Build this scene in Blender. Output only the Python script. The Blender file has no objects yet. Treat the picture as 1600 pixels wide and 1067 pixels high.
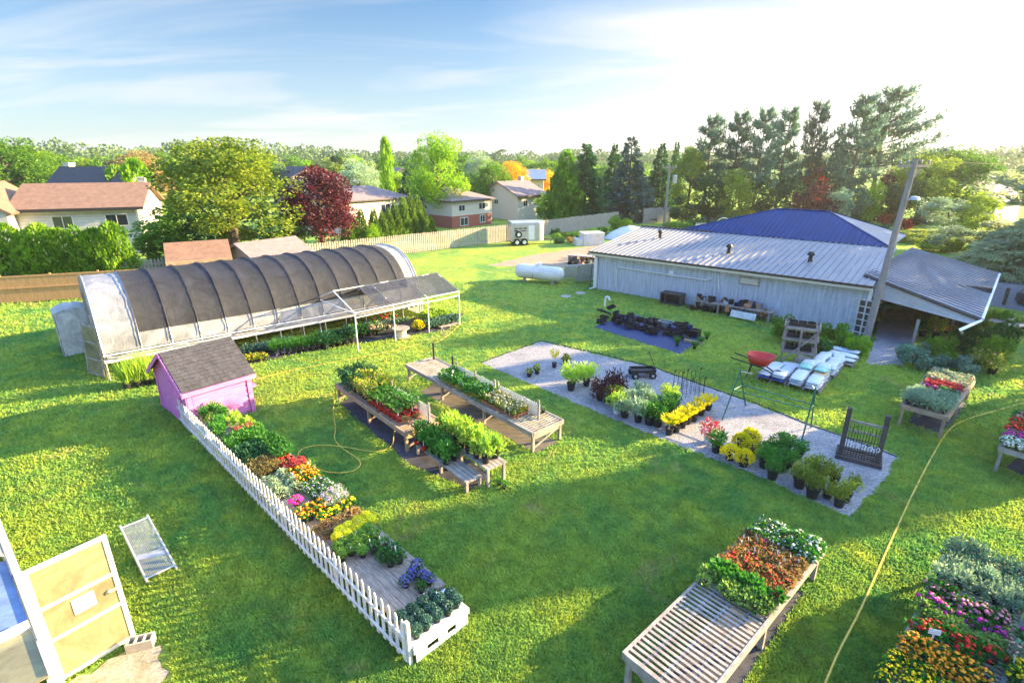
import bpy, math, random
import numpy as np
from mathutils import Vector, Matrix
R = math.radians
random.seed(7)
C = bpy.context.scene.collection
scn = bpy.context.scene

# ---------------------------------------------------------------- camera
CAM_H, FPX, PITCH = 8.0, 830.0, math.atan(283 / 830)
cam = bpy.data.cameras.new('camera'); cam.sensor_width = 36; cam.lens = FPX / 1600 * 36
cam.clip_start = 0.1; cam.clip_end = 6000
camo = bpy.data.objects.new('camera', cam); C.objects.link(camo)
camo.location = (0, 0, CAM_H); camo.rotation_euler = (R(90) - PITCH, 0, 0)
scn.camera = camo

# ---------------------------------------------------------------- light
SUN_AZ, SUN_EL = 17.0, 15.5            # azimuth counted from +X towards +Y
world = bpy.data.worlds.new('World'); scn.world = world; world.use_nodes = True
nt = world.node_tree; nt.nodes.clear()
out = nt.nodes.new('ShaderNodeOutputWorld'); bg = nt.nodes.new('ShaderNodeBackground')
sky = nt.nodes.new('ShaderNodeTexSky'); sky.sky_type = 'NISHITA'; sky.sun_disc = False
sky.sun_elevation = R(SUN_EL); sky.sun_rotation = R(90 - SUN_AZ)
sky.air_density = 1.0; sky.dust_density = 0.6; sky.ozone_density = 2.0; sky.altitude = 250
tc = nt.nodes.new('ShaderNodeTexCoord'); sep = nt.nodes.new('ShaderNodeSeparateXYZ')
nt.links.new(tc.outputs['Generated'], sep.inputs[0])
def wm(op, a, b=None, clamp=False):
    n = nt.nodes.new('ShaderNodeMath'); n.operation = op; n.use_clamp = clamp
    for i, v in enumerate((a, b)):
        if v is None: continue
        if isinstance(v, (int, float)): n.inputs[i].default_value = v
        else: nt.links.new(v, n.inputs[i])
    return n.outputs[0]
zz = wm('ADD', wm('MAXIMUM', sep.outputs[2], 0.0), 0.12)
comb = nt.nodes.new('ShaderNodeCombineXYZ')
nt.links.new(wm('DIVIDE', sep.outputs[0], zz), comb.inputs[0]); nt.links.new(wm('DIVIDE', sep.outputs[1], zz), comb.inputs[1])
mp = nt.nodes.new('ShaderNodeMapping'); mp.inputs['Scale'].default_value = (0.55, 1.5, 1); mp.inputs['Rotation'].default_value = (0, 0, R(-14))
nt.links.new(comb.outputs[0], mp.inputs[0])
nz = nt.nodes.new('ShaderNodeTexNoise'); nz.inputs['Scale'].default_value = 0.75; nz.inputs['Detail'].default_value = 9; nz.inputs['Roughness'].default_value = 0.55; nz.inputs['Distortion'].default_value = 0.7
nt.links.new(mp.outputs[0], nz.inputs['Vector'])
cr = nt.nodes.new('ShaderNodeValToRGB'); cr.color_ramp.elements[0].position = 0.46; cr.color_ramp.elements[0].color = (0, 0, 0, 1)
cr.color_ramp.elements[1].position = 0.72; cr.color_ramp.elements[1].color = (.8, .8, .8, 1)
nt.links.new(nz.outputs[0], cr.inputs[0])
# thin high veil of cloud, thicker low down and towards the sun
veil = wm('ADD', wm('MULTIPLY', wm('SUBTRACT', 1.0, wm('MULTIPLY', sep.outputs[2], 4.0), True), 0.45), wm('MULTIPLY', wm('MAXIMUM', wm('ADD', sep.outputs[0], 0.05), 0.0), 1.25), True)
cl = wm('ADD', wm('MULTIPLY', cr.outputs[0], 0.75), veil, True)
mixc = nt.nodes.new('ShaderNodeMix'); mixc.data_type = 'RGBA'
sk = nt.nodes.new('ShaderNodeMix'); sk.data_type = 'RGBA'; sk.blend_type = 'MULTIPLY'; sk.inputs[0].default_value = 1
nt.links.new(sky.outputs[0], sk.inputs[6]); sk.inputs[7].default_value = (.42, .60, .74, 1)
nt.links.new(cl, mixc.inputs[0]); nt.links.new(sk.outputs[2], mixc.inputs[6]); mixc.inputs[7].default_value = (3.7, 3.65, 3.6, 1)
# added boost: the unseen upper sky made brighter and bluish to fill the shade
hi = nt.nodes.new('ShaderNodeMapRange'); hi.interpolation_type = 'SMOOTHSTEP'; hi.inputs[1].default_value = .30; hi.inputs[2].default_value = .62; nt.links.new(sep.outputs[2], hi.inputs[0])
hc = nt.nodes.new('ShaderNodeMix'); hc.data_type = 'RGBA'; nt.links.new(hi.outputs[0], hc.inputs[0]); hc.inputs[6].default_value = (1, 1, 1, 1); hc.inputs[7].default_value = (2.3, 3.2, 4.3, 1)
hm = nt.nodes.new('ShaderNodeMix'); hm.data_type = 'RGBA'; hm.blend_type = 'MULTIPLY'; hm.inputs[0].default_value = 1
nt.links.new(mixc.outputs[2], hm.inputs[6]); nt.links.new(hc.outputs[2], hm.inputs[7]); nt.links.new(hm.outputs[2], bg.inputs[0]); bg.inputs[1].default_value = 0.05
nt.links.new(bg.outputs[0], out.inputs[0])
sl = bpy.data.lights.new('sun', 'SUN'); sl.energy = 5.0; sl.angle = R(0.5); sl.color = (1.0, 0.74, 0.36)
so = bpy.data.objects.new('sun', sl); C.objects.link(so)
sdir = Vector((math.cos(R(SUN_AZ)) * math.cos(R(SUN_EL)), math.sin(R(SUN_AZ)) * math.cos(R(SUN_EL)), math.sin(R(SUN_EL))))
so.rotation_euler = sdir.to_track_quat('Z', 'Y').to_euler(); so.location = (40, 10, 30)
scn.view_settings.view_transform = 'Standard'; scn.view_settings.look = 'None'
scn.view_settings.exposure = 2.55; scn.view_settings.gamma = 1
scn.cycles.max_bounces = 6; scn.cycles.diffuse_bounces = 3; scn.cycles.transparent_max_bounces = 12; scn.cycles.transmission_bounces = 4
scn.cycles.glossy_bounces = 2; scn.cycles.caustics_reflective = False; scn.cycles.caustics_refractive = False
scn.cycles.use_denoising = True

# ---------------------------------------------------------------- helpers
_cp, _sp = math.cos(PITCH), math.sin(PITCH)
def at(px, py, z=0.0):                    # the point of height z seen at a pixel of the photograph
    v = (533 - py) / FPX; dy = _cp + v * _sp; dz = -_sp + v * _cp; t = (z - CAM_H) / dz
    return Vector(((px - 800) / FPX * t, dy * t, z))

def link(o, parent=None):
    C.objects.link(o)
    if parent is not None: o.parent = parent
    return o
def tag(o, label=None, cat=None, group=None, kind=None):
    if label: o['label'] = label
    if cat: o['category'] = cat
    if group: o['group'] = group
    if kind: o['kind'] = kind
    return o
def thing(name, label, cat, loc=(0, 0, 0), rz=0.0, group=None):
    o = bpy.data.objects.new(name, None); o.empty_display_size = .2; o.location = loc; o.rotation_euler = (0, 0, rz)
    return tag(link(o), label, cat, group)

class MB:
    def __init__(s): s.v = []; s.f = []
    def add(s, vs, fs):
        n = len(s.v); s.v += [tuple(p) for p in vs]; s.f += [tuple(i + n for i in f) for f in fs]; return s
    def box(s, x0, x1, y0, y1, z0, z1):
        return s.add([(x0,y0,z0),(x1,y0,z0),(x1,y1,z0),(x0,y1,z0),(x0,y0,z1),(x1,y0,z1),(x1,y1,z1),(x0,y1,z1)],
                     [(0,3,2,1),(4,5,6,7),(0,1,5,4),(1,2,6,5),(2,3,7,6),(3,0,4,7)])
    def cbox(s, c, sx, sy, sz, rz=0, rx=0, ry=0):
        M = Matrix.Translation(c) @ Matrix.Rotation(rz, 4, 'Z') @ Matrix.Rotation(ry, 4, 'Y') @ Matrix.Rotation(rx, 4, 'X')
        b = MB().box(-sx/2, sx/2, -sy/2, sy/2, -sz/2, sz/2)
        return s.add([M @ Vector(p) for p in b.v], b.f)
    def bar(s, p, q, w, h=None):
        p, q = Vector(p), Vector(q); h = h or w; d = (q - p)
        if d.length < 1e-6: return s
        d.normalize(); up = Vector((0, 0, 1)) if abs(d.z) < .95 else Vector((1, 0, 0))
        a = d.cross(up).normalized() * w / 2; b = a.cross(d).normalized() * h / 2
        vs = [p - a - b, p + a - b, p + a + b, p - a + b, q - a - b, q + a - b, q + a + b, q - a + b]
        return s.add(vs, [(0,1,2,3),(7,6,5,4),(0,4,5,1),(1,5,6,2),(2,6,7,3),(3,7,4,0)])
    def tube(s, pts, r, seg=6, caps=True):
        pts = [Vector(p) for p in pts]; n = len(pts); rr = r if isinstance(r, (list, tuple)) else [r] * n
        vs = []; fs = []; prev = None
        for i, p in enumerate(pts):
            d = (pts[min(i+1, n-1)] - pts[max(i-1, 0)])
            d = d.normalized() if d.length > 1e-9 else Vector((0, 0, 1))
            if prev is None:
                up = Vector((0, 0, 1)) if abs(d.z) < .9 else Vector((1, 0, 0)); a = d.cross(up).normalized()
            else:
                a = prev - d * prev.dot(d); a = a.normalized() if a.length > 1e-6 else d.orthogonal().normalized()
            prev = a; b = d.cross(a)
            for k in range(seg):
                t = 2 * math.pi * k / seg; vs.append(p + (a * math.cos(t) + b * math.sin(t)) * rr[i])
        for i in range(n - 1):
            for k in range(seg):
                k2 = (k + 1) % seg; fs.append((i*seg+k, i*seg+k2, (i+1)*seg+k2, (i+1)*seg+k))
        if caps: fs.append(tuple(range(seg))[::-1]); fs.append(tuple((n-1)*seg+k for k in range(seg)))
        return s.add(vs, fs)
    def lathe(s, prof, seg=12, c=(0, 0, 0)):
        vs = []; fs = []
        for r, z in prof:
            for k in range(seg):
                t = 2*math.pi*k/seg; vs.append((c[0]+r*math.cos(t), c[1]+r*math.sin(t), c[2]+z))
        for i in range(len(prof)-1):
            for k in range(seg):
                k2 = (k+1) % seg; fs.append((i*seg+k, i*seg+k2, (i+1)*seg+k2, (i+1)*seg+k))
        fs.append(tuple(range(seg))[::-1]); fs.append(tuple((len(prof)-1)*seg+k for k in range(seg)))
        return s.add(vs, fs)
    def slab(s, pts, t):                     # polygon with thickness t below it
        pts = [Vector(p) for p in pts]; n = len(pts)
        nm = (pts[1]-pts[0]).cross(pts[2]-pts[0]).normalized()
        if nm.z < 0: pts = pts[::-1]; nm = -nm
        lo = [p - nm * t for p in pts]
        fs = [tuple(range(n)), tuple(range(2*n-1, n-1, -1))] + [(i, n+i, n+(i+1) % n, (i+1) % n) for i in range(n)]
        return s.add(pts + lo, fs)
    def prism(s, poly, axis_from, axis_to):  # 2-D polygon (u,z) swept along y from..to
        n = len(poly); vs = [(u, axis_from, z) for u, z in poly] + [(u, axis_to, z) for u, z in poly]
        return s.add(vs, [tuple(range(n)), tuple(range(2*n-1, n-1, -1))] + [(i, n+i, n+(i+1) % n, (i+1) % n) for i in range(n)])
    def mesh(s, name, m, smooth=False):
        me = bpy.data.meshes.new(name); me.from_pydata(s.v, [], s.f); me.materials.append(m)
        import bmesh as bmm
        b = bmm.new(); b.from_mesh(me); bmm.ops.recalc_face_normals(b, faces=b.faces); b.to_mesh(me); b.free()
        if smooth: me.polygons.foreach_set('use_smooth', [True]*len(me.polygons))
        me.update(); return me
    def build(s, name, m, parent=None, smooth=False):
        return link(bpy.data.objects.new(name, s.mesh(name, m, smooth)), parent)

def np_mesh(name, V, F, m):
    V = np.ascontiguousarray(V, dtype=np.float32); F = np.ascontiguousarray(F, dtype=np.int32); k = F.shape[1]
    me = bpy.data.meshes.new(name); me.vertices.add(len(V)); me.vertices.foreach_set('co', V.ravel())
    me.loops.add(F.size); me.loops.foreach_set('vertex_index', F.ravel())
    me.polygons.add(len(F)); me.polygons.foreach_set('loop_start', np.arange(0, F.size, k, dtype=np.int32))
    me.polygons.foreach_set('loop_total', np.full(len(F), k, dtype=np.int32))
    me.materials.append(m); me.update(calc_edges=True); me.validate(); return me

# ---------------------------------------------------------------- materials
_m = {}
def nd(t, ty, **kw):
    n = t.nodes.new(ty)
    for k, v in kw.items(): setattr(n, k, v)
    return n
def mixrgb(t, fac, a, b, mode='MIX'):
    n = t.nodes.new('ShaderNodeMix'); n.data_type = 'RGBA'; n.blend_type = mode
    for i, v in ((0, fac), (6, a), (7, b)):
        if hasattr(v, 'links') or hasattr(v, 'is_linked'): t.links.new(v, n.inputs[i])
        elif i == 0: n.inputs[0].default_value = v
        else: n.inputs[i].default_value = (*v[:3], 1)
    return n.outputs[2]
def noise(t, vec, scale, detail=4, rough=.55, dist=0):
    n = nd(t, 'ShaderNodeTexNoise'); n.inputs['Scale'].default_value = scale; n.inputs['Detail'].default_value = detail
    n.inputs['Roughness'].default_value = rough; n.inputs['Distortion'].default_value = dist
    t.links.new(vec, n.inputs['Vector']); return n.outputs[0]
def ramp(t, v, a, b):
    n = nd(t, 'ShaderNodeMapRange'); n.inputs[1].default_value = a; n.inputs[2].default_value = b; t.links.new(v, n.inputs[0]); return n.outputs[0]
def base(name):
    m = bpy.data.materials.new(name); m.use_nodes = True; t = m.node_tree
    return m, t, t.nodes['Principled BSDF'], nd(t, 'ShaderNodeTexCoord')
def bump(t, p, h, strength, dist=.02):
    b = nd(t, 'ShaderNodeBump'); b.inputs['Strength'].default_value = strength; b.inputs['Distance'].default_value = dist
    t.links.new(h, b.inputs['Height']); t.links.new(b.outputs[0], p.inputs['Normal'])
def mat(name, col, rough=.7, metal=0, var=.25, scale=6, stretch=(1, 1, 1), col2=None, bmp=.2, spec=.4, fine=None):
    if name in _m: return _m[name]
    m, t, p, tcn = base(name)
    mp_ = nd(t, 'ShaderNodeMapping'); mp_.inputs['Scale'].default_value = stretch; t.links.new(tcn.outputs['Object'], mp_.inputs[0])
    n1 = noise(t, mp_.outputs[0], scale, 6, .6, .3); n2 = noise(t, mp_.outputs[0], scale * 7, 3)
    c2 = col2 or tuple(c * (1 - var) for c in col)
    c = mixrgb(t, ramp(t, n1, .32, .68), c2, col)
    c = mixrgb(t, ramp(t, n2, .3, .7), tuple([1 - var * .7] * 3), (1, 1, 1), 'MIX') if False else c
    g = nd(t, 'ShaderNodeMix'); g.data_type = 'RGBA'; g.blend_type = 'MULTIPLY'; g.inputs[0].default_value = 1
    t.links.new(c, g.inputs[6]); t.links.new(mixrgb(t, ramp(t, n2, .3, .7), (1 - var * .6,) * 3, (1 + var * .3,) * 3), g.inputs[7])
    t.links.new(g.outputs[2], p.inputs['Base Color'])
    p.inputs['Roughness'].default_value = rough; p.inputs['Metallic'].default_value = metal; p.inputs['Specular IOR Level'].default_value = spec
    if bmp: bump(t, p, n2, bmp, .01)
    _m[name] = m; return m
def leafmat(name, c1, c2, trans=.35, scale=.6, c3=None, w=None):
    if name in _m: return _m[name]
    m, t, p, tcn = base(name)
    geo = nd(t, 'ShaderNodeNewGeometry'); oi = nd(t, 'ShaderNodeObjectInfo')
    c = mixrgb(t, geo.outputs['Random Per Island'], c1, c2)
    nn = noise(t, geo.outputs['Position'], scale, 3)
    g = nd(t, 'ShaderNodeMix'); g.data_type = 'RGBA'; g.blend_type = 'MULTIPLY'; g.inputs[0].default_value = 1
    t.links.new(c, g.inputs[6]); t.links.new(mixrgb(t, ramp(t, nn, .3, .7), (.50, .62, .60), (1.35, 1.25, 1.05)), g.inputs[7])
    h = nd(t, 'ShaderNodeHueSaturation'); t.links.new(g.outputs[2], h.inputs['Color'])
    t.links.new(ramp(t, oi.outputs['Random'], -9, 11), h.inputs['Value']); h.inputs['Value'].default_value = 1
    mr = nd(t, 'ShaderNodeMapRange'); mr.inputs[3].default_value = .82; mr.inputs[4].default_value = 1.18
    t.links.new(oi.outputs['Random'], mr.inputs[0]); t.links.new(mr.outputs[0], h.inputs['Value'])
    t.links.new(h.outputs[0], p.inputs['Base Color']); p.inputs['Roughness'].default_value = .55; p.inputs['Specular IOR Level'].default_value = .25
    tr = nd(t, 'ShaderNodeBsdfTranslucent'); ms = nd(t, 'ShaderNodeMixShader'); ms.inputs[0].default_value = trans
    hb = nd(t, 'ShaderNodeHueSaturation'); hb.inputs['Value'].default_value = 1.35; hb.inputs['Saturation'].default_value = 1.1; t.links.new(h.outputs[0], hb.inputs['Color'])
    t.links.new(hb.outputs[0], tr.inputs[0]); t.links.new(p.outputs[0], ms.inputs[1]); t.links.new(tr.outputs[0], ms.inputs[2])
    t.links.new(ms.outputs[0], t.nodes['Material Output'].inputs[0])
    _m[name] = m; return m

# ground
def grass_colour(t, v, hi=1.0):
    big = noise(t, v, .14, 3, .6, .8); mid = noise(t, v, .75, 5, .7, .5); st_ = nd(t, 'ShaderNodeMapping'); st_.inputs['Scale'].default_value = (.22, 1.3, 1); st_.inputs['Rotation'].default_value = (0, 0, .75); t.links.new(v, st_.inputs[0])
    wear = noise(t, st_.outputs[0], .5, 6, .75, .8); dry = noise(t, v, .38, 6, .72, 1.4); mow = noise(t, v, 2.6, 3, .6)
    c = mixrgb(t, ramp(t, big, .38, .62), (.10*hi, .25*hi, .065*hi), (.25*hi, .36*hi, .065*hi))
    c = mixrgb(t, ramp(t, mid, .42, .68), c, (.31*hi, .37*hi, .055*hi)); c = mixrgb(t, ramp(t, dry, .57, .76), c, (.33*hi, .28*hi, .14*hi)); c = mixrgb(t, ramp(t, wear, .60, .82), c, (.34*hi, .33*hi, .12*hi))
    g = nd(t, 'ShaderNodeMix'); g.data_type = 'RGBA'; g.blend_type = 'MULTIPLY'; g.inputs[0].default_value = 1
    t.links.new(c, g.inputs[6]); t.links.new(mixrgb(t, ramp(t, mow, .3, .7), (.72, .76, .8), (1.2, 1.16, 1.1)), g.inputs[7]); return g.outputs[2]
def grass_mat():
    m, t, p, tcn = base('lawn'); geo = nd(t, 'ShaderNodeNewGeometry'); v = geo.outputs['Position']; fine = noise(t, v, 9, 5, .75); hair = noise(t, v, 60, 3, .8)
    g2 = nd(t, 'ShaderNodeMix'); g2.data_type = 'RGBA'; g2.blend_type = 'MULTIPLY'; g2.inputs[0].default_value = 1
    t.links.new(grass_colour(t, v, 1.28), g2.inputs[6]); t.links.new(mixrgb(t, ramp(t, fine, .3, .7), (.5, .6, .5), (1.3, 1.2, 1.2)), g2.inputs[7])
    t.links.new(g2.outputs[2], p.inputs['Base Color']); p.inputs['Roughness'].default_value = .9; p.inputs['Specular IOR Level'].default_value = .1
    ad = nd(t, 'ShaderNodeMath', operation='ADD'); t.links.new(fine, ad.inputs[0]); t.links.new(hair, ad.inputs[1])
    bump(t, p, ad.outputs[0], .9, .09); return m
def blade_mat():
    m, t, p, tcn = base('grass_blade'); geo = nd(t, 'ShaderNodeNewGeometry'); c = grass_colour(t, geo.outputs['Position'], 1.42)
    g = nd(t, 'ShaderNodeMix'); g.data_type = 'RGBA'; g.blend_type = 'MULTIPLY'; g.inputs[0].default_value = 1
    t.links.new(c, g.inputs[6]); t.links.new(mixrgb(t, geo.outputs['Random Per Island'], (.8, .86, .8), (1.15, 1.1, 1.05)), g.inputs[7])
    t.links.new(g.outputs[2], p.inputs['Base Color']); p.inputs['Roughness'].default_value = .6; p.inputs['Specular IOR Level'].default_value = .2
    tr = nd(t, 'ShaderNodeBsdfTranslucent'); ms = nd(t, 'ShaderNodeMixShader'); ms.inputs[0].default_value = .5; t.links.new(g.outputs[2], tr.inputs[0])
    t.links.new(p.outputs[0], ms.inputs[1]); t.links.new(tr.outputs[0], ms.inputs[2]); t.links.new(ms.outputs[0], t.nodes['Material Output'].inputs[0]); return m
def gravel_mat(name, a, b, sc=28):
    m, t, p, tcn = base(name); v = tcn.outputs['Object']
    vo = nd(t, 'ShaderNodeTexVoronoi'); vo.inputs['Scale'].default_value = sc; t.links.new(v, vo.inputs['Vector'])
    sepc = nd(t, 'ShaderNodeSeparateColor'); t.links.new(vo.outputs['Color'], sepc.inputs[0])
    c = mixrgb(t, sepc.outputs[0], a, b); n1 = noise(t, v, .8, 5, .65)
    c = mixrgb(t, ramp(t, n1, .5, .85), c, tuple(x * .62 for x in a))
    t.links.new(c, p.inputs['Base Color']); p.inputs['Roughness'].default_value = .9; p.inputs['Specular IOR Level'].default_value = .2
    bump(t, p, vo.outputs['Distance'], .8, -.04); return m
M = dict(
 lawn=grass_mat(), gravel=gravel_mat('gravel', (.20, .195, .205), (.42, .40, .42)), dirt=gravel_mat('dirt_drive', (.30, .22, .14), (.42, .33, .23), 14),
 path=gravel_mat('path_gravel', (.22, .21, .23), (.36, .34, .36), 20),
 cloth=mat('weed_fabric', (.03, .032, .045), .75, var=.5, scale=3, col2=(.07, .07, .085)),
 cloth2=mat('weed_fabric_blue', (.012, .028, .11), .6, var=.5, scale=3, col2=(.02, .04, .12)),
 wood=mat('weathered_wood', (.40, .36, .33), .85, scale=4, stretch=(1, 1, 1), col2=(.22, .19, .17), bmp=.5),
 woodw=mat('warm_wood', (.46, .33, .22), .8, scale=4, col2=(.30, .2, .13), bmp=.5),
 woodd=mat('dark_wood', (.10, .085, .08), .85, scale=5, col2=(.05, .045, .045), bmp=.5),
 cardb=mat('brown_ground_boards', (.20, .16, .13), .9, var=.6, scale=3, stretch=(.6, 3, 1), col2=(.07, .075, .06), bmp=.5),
 deck=mat('deck_planks', (.36, .30, .26), .85, scale=5, stretch=(1, 6, 1), col2=(.17, .14, .12), bmp=.5),
 cedarf=mat('cedar_board', (.58, .33, .15), .8, scale=3, stretch=(6, 6, .6), col2=(.42, .23, .10), bmp=.4),
 greyf=mat('grey_board', (.45, .41, .37), .85, scale=3, stretch=(6, 6, .6), col2=(.26, .23, .21), bmp=.4),
 white=mat('white_paint', (.74, .73, .72), .6, var=.2, scale=5, col2=(.52, .50, .47)),
 whitem=mat('white_metal', (.80, .80, .80), .35, var=.08, scale=3),
 plastic=mat('plastic_sheet', (.60, .66, .74), .25, var=.2, scale=3, col2=(.45, .50, .60), spec=.6),
 pink=mat('pink_boards', (.70, .22, .50), .75, var=.25, scale=3, stretch=(1, 1, 5), col2=(.52, .14, .40), bmp=.4),
 shingle=mat('dark_shingle', (.085, .082, .095), .9, var=.45, scale=5, col2=(.045, .042, .05), bmp=.6),
 shingleb=mat('brown_shingle', (.29, .165, .11), .9, var=.5, scale=2.5, col2=(.19, .11, .075), bmp=.5),
 shinglem=mat('mauve_shingle', (.28, .21, .21), .9, var=.5, scale=2.5, col2=(.20, .15, .155), bmp=.5),
 shinglep=mat('purple_shingle', (.13, .12, .26), .8, var=.2, scale=2, col2=(.10, .09, .2)),
 steel=mat('roof_steel', (.26, .26, .29), .5, metal=.1, var=.25, scale=1.2, stretch=(1, .25, 1), col2=(.20, .20, .235), spec=.35),
 blueroof=mat('blue_roof_steel', (.002, .038, .17), .45, metal=.1, var=.3, scale=1.5, stretch=(1, .25, 1), col2=(.002, .026, .12), spec=.06),
 siding=mat('blue_grey_siding', (.63, .66, .73), .8, var=.4, scale=1.6, stretch=(7, 7, .5), col2=(.38, .41, .48), bmp=.3),
 sidingw=mat('cream_siding', (.62, .56, .48), .75, var=.1, scale=2, stretch=(1, 1, 10)),
 stucco=mat('white_stucco', (.62, .60, .58), .8, var=.2, scale=1.2),
 brick=mat('red_brick', (.38, .12, .08), .85, var=.4, scale=6, stretch=(1, 1, 4), col2=(.27, .09, .065)),
 trim=mat('dark_trim', (.05, .04, .04), .6), glass=mat('window_glass', (.03, .04, .05), .08, var=.2, scale=1, spec=.9, bmp=0),
 black=mat('black_plastic', (.018, .018, .022), .5, var=.3, spec=.5), blackp=mat('pot_black', (.022, .022, .026), .45, var=.2, bmp=0),
 greyp=mat('pot_grey', (.33, .33, .35), .6, bmp=0), redp=mat('pot_red', (.45, .03, .02), .45, bmp=0), terra=mat('pot_terracotta', (.45, .2, .11), .7, bmp=0), whitep=mat('pot_white', (.75, .77, .8), .5, bmp=0), yelp=mat('pot_yellow', (.6, .42, .05), .5, bmp=0),
 soil=mat('soil', (.06, .04, .03), .95, var=.5, scale=30), green_metal=mat('green_metal', (.02, .16, .11), .4, metal=.2, var=.3), iron=mat('black_iron', (.02, .02, .022), .5, metal=.3),
 galv=mat('galvanised', (.55, .56, .58), .4, metal=.6, var=.2, scale=2), tank=mat('tank_white', (.78, .78, .80), .35, var=.22, scale=1.3, stretch=(.5, 2, 2), col2=(.60, .58, .55)), rubber=mat('rubber', (.02, .02, .02), .8),
 hose=mat('yellow_hose', (.62, .44, .07), .5, var=.15), bark=mat('bark', (.13, .10, .075), .95, var=.5, scale=8, stretch=(3, 3, .5), bmp=.8), barkp=mat('pine_bark', (.22, .16, .12), .95, var=.4, scale=8, stretch=(3, 3, .5)),
 pole=mat('pole_wood', (.36, .32, .30), .85, var=.35, scale=5, stretch=(4, 4, .4), col2=(.22, .19, .18)), red=mat('red_paint', (.62, .04, .03), .4, var=.2),
 concrete=mat('concrete', (.42, .39, .36), .9, var=.25, scale=3), flag=mat('flagstone', (.44, .35, .30), .9, var=.5, scale=3, col2=(.22, .2, .12), bmp=.8), asphalt=mat('asphalt', (.16, .16, .18), .9, var=.3, scale=2),
 bag=mat('white_bag', (.68, .70, .74), .45, var=.2, scale=6, col2=(.50, .54, .60), bmp=.6), bagb=mat('blue_bag', (.05, .10, .34), .4, var=.3), bagg=mat('green_bag', (.12, .5, .38), .45, var=.4, col2=(.5, .6, .5)), bago=mat('sand_bag', (.6, .42, .25), .6), tag_=mat('white_tag', (.8, .8, .8), .5, bmp=0),
)
def sheer(name, col, see, trans=.3, rough=.5, wrinkle=0):
    m, t, p, tcn = base(name); p.inputs['Base Color'].default_value = (*col, 1); p.inputs['Roughness'].default_value = rough
    n1 = noise(t, tcn.outputs['Object'], 1.1, 6, .65, 1.5)
    c = mixrgb(t, ramp(t, n1, .35, .7), tuple(x * .65 for x in col), tuple(min(1, x * 1.3) for x in col)); t.links.new(c, p.inputs['Base Color'])
    if wrinkle:
        mp_ = nd(t, 'ShaderNodeMapping'); mp_.inputs['Scale'].default_value = (3, .8, 1); mp_.inputs['Rotation'].default_value = (0, 0, .5); t.links.new(tcn.outputs['Object'], mp_.inputs[0])
        bump(t, p, noise(t, mp_.outputs[0], 2.2, 4, .6, 2), wrinkle, .12)
    tl = nd(t, 'ShaderNodeBsdfTranslucent'); t.links.new(c, tl.inputs[0]); m1 = nd(t, 'ShaderNodeMixShader'); m1.inputs[0].default_value = trans
    t.links.new(p.outputs[0], m1.inputs[1]); t.links.new(tl.outputs[0], m1.inputs[2])
    tp = nd(t, 'ShaderNodeBsdfTransparent'); m2 = nd(t, 'ShaderNodeMixShader'); m2.inputs[0].default_value = see
    t.links.new(m1.outputs[0], m2.inputs[1]); t.links.new(tp.outputs[0], m2.inputs[2]); t.links.new(m2.outputs[0], t.nodes['Material Output'].inputs[0]); return m
M['shade'] = sheer('shade_cloth', (.028, .03, .042), .14, .2, .8, .25)
M['net'] = sheer('shade_net', (.07, .075, .10), .30, .2, .7, .4)
M['film'] = sheer('greenhouse_film', (.46, .47, .52), .16, .35, .35, .25)
M['porch'] = sheer('porch_plastic', (.80, .80, .82), .03, .45, .4, .6)
M['clear'] = sheer('yellowed_panel', (.46, .43, .27), .12, .5, .25, .1)
M['bluepanel'] = sheer('blue_panel', (.20, .30, .52), .1, .3, .3, .2)

def leafquads(P, D, L, Wd, rng, jit=.7):
    """rhombus leaves at points P, pointing along D (jittered), length L, width Wd."""
    n = len(P); d = D + rng.normal(0, jit, (n, 3)); d /= np.linalg.norm(d, axis=1, keepdims=True) + 1e-9
    r = rng.normal(0, 1, (n, 3)); w = np.cross(d, r); w /= np.linalg.norm(w, axis=1, keepdims=True) + 1e-9
    L = (L * rng.uniform(.7, 1.3, n))[:, None]; Wd = (Wd * rng.uniform(.7, 1.3, n))[:, None]
    V = np.stack([P, P + d * L * .45 + w * Wd * .5, P + d * L, P + d * L * .45 - w * Wd * .5], 1).reshape(-1, 3)
    return V, np.arange(4 * n).reshape(n, 4)
def sph(n, rng):
    v = rng.normal(0, 1, (n, 3)); return v / np.linalg.norm(v, axis=1, keepdims=True)
def join(parts):
    V = []; F = []; k = 0
    for v, f in parts: V.append(v); F.append(f + k); k += len(v)
    return np.concatenate(V), np.concatenate(F)

def crown_broad(name, m, seed, rx, rz, zc, n=7000, leaf=.26, lobes=46, lean=0, top=0.0, open_=.0):
    rng = np.random.default_rng(seed); parts = []
    cd = sph(lobes, rng); cd[:, 2] = rng.uniform(-.85, 1, lobes); cd[:, :2] *= (np.sqrt(np.clip(1-cd[:, 2]**2, .08, 1)) / np.linalg.norm(cd[:, :2], axis=1))[:, None]; per = n // lobes
    for i in range(lobes):
        rad = rng.uniform(.5, .86); c = cd[i] * rad * np.array([rx, rx, rz]); c[2] += zc
        if top: c[:2] *= 1 - top * max(0, (c[2] - zc) / rz)
        lr = rng.uniform(.17, .36) * min(rx, rz)
        u = sph(per, rng); u[:, 2] = u[:, 2] * .75 + .12; r = lr * rng.uniform(.72, 1.08, per)[:, None]
        P = c + u * r; parts.append(leafquads(P, u + np.array([0, 0, -.15]), leaf, leaf * .62, rng))
    return np_mesh(name, *join(parts), m)
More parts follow.
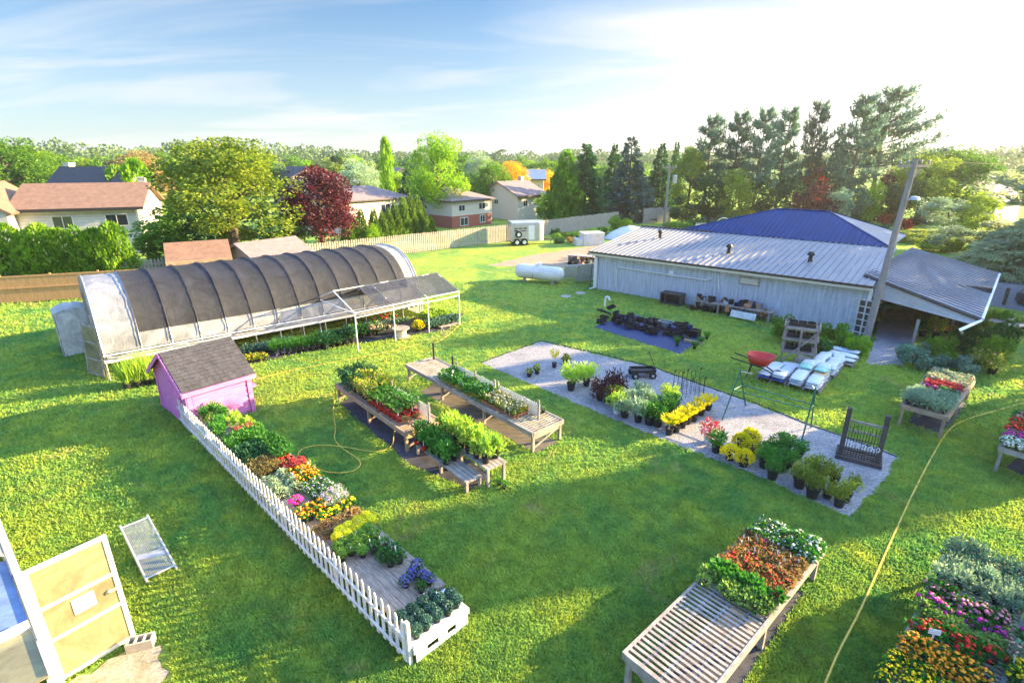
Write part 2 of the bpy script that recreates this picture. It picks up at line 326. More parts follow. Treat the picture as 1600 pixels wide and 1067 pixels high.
def crown_cone(name, m, seed, r, h, n=1400, leaf=.22, z0=.15, power=.75, tuft=.8, round_=0):
    rng = np.random.default_rng(seed); z = 1 - np.sqrt(rng.random(n)) ** 1.1 if not round_ else rng.random(n)
    a = rng.uniform(0, 2*math.pi, n)
    lump = 1 + .16 * np.sin(a * 3 + z * 11 + seed) + .12 * np.sin(a * 5 - z * 23)
    if round_: prof = np.sqrt(np.clip(1 - (2*z - 1)**4, 0, 1)) * (1 - .35 * z)
    else: prof = (1 - z) ** power * np.clip(.55 + z * 6, 0, 1)
    R_ = r * prof * lump * rng.uniform(.72, 1.05, n)
    P = np.stack([R_ * np.cos(a), R_ * np.sin(a), z0 + z * (h - z0)], 1)
    D = np.stack([np.cos(a) * .5, np.sin(a) * .5, np.full(n, tuft)], 1)
    return np_mesh(name, *leafquads(P, D, leaf, leaf * .5, rng, .35), m)
def crown_spruce(name, m, seed, r, h, levels=26, br=11, leaf=.34, z0=.5, droop=.25, dens=11):
    rng = np.random.default_rng(seed); Ps = []; Ds = []
    for i in range(levels):
        t = i / levels; z = z0 + t * (h - z0); R_ = r * (1 - t) ** .85 * rng.uniform(.85, 1.12) + .12
        k = max(4, int(br * (1 - t * .5)))
        for b in range(k):
            a = rng.uniform(0, 2*math.pi); Lb = R_ * rng.uniform(.7, 1.15); cnt = max(6, int(dens * Lb / r * 2.6))
            s = rng.uniform(.15, 1, cnt) ** .7; sp = rng.normal(0, .10, cnt) * Lb
            x = s * Lb; zz_ = z - droop * Lb * s + droop * .55 * Lb * s * s + rng.normal(0, .05, cnt)
            Ps.append(np.stack([x * math.cos(a) - sp * math.sin(a), x * math.sin(a) + sp * math.cos(a), zz_], 1))
            Ds.append(np.tile([math.cos(a), math.sin(a), -.25], (cnt, 1)))
    P = np.concatenate(Ps); D = np.concatenate(Ds)
    return np_mesh(name, *leafquads(P, D, leaf, leaf * .42, rng, .4), m)
def pine_parts(seed, r, h, m, mb, whorls=13, z0=.3, leaf=.34, skew=(0, 0), dens=26):
    """open white pine: returns crown mesh and branch mesh"""
    rng = np.random.default_rng(seed); Ps = []; Ds = []; B = MB()
    tr = [(0, 0, 0)] + [(math.sin(t*3+seed)*.12*h/12, math.cos(t*2+seed)*.1*h/12, h * t) for t in (.25, .5, .75, .97)]
    B.tube(tr, [h*.022, h*.018, h*.014, h*.008, .03], 7)
    for i in range(whorls):
        t = z0 + (1 - z0) * max(.01, i + rng.uniform(-.3, .3)) / whorls; R_ = r * (1 - .72 * ((t - z0) / (1 - z0)) ** 1.3) * rng.uniform(.7, 1.1)
        for b in range(rng.integers(4, 7)):
            a = rng.uniform(0, 2*math.pi); Lb = R_ * rng.uniform(.5, 1.2) * (1 + skew[0] * math.cos(a - skew[1])); z = h * t
            up = rng.uniform(.12, .38); q = (math.cos(a) * Lb, math.sin(a) * Lb, z + Lb * up)
            mid = (q[0]*.5, q[1]*.5, z + Lb * up * .3); B.tube([(0, 0, z), mid, q], [.05, .035, .015], 4, False)
            cnt = int(dens * Lb / r) + 14; s = rng.uniform(.3, 1.03, cnt); ncl = 5; cs = (np.floor(s * ncl) + .5) / ncl; s = cs + (s - cs) * .65
            w = rng.normal(0, .13, cnt) * Lb * (1.1 - s * .5)
            P = np.stack([s*q[0] - w*math.sin(a), s*q[1] + w*math.cos(a), z + Lb*up*s*s + rng.normal(.06, .13, cnt)], 1); Ps.append(P)
            Ds.append(np.tile([math.cos(a)*.6, math.sin(a)*.6, .6], (cnt, 1)))
    c = np_mesh('crown', *leafquads(np.concatenate(Ps), np.concatenate(Ds), leaf, leaf*.3, rng, .6), m)
    return c, B
def trunk_mb(h, r, rng=None, limbs=7, spread=.5, base_z=0, split=.35):
    rg = random.Random(int(h*1000)); B = MB()
    B.tube([(0, 0, base_z - .1), (r*.2, 0, h*.3), (-r*.3, r*.2, h*.6), (0, 0, h)], [r*1.25, r*.9, r*.6, r*.2], 8)
    for i in range(limbs):
        z = h * (split + (.9 - split) * i / max(1, limbs)); a = i * 2.4 + rg.random(); L = h * spread * rg.uniform(.6, 1) * (1 - .5*i/limbs)
        q = (math.cos(a)*L, math.sin(a)*L, z + L*.75); B.tube([(0, 0, z), (q[0]*.45, q[1]*.45, z + L*.28), q], [r*.42, r*.28, r*.08], 5, False)
    return B

LM = dict(
 bright=leafmat('leaf_bright', (.14, .32, .02), (.32, .48, .035), .4), mid=leafmat('leaf_mid', (.07, .19, .025), (.14, .28, .03), .35),
 dark=leafmat('leaf_dark', (.03, .10, .03), (.06, .16, .04), .3), olive=leafmat('leaf_olive', (.13, .24, .03), (.34, .40, .06), .4),
 maroon=leafmat('leaf_maroon', (.045, .012, .024), (.18, .035, .055), .2), orange=leafmat('leaf_orange', (.75, .36, .01), (.9, .5, .03), .35),
 spruce=leafmat('leaf_spruce', (.06, .13, .12), (.11, .20, .19), .15), spruceg=leafmat('leaf_spruce_green', (.03, .12, .05), (.06, .19, .06), .2),
 pine=leafmat('leaf_pine', (.07, .16, .14), (.14, .25, .19), .3), cedar=leafmat('leaf_cedar', (.07, .15, .02), (.15, .25, .035), .25), hedge=leafmat('leaf_hedge', (.12, .28, .02), (.26, .42, .04), .35),
 tan=leafmat('leaf_tan', (.33, .22, .10), (.42, .32, .14), .3), red=leafmat('leaf_red', (.40, .04, .03), (.55, .10, .05), .3), yellow=leafmat('leaf_yellow', (.62, .58, .03), (.78, .66, .05), .35),
 pcol=leafmat('foliage_coleus', (.13, .28, .06), (.33, .44, .13), .3), pmum=leafmat('foliage_mum', (.12, .28, .05), (.20, .38, .08), .3), pinelight=leafmat('leaf_pine_light', (.24, .31, .20), (.38, .42, .27), .45),
 far=leafmat('leaf_far', (.08, .15, .08), (.16, .23, .11), .2, .05),
 # potted plants
 pg=leafmat('foliage_green', (.04, .16, .03), (.09, .27, .05), .3), pl=leafmat('foliage_lime', (.30, .48, .06), (.45, .6, .12), .35), py=leafmat('foliage_gold', (.68, .58, .015), (.85, .70, .03), .35),
 pm=leafmat('foliage_mottled', (.12, .24, .04), (.42, .42, .07), .3), pp=leafmat('foliage_purple', (.06, .02, .03), (.14, .05, .05), .25), ps=leafmat('foliage_silver', (.22, .34, .22), (.40, .50, .36), .25),
 pr=leafmat('foliage_red', (.30, .04, .06), (.45, .10, .12), .3), pd=leafmat('foliage_deep', (.02, .09, .04), (.05, .16, .07), .2), pb=leafmat('foliage_bluegreen', (.06, .15, .12), (.13, .25, .19), .2), pt=leafmat('foliage_bronze', (.22, .16, .06), (.34, .26, .12), .3),
)
def fl(name, c, c2=None): return leafmat('petal_' + name, c, c2 or tuple(min(1, x * 1.25) for x in c), .25)
FM = dict(red=fl('red', (.65, .02, .02)), pink=fl('pink', (.85, .20, .38), (.9, .4, .5)), magenta=fl('magenta', (.75, .02, .42)), orange=fl('orange', (.9, .28, .01), (.95, .42, .03)), gold=fl('gold', (.92, .62, .01)), yellow=fl('yellow', (.85, .78, .03)),
          white=fl('white', (.8, .8, .78), (.9, .9, .88)), violet=fl('violet', (.20, .14, .62), (.34, .28, .78)), lav=fl('lavender', (.42, .36, .62), (.58, .5, .74)), salmon=fl('salmon', (.85, .36, .24), (.9, .5, .4)), darkred=fl('dark_red', (.32, .015, .02), (.5, .03, .03)), cream=fl('cream', (.75, .62, .42)))

# ---- potted plants: one prototype of each kind, copied with its parts
def pot_mesh(key, r, h, m):
    k = 'pot' + key
    if k not in _m:
        _m[k] = MB().lathe([(r*.72, 0), (r*.94, h*.86), (r*1.02, h*.86), (r*1.02, h), (r*.90, h), (r*.88, h*.9)], 12).mesh('pot', M[m], False)
        _m[k].materials.append(M['soil']); _m[k].polygons[len(_m[k].polygons)-1].material_index = 1
    return _m[k]
def fol_mesh(seed, shape, r, h, n, leaf, m, z0):
    rng = np.random.default_rng(seed)
    if shape == 'mound':
        u = sph(n, rng); u[:, 2] = np.abs(u[:, 2]); P = u * np.array([r, r, h]) * rng.uniform(.72, 1.05, n)[:, None]; P[:, 2] += z0 - h*.08
        return np_mesh('foliage', *leafquads(P, u*.9 + np.array([0, 0, .3]), leaf, leaf*.62, rng, .55), m)
    if shape == 'ball':
        u = sph(n, rng); P = u * np.array([r, r, h*.5]) * rng.uniform(.86, 1.04, n)[:, None]; P[:, 2] += z0 + h*.45
        return np_mesh('foliage', *leafquads(P, np.cross(u, sph(n, rng)) + u*.25, leaf, leaf*.7, rng, .25), m)
    if shape == 'bush':
        parts = []
        for i in range(9):
            c = np.array([rng.normal(0, r*.42), rng.normal(0, r*.42), z0 + h*rng.uniform(.2, .8)]); u = sph(n//9, rng)
            P = c + u * r * rng.uniform(.28, .5); parts.append(leafquads(P, u + np.array([0, 0, .3]), leaf, leaf*.5, rng, .5))
        s = rng.uniform(.5, 1, n//4); a = rng.uniform(0, 6.28, n//4)
        P = np.stack([np.cos(a)*r*s*.8, np.sin(a)*r*s*.8, z0 + h*rng.uniform(.3, 1.1, n//4)], 1); parts.append(leafquads(P, np.stack([np.cos(a)*.5, np.sin(a)*.5, a*0+1], 1), leaf*1.3, leaf*.5, rng, .3))
        return np_mesh('foliage', *join(parts), m)
    if shape == 'blade':
        a = rng.uniform(0, 6.28, n); s = rng.uniform(0, .4, n) * r; P = np.stack([np.cos(a)*s, np.sin(a)*s, np.full(n, z0)], 1)
        D = np.stack([np.cos(a)*r/h*.9, np.sin(a)*r/h*.9, np.ones(n)], 1); return np_mesh('foliage', *leafquads(P, D, h, leaf, rng, .16), m)
    if shape == 'spread':            # branches arching outward
        a = rng.uniform(0, 6.28, n); s = rng.uniform(.1, 1, n); P = np.stack([np.cos(a)*s*r, np.sin(a)*s*r, z0 + h*(.25 + .75*s**.6) * rng.uniform(.75, 1.05, n)], 1)
        return np_mesh('foliage', *leafquads(P, np.stack([np.cos(a), np.sin(a), a*0+.9], 1), leaf, leaf*.35, rng, .35), m)
def petals(seed, r, h, z0, n, size, m, shape):
    rng = np.random.default_rng(seed + 99); V = []; F = []
    for i in range(n):
        u = sph(1, rng)[0]; u[2] = abs(u[2]) + .15; u /= np.linalg.norm(u)
        if shape == 'spike': a = rng.uniform(0, 6.28); s = rng.uniform(0, .7)*r; c = np.array([math.cos(a)*s, math.sin(a)*s, z0 + h*rng.uniform(.5, 1.2)])
        elif shape == 'ball': c = u * np.array([r, r, h*.5]) * 1.04 + np.array([0, 0, z0 + h*.45])
        else: c = u * np.array([r, r, h]) * 1.03 + np.array([0, 0, z0])
        nrm = u + rng.normal(0, .3, 3) + np.array([0, 0, .4]); nrm /= np.linalg.norm(nrm); t1 = np.cross(nrm, [1, .1, 0]); t1 /= np.linalg.norm(t1); t2 = np.cross(nrm, t1); s = size * rng.uniform(.7, 1.2); k = len(V)
        V.append(c - nrm * s * .05)
        for j in range(7): an = j*2*math.pi/7; V.append(c + (t1*math.cos(an) + t2*math.sin(an)) * s * .5 * (1 if j % 2 else .82) + nrm * s * .18)
        V.append(c + nrm * s * .22)
        for j in range(7): F.append((k, k+1+j, k+1+(j+1) % 7)); F.append((k+8, k+1+(j+1) % 7, k+1+j))
    return np_mesh('blossom', np.array(V), np.array(F), m)
# kind: (pot key, pot r, pot h, pot material), shape, r, h, n, leaf, leaf material, (petals n, size, material, shape) or None
K = dict(
 goldtall=(('a', .11, .20, 'blackp'), 'spread', .14, .50, 150, .10, 'py', None),
 goldsmall=(('a', .11, .20, 'blackp'), 'mound', .13, .20, 90, .08, 'pm', (10, .05, 'yellow', 'm')),
 limeshrub=(('b', .16, .28, 'blackp'), 'bush', .40, .62, 620, .11, 'pl', None),
 purpleshrub=(('b', .16, .28, 'blackp'), 'bush', .44, .62, 640, .10, 'pp', None),
 greenshrub=(('b', .16, .28, 'blackp'), 'bush', .30, .44, 480, .10, 'ps', None),
 greenshrubw=(('bw', .15, .26, 'whitep'), 'bush', .28, .42, 420, .10, 'pl', None),
 goldspirea=(('b', .15, .26, 'blackp'), 'spread', .30, .44, 520, .12, 'py', None),
 goldmound=(('b', .16, .25, 'blackp'), 'mound', .27, .28, 460, .08, 'py', None),
 deepshrub=(('b', .15, .25, 'blackp'), 'bush', .24, .34, 480, .075, 'pg', None),
 mottled=(('c', .15, .26, 'blackp'), 'bush', .20, .32, 460, .065, 'pm', None),
 redshrub=(('bw', .14, .25, 'whitep'), 'bush', .26, .46, 240, .09, 'pr', (26, .07, 'pink', 'm')),
 mumyellow=(('d', .085, .13, 'blackp'), 'ball', .12, .18, 420, .045, 'py', (150, .05, 'yellow', 'ball')),
 mumgreen=(('d', .085, .13, 'blackp'), 'ball', .115, .17, 520, .045, 'pmum', (14, .02, 'yellow', 'ball')),
 mumdark=(('d', .085, .13, 'blackp'), 'ball', .11, .165, 560, .042, 'pb', None),
 herb=(('e', .07, .12, 'blackp'), 'mound', .10, .13, 120, .05, 'pg', None),
 bell=(('e', .075, .12, 'blackp'), 'mound', .12, .14, 110, .05, 'pg', (70, .042, 'violet', 'm')),
 marigold=(('e', .06, .12, 'greyp'), 'mound', .09, .12, 90, .05, 'pg', (16, .06, 'orange', 'm')),
 goldbloom=(('e', .06, .12, 'greyp'), 'mound', .09, .12, 90, .05, 'pg', (16, .055, 'gold', 'm')),
 pansy=(('e', .06, .11, 'blackp'), 'mound', .10, .11, 100, .05, 'pg', (12, .05, 'lav', 'm')),
 lavender=(('e', .07, .12, 'greyp'), 'blade', .12, .20, 70, .014, 'ps', (50, .03, 'lav', 'spike')),
 magenta=(('e', .07, .12, 'blackp'), 'mound', .14, .12, 90, .05, 'pg', (60, .06, 'magenta', 'm')),
 succulent=(('f', .07, .08, 'terra'), 'mound', .09, .06, 70, .05, 'pt', None),
 creeper=(('e', .08, .12, 'greyp'), 'mound', .17, .17, 260, .05, 'ps', None),
 limeleaf=(('e', .09, .13, 'blackp'), 'mound', .18, .20, 150, .10, 'pl', None),
 greenleaf=(('e', .09, .13, 'blackp'), 'bush', .17, .24, 260, .08, 'pg', None),
 deepleaf=(('e', .09, .13, 'blackp'), 'mound', .19, .22, 240, .08, 'pd', (0, 0, 'red', 'm')),
 redleaf=(('e', .07, .12, 'blackp'), 'mound', .12, .11, 110, .06, 'pr', None),
 bronze=(('e', .07, .12, 'blackp'), 'bush', .15, .20, 190, .06, 'pt', None),
 redpot=(('r', .085, .16, 'redp'), 'spread', .12, .28, 90, .08, 'pg', None),
 tomato=(('g', .11, .20, 'blackp'), 'bush', .18, .38, 300, .10, 'pg', None),
 tomatolime=(('g', .11, .20, 'blackp'), 'bush', .17, .36, 300, .10, 'pl', None),
 rosebush=(('g', .10, .17, 'blackp'), 'bush', .22, .36, 360, .07, 'pm', (24, .05, 'salmon', 'm')),
 darkbush=(('g', .10, .17, 'blackp'), 'bush', .22, .36, 360, .07, 'pd', None),
 seedling=(('y', .055, .09, 'yelp'), 'mound', .09, .14, 60, .07, 'pg', None),
 orangecup=(('o', .055, .09, 'terra'), 'blade', .06, .16, 26, .02, 'pm', (4, .05, 'cream', 'spike')),
 begonia=(('e', .06, .08, 'blackp'), 'mound', .12, .11, 120, .05, 'pt', (14, .04, 'darkred', 'm')),
 begoniared=(('e', .06, .08, 'blackp'), 'mound', .12, .11, 120, .055, 'pt', (9, .05, 'red', 'm')),
 coleus=(('e', .06, .08, 'blackp'), 'mound', .13, .13, 110, .08, 'pcol', None),
 bigleaf=(('e', .07, .08, 'blackp'), 'mound', .15, .14, 70, .12, 'pg', None),
 impatiens=(('e', .06, .08, 'blackp'), 'mound', .13, .13, 130, .06, 'pg', (16, .05, 'white', 'm')),
 dustymiller=(('e', .06, .09, 'blackp'), 'bush', .15, .16, 230, .06, 'ps', None),
 nemesia=(('e', .06, .09, 'blackp'), 'bush', .14, .15, 200, .05, 'pb', (18, .035, 'cream', 'm')),
 geraniumpink=(('e', .07, .10, 'blackp'), 'mound', .15, .14, 130, .07, 'pg', (14, .08, 'pink', 'm')),
 geraniummag=(('e', .07, .10, 'blackp'), 'mound', .15, .14, 130, .07, 'pg', (12, .09, 'magenta', 'm')),
 geraniumred=(('e', .07, .10, 'blackp'), 'mound', .15, .14, 130, .07, 'pg', (14, .08, 'red', 'm')),
 geraniumsal=(('e', .07, .10, 'blackp'), 'mound', .15, .14, 130, .07, 'ps', (16, .08, 'salmon', 'm')),
 geraniumwhite=(('e', .07, .10, 'blackp'), 'mound', .15, .14, 130, .07, 'ps', (16, .07, 'white', 'm')),
 marigoldbig=(('e', .07, .10, 'blackp'), 'mound', .13, .13, 120, .05, 'pg', (20, .075, 'orange', 'm')),
 marigoldgold=(('e', .07, .10, 'blackp'), 'mound', .13, .13, 120, .05, 'pg', (24, .055, 'gold', 'm')),
 petuniared=(('e', .07, .10, 'blackp'), 'mound', .14, .12, 60, .06, 'pg', (34, .075, 'red', 'm')),
 petuniapink=(('e', .07, .10, 'blackp'), 'mound', .14, .12, 60, .06, 'pg', (34, .075, 'magenta', 'm')),
 petuniawhite=(('e', .07, .10, 'blackp'), 'mound', .14, .12, 60, .06, 'pg', (34, .075, 'white', 'm')),
 ferny=(('e', .07, .10, 'blackp'), 'blade', .16, .24, 130, .018, 'pl', None),
 grass=(('h', .11, .18, 'blackp'), 'blade', .20, .75, 150, .02, 'pl', None),
 grassg=(('h', .11, .18, 'blackp'), 'blade', .22, .45, 170, .02, 'pg', None),
 hostag=(('h', .11, .16, 'blackp'), 'mound', .24, .26, 130, .13, 'pb', None),
 bluegrass=(('h', .11, .18, 'blackp'), 'blade', .26, .38, 180, .02, 'pb', None),
 goldlily=(('h', .10, .16, 'blackp'), 'mound', .20, .20, 120, .09, 'pm', (14, .09, 'gold', 'm')),
)
TAGGED = ('mumyellow', 'mumgreen', 'mumdark', 'herb', 'redpot', 'orangecup', 'seedling', 'mottled', 'deepshrub', 'goldspirea', 'creeper', 'goldbloom', 'marigold', 'begonia', 'impatiens')
TAGM = MB().slab([(0, -.012, .0), (0, .012, .0), (.03, .012, .16), (.03, -.012, .16)], .002).mesh('plant_label', M['tag_'])
_proto = {}
def NM(k):
    for a, b in (('geranium', 'potted_geranium'), ('marigold', 'potted_marigold'), ('mum', 'potted_chrysanthemum'), ('petunia', 'potted_petunia'), ('begonia', 'potted_begonia'), ('tomato', 'potted_vegetable'), ('seedling', 'potted_seedling'), ('orangecup', 'potted_bulb'), ('coleus', 'potted_coleus'), ('bigleaf', 'potted_coleus'), ('impatiens', 'potted_impatiens'), ('redpot', 'red_pot_plant'),
                 ('dustymiller', 'potted_foliage_plant'), ('nemesia', 'potted_foliage_plant'), ('grass', 'potted_grass'), ('fern', 'potted_fern'), ('succulent', 'potted_succulent'), ('pansy', 'potted_pansy'), ('goldbloom', 'potted_pansy'), ('lavender', 'potted_lavender'), ('bell', 'potted_bellflower'), ('shrub', 'potted_shrub'), ('spirea', 'potted_shrub'), ('mottled', 'potted_shrub'), ('goldmound', 'potted_shrub'), ('bush', 'potted_shrub')):
        if a in k: return b
    return 'potted_plant'
def place(kind, p, label, group=None, s=1.0, cat='potted plant', v=None):
    v = random.randint(0, 2) if v is None else v
    if (kind, v) not in _proto:
        (pk, pr, ph, pmt), shape, r, h, n, leaf, lm, f = K[kind]; sd = sum(map(ord, kind)) * 7 + v * 131
        meshes = [('pot', pot_mesh(pk, pr, ph, pmt)), ('foliage', fol_mesh(sd, shape, r, h, n, leaf, LM[lm], ph*.85))]
        if f and f[0]: meshes.append(('blossom', petals(sd, r, h, ph*.85, f[0], f[1], FM[f[2]], f[3])))
        _proto[(kind, v)] = meshes
    root = thing(NM(kind), label, cat, (p[0], p[1], p[2]), random.uniform(0, 6.28), group)
    root.scale = (s, s, s * random.uniform(.92, 1.1))
    if kind in TAGGED and random.random() < .45:
        o = bpy.data.objects.new('plant_label', TAGM); link(o, root); r_ = K[kind][0][1]; o.location = (r_*.6, 0, K[kind][0][2]*.8); o.scale = (1, 1, 1 + K[kind][3])
    for nm, me in _proto[(kind, v)]: link(bpy.data.objects.new(nm, me), root)
    return root
def block(kind, p00, p10, p01, na, nb, label, group=None, jit=.02, s=1.0, skip=0.0):
    """na x nb plants over the parallelogram p00 -> p10 (a) and p00 -> p01 (b)"""
    p00, p10, p01 = Vector(p00), Vector(p10), Vector(p01)
    for i in range(na):
        for j in range(nb):
            if skip and random.random() < skip: continue
            q = p00 + (p10-p00) * (i / max(1, na-1)) + (p01-p00) * (j / max(1, nb-1))
            place(kind, (q.x + random.uniform(-jit, jit), q.y + random.uniform(-jit, jit), q.z), label, group if na*nb > 1 else None, s*random.uniform(.9, 1.1))
def hgt(xb, yb, yt, z0=0.0):
    P = at(xb, yb, z0); v = (533 - yt) / FPX
    return (v * P.y * _cp - P.y * _sp) / (_cp + v * _sp) + CAM_H
def dep(P): return P[1] * _cp - (P[2] - CAM_H) * _sp
def sheet(name, pts, z, m, kind='structure', sub=0, jit=0):
    me = bpy.data.meshes.new(name); pts = [Vector((p[0], p[1], 0)) for p in pts]
    if sub:                                        # irregular outline
        rg = random.Random(len(name)); q = []
        for i in range(len(pts)):
            a, b = pts[i], pts[(i+1) % len(pts)]; n = max(1, int((b-a).length / sub)); nrm = (b-a).orthogonal()
            nrm = Vector((-(b-a).y, (b-a).x, 0)).normalized()
            for k in range(n): q.append(a + (b-a)*k/n + nrm*rg.uniform(-jit, jit))
        pts = q
    me.from_pydata([(p.x, p.y, z) for p in pts], [], [tuple(range(len(pts)))]); me.materials.append(m)
    if me.polygons[0].normal.z < 0: me.flip_normals()
    return tag(link(bpy.data.objects.new(name, me)), kind=kind)
# ---------------------------------------------------------------- ground
g = MB(); n = 48
ring = [(0, 60, 0)] ; vs = [(0, 60, 0)]; fs = []
for j, rr in enumerate((60, 200, 700, 2600)):
    for k in range(n): t = 2*math.pi*k/n; vs.append((rr*math.cos(t), 60 + rr*math.sin(t), 0))
for k in range(n): fs.append((0, 1+k, 1+(k+1) % n))
for j in range(3):
    for k in range(n): fs.append((1+j*n+k, 1+(j+1)*n+k, 1+(j+1)*n+(k+1) % n, 1+j*n+(k+1) % n))
g.add(vs, fs); tag(g.build('ground', M['lawn']), kind='structure')
GRAVEL = [at(845, 533), at(1020, 574), at(1403, 712), at(1385, 745), at(1328, 808), at(1200, 750), at(1000, 672), at(752, 567)]
sheet('gravel_bed', GRAVEL, .012, M['gravel'], sub=.10, jit=.08)
edge = MB(); ep = [at(*p) for p in ((752, 566), (845, 532), (935, 552), (1020, 573), (1110, 606), (1180, 629), (1260, 662), (1345, 692), (1402, 714))]
for a_, b_ in zip(ep[:-1], ep[1:]): edge.bar(a_, b_, .03, .07)
tag(edge.build('lawn_edging', M['black']), 'thin black edging strip along the far side of the gravel bed', 'edging')
sheet('dirt_drive', [at(760, 415), at(805, 404), at(905, 386), at(1000, 380), at(1020, 395), at(935, 412), at(880, 420)], .01, M['dirt'], sub=1.2, jit=.35)
sheet('path', [at(1352, 570), at(1408, 570), at(1430, 520), at(1440, 480), at(1375, 480), at(1368, 530)], .012, M['path'], sub=.4, jit=.08)
sheet('driveway', [at(1535, 475), at(1680, 500), at(1900, 460), at(1700, 408), at(1560, 415)], .01, M['asphalt'], sub=2, jit=.1)
sheet('patio', [at(60, 1120), at(110, 1066), at(200, 1018), at(250, 1008), at(258, 1050), at(225, 1140)], .012, M['flag'], sub=.12, jit=.07)
MATS = []
def mat_sheet(px, z, m, label):
    pts = [at(*p) for p in px]; MATS.append(pts); o = sheet('ground_cloth', pts, z, m, kind=None, sub=.5, jit=.05); tag(o, label, 'ground cloth'); return o
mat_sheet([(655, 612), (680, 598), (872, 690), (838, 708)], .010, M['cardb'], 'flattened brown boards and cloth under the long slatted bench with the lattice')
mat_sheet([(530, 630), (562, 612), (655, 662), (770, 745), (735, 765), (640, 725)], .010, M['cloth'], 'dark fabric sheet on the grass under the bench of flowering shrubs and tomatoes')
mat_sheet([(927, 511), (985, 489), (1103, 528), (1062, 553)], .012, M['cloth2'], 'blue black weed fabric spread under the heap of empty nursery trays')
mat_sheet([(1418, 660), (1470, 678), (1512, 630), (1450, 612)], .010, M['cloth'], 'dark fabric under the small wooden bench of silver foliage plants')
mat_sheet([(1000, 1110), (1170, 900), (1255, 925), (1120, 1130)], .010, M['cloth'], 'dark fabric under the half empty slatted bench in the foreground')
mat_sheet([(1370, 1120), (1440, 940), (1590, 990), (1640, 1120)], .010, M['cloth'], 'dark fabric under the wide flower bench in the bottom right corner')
mat_sheet([(376, 572), (500, 545), (700, 515), (725, 490), (560, 505), (372, 556)], .010, M['cloth'], 'dark fabric strip under the row of plants along the hoop greenhouse')
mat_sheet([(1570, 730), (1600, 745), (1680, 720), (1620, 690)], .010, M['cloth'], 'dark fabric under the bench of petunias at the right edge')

# ---------------------------------------------------------------- grass blades on the mown lawn
def inside(poly, x, y):
    c = np.zeros(len(x), bool); n = len(poly)
    for i in range(n):
        x1, y1, x2, y2 = poly[i][0], poly[i][1], poly[i-1][0], poly[i-1][1]
        cond = ((y1 > y) != (y2 > y)) & (x < (x2-x1)*(y-y1)/(y2-y1+1e-12)+x1); c ^= cond
    return c
rng = np.random.default_rng(3); NB = 600000
px = rng.uniform(-220, 1820, NB); py = 440 + 830 * rng.random(NB) ** .9
v = (533 - py)/FPX; dz = -_sp + v*_cp; t = -CAM_H/dz; X = (px-800)/FPX*t; Y = (_cp + v*_sp)*t
bad = inside([(p.x, p.y) for p in GRAVEL], X, Y) | inside([(p.x, p.y) for p in [at(1352, 568), at(1408, 568), at(1440, 480), at(1375, 480)]], X, Y) | inside([(p.x, p.y) for p in [at(60, 1140), at(110, 1062), at(200, 1010), at(262, 1003), at(270, 1060), at(240, 1140)]], X, Y)
for mpoly in MATS: bad |= inside([(p.x, p.y) for p in mpoly], X, Y)
# building footprint
bx = (X-5.5)*.76 - (Y-34.4)*.65; by = (X-5.5)*.65 + (Y-34.4)*.76; bad |= (bx > -.1) & (by > 0)
X, Y = X[~bad], Y[~bad]; nb = len(X); d = np.sqrt(X*X+Y*Y)
# worn, thinner patches come from a slow noise
P = np.stack([X, Y, np.zeros(nb)], 1); hh = (.035 + .0022*d) * rng.uniform(.5, 1.3, nb) ; ww = (.008 + .0011*d)
a = rng.uniform(0, 6.28, nb); lean = rng.normal(0, .55, (nb, 2)); wx = np.stack([np.cos(a), np.sin(a), np.zeros(nb)], 1) * ww[:, None]
tip = P + np.stack([lean[:, 0], lean[:, 1], np.ones(nb)], 1) * hh[:, None]
V = np.stack([P - wx, P + wx, tip], 1).reshape(-1, 3)
LM['grass'] = blade_mat()
tag(link(bpy.data.objects.new('grass', np_mesh('grass', V, np.arange(3*nb).reshape(nb, 3), LM['grass']))), kind='stuff')

# ---------------------------------------------------------------- trees
_tp = {}
def tproto(shape, lm, var):
    k = (shape, lm, var)
    if k in _tp: return _tp[k]
    m = LM[lm]; sd = sum(map(ord, shape + lm)) + var * 17
    if shape == 'broad': c = crown_broad('crown', m, sd, 3.5, 4.6, 5.2, 15000, .21, lobes=58); T = trunk_mb(7.5, .3)
    elif shape == 'full': c = crown_broad('crown', m, sd, 3.5, 4.9, 4.9, 16000, .24, lobes=70, top=.35); T = trunk_mb(7.5, .28)
    elif shape == 'small': c = crown_broad('crown', m, sd, 3.5, 4.6, 5.2, 3800, .45, lobes=34); T = trunk_mb(7.5, .3, limbs=4)
    elif shape == 'low': c = crown_broad('crown', m, sd, 3.5, 5.0, 4.6, 5200, .36, lobes=44); T = trunk_mb(5, .3, limbs=5)
    elif shape == 'cone': c = crown_cone('crown', m, sd, 3.5, 10, 2800, .75, .2, .62); T = MB().tube([(0,0,-.1),(0,0,6)], [.4,.1], 6)
    elif shape == 'column': c = crown_cone('crown', m, sd, 3.5, 10, 3000, .7, .3, .7, .9, 1); T = MB().tube([(0,0,-.1),(0,0,6)], [.4,.1], 6)
    elif shape == 'spruce': c = crown_spruce('crown', m, sd, 3.5, 10, 34, 15, .52, .3, .22, 15); T = MB().tube([(0,0,-.1),(0,0,9.4)], [.25,.05], 6)
    elif shape == 'pine': c, T = pine_parts(sd, 3.5, 10, m, None, skew=(0, 0), leaf=.42, dens=125)
    elif shape == 'pineskew': c, T = pine_parts(sd, 3.5, 10, m, None, z0=.42, skew=(.55, .0), leaf=.42, dens=100)
    _tp[k] = (c, T.mesh('trunk', M['barkp' if 'pine' in shape else 'bark'])); return _tp[k]
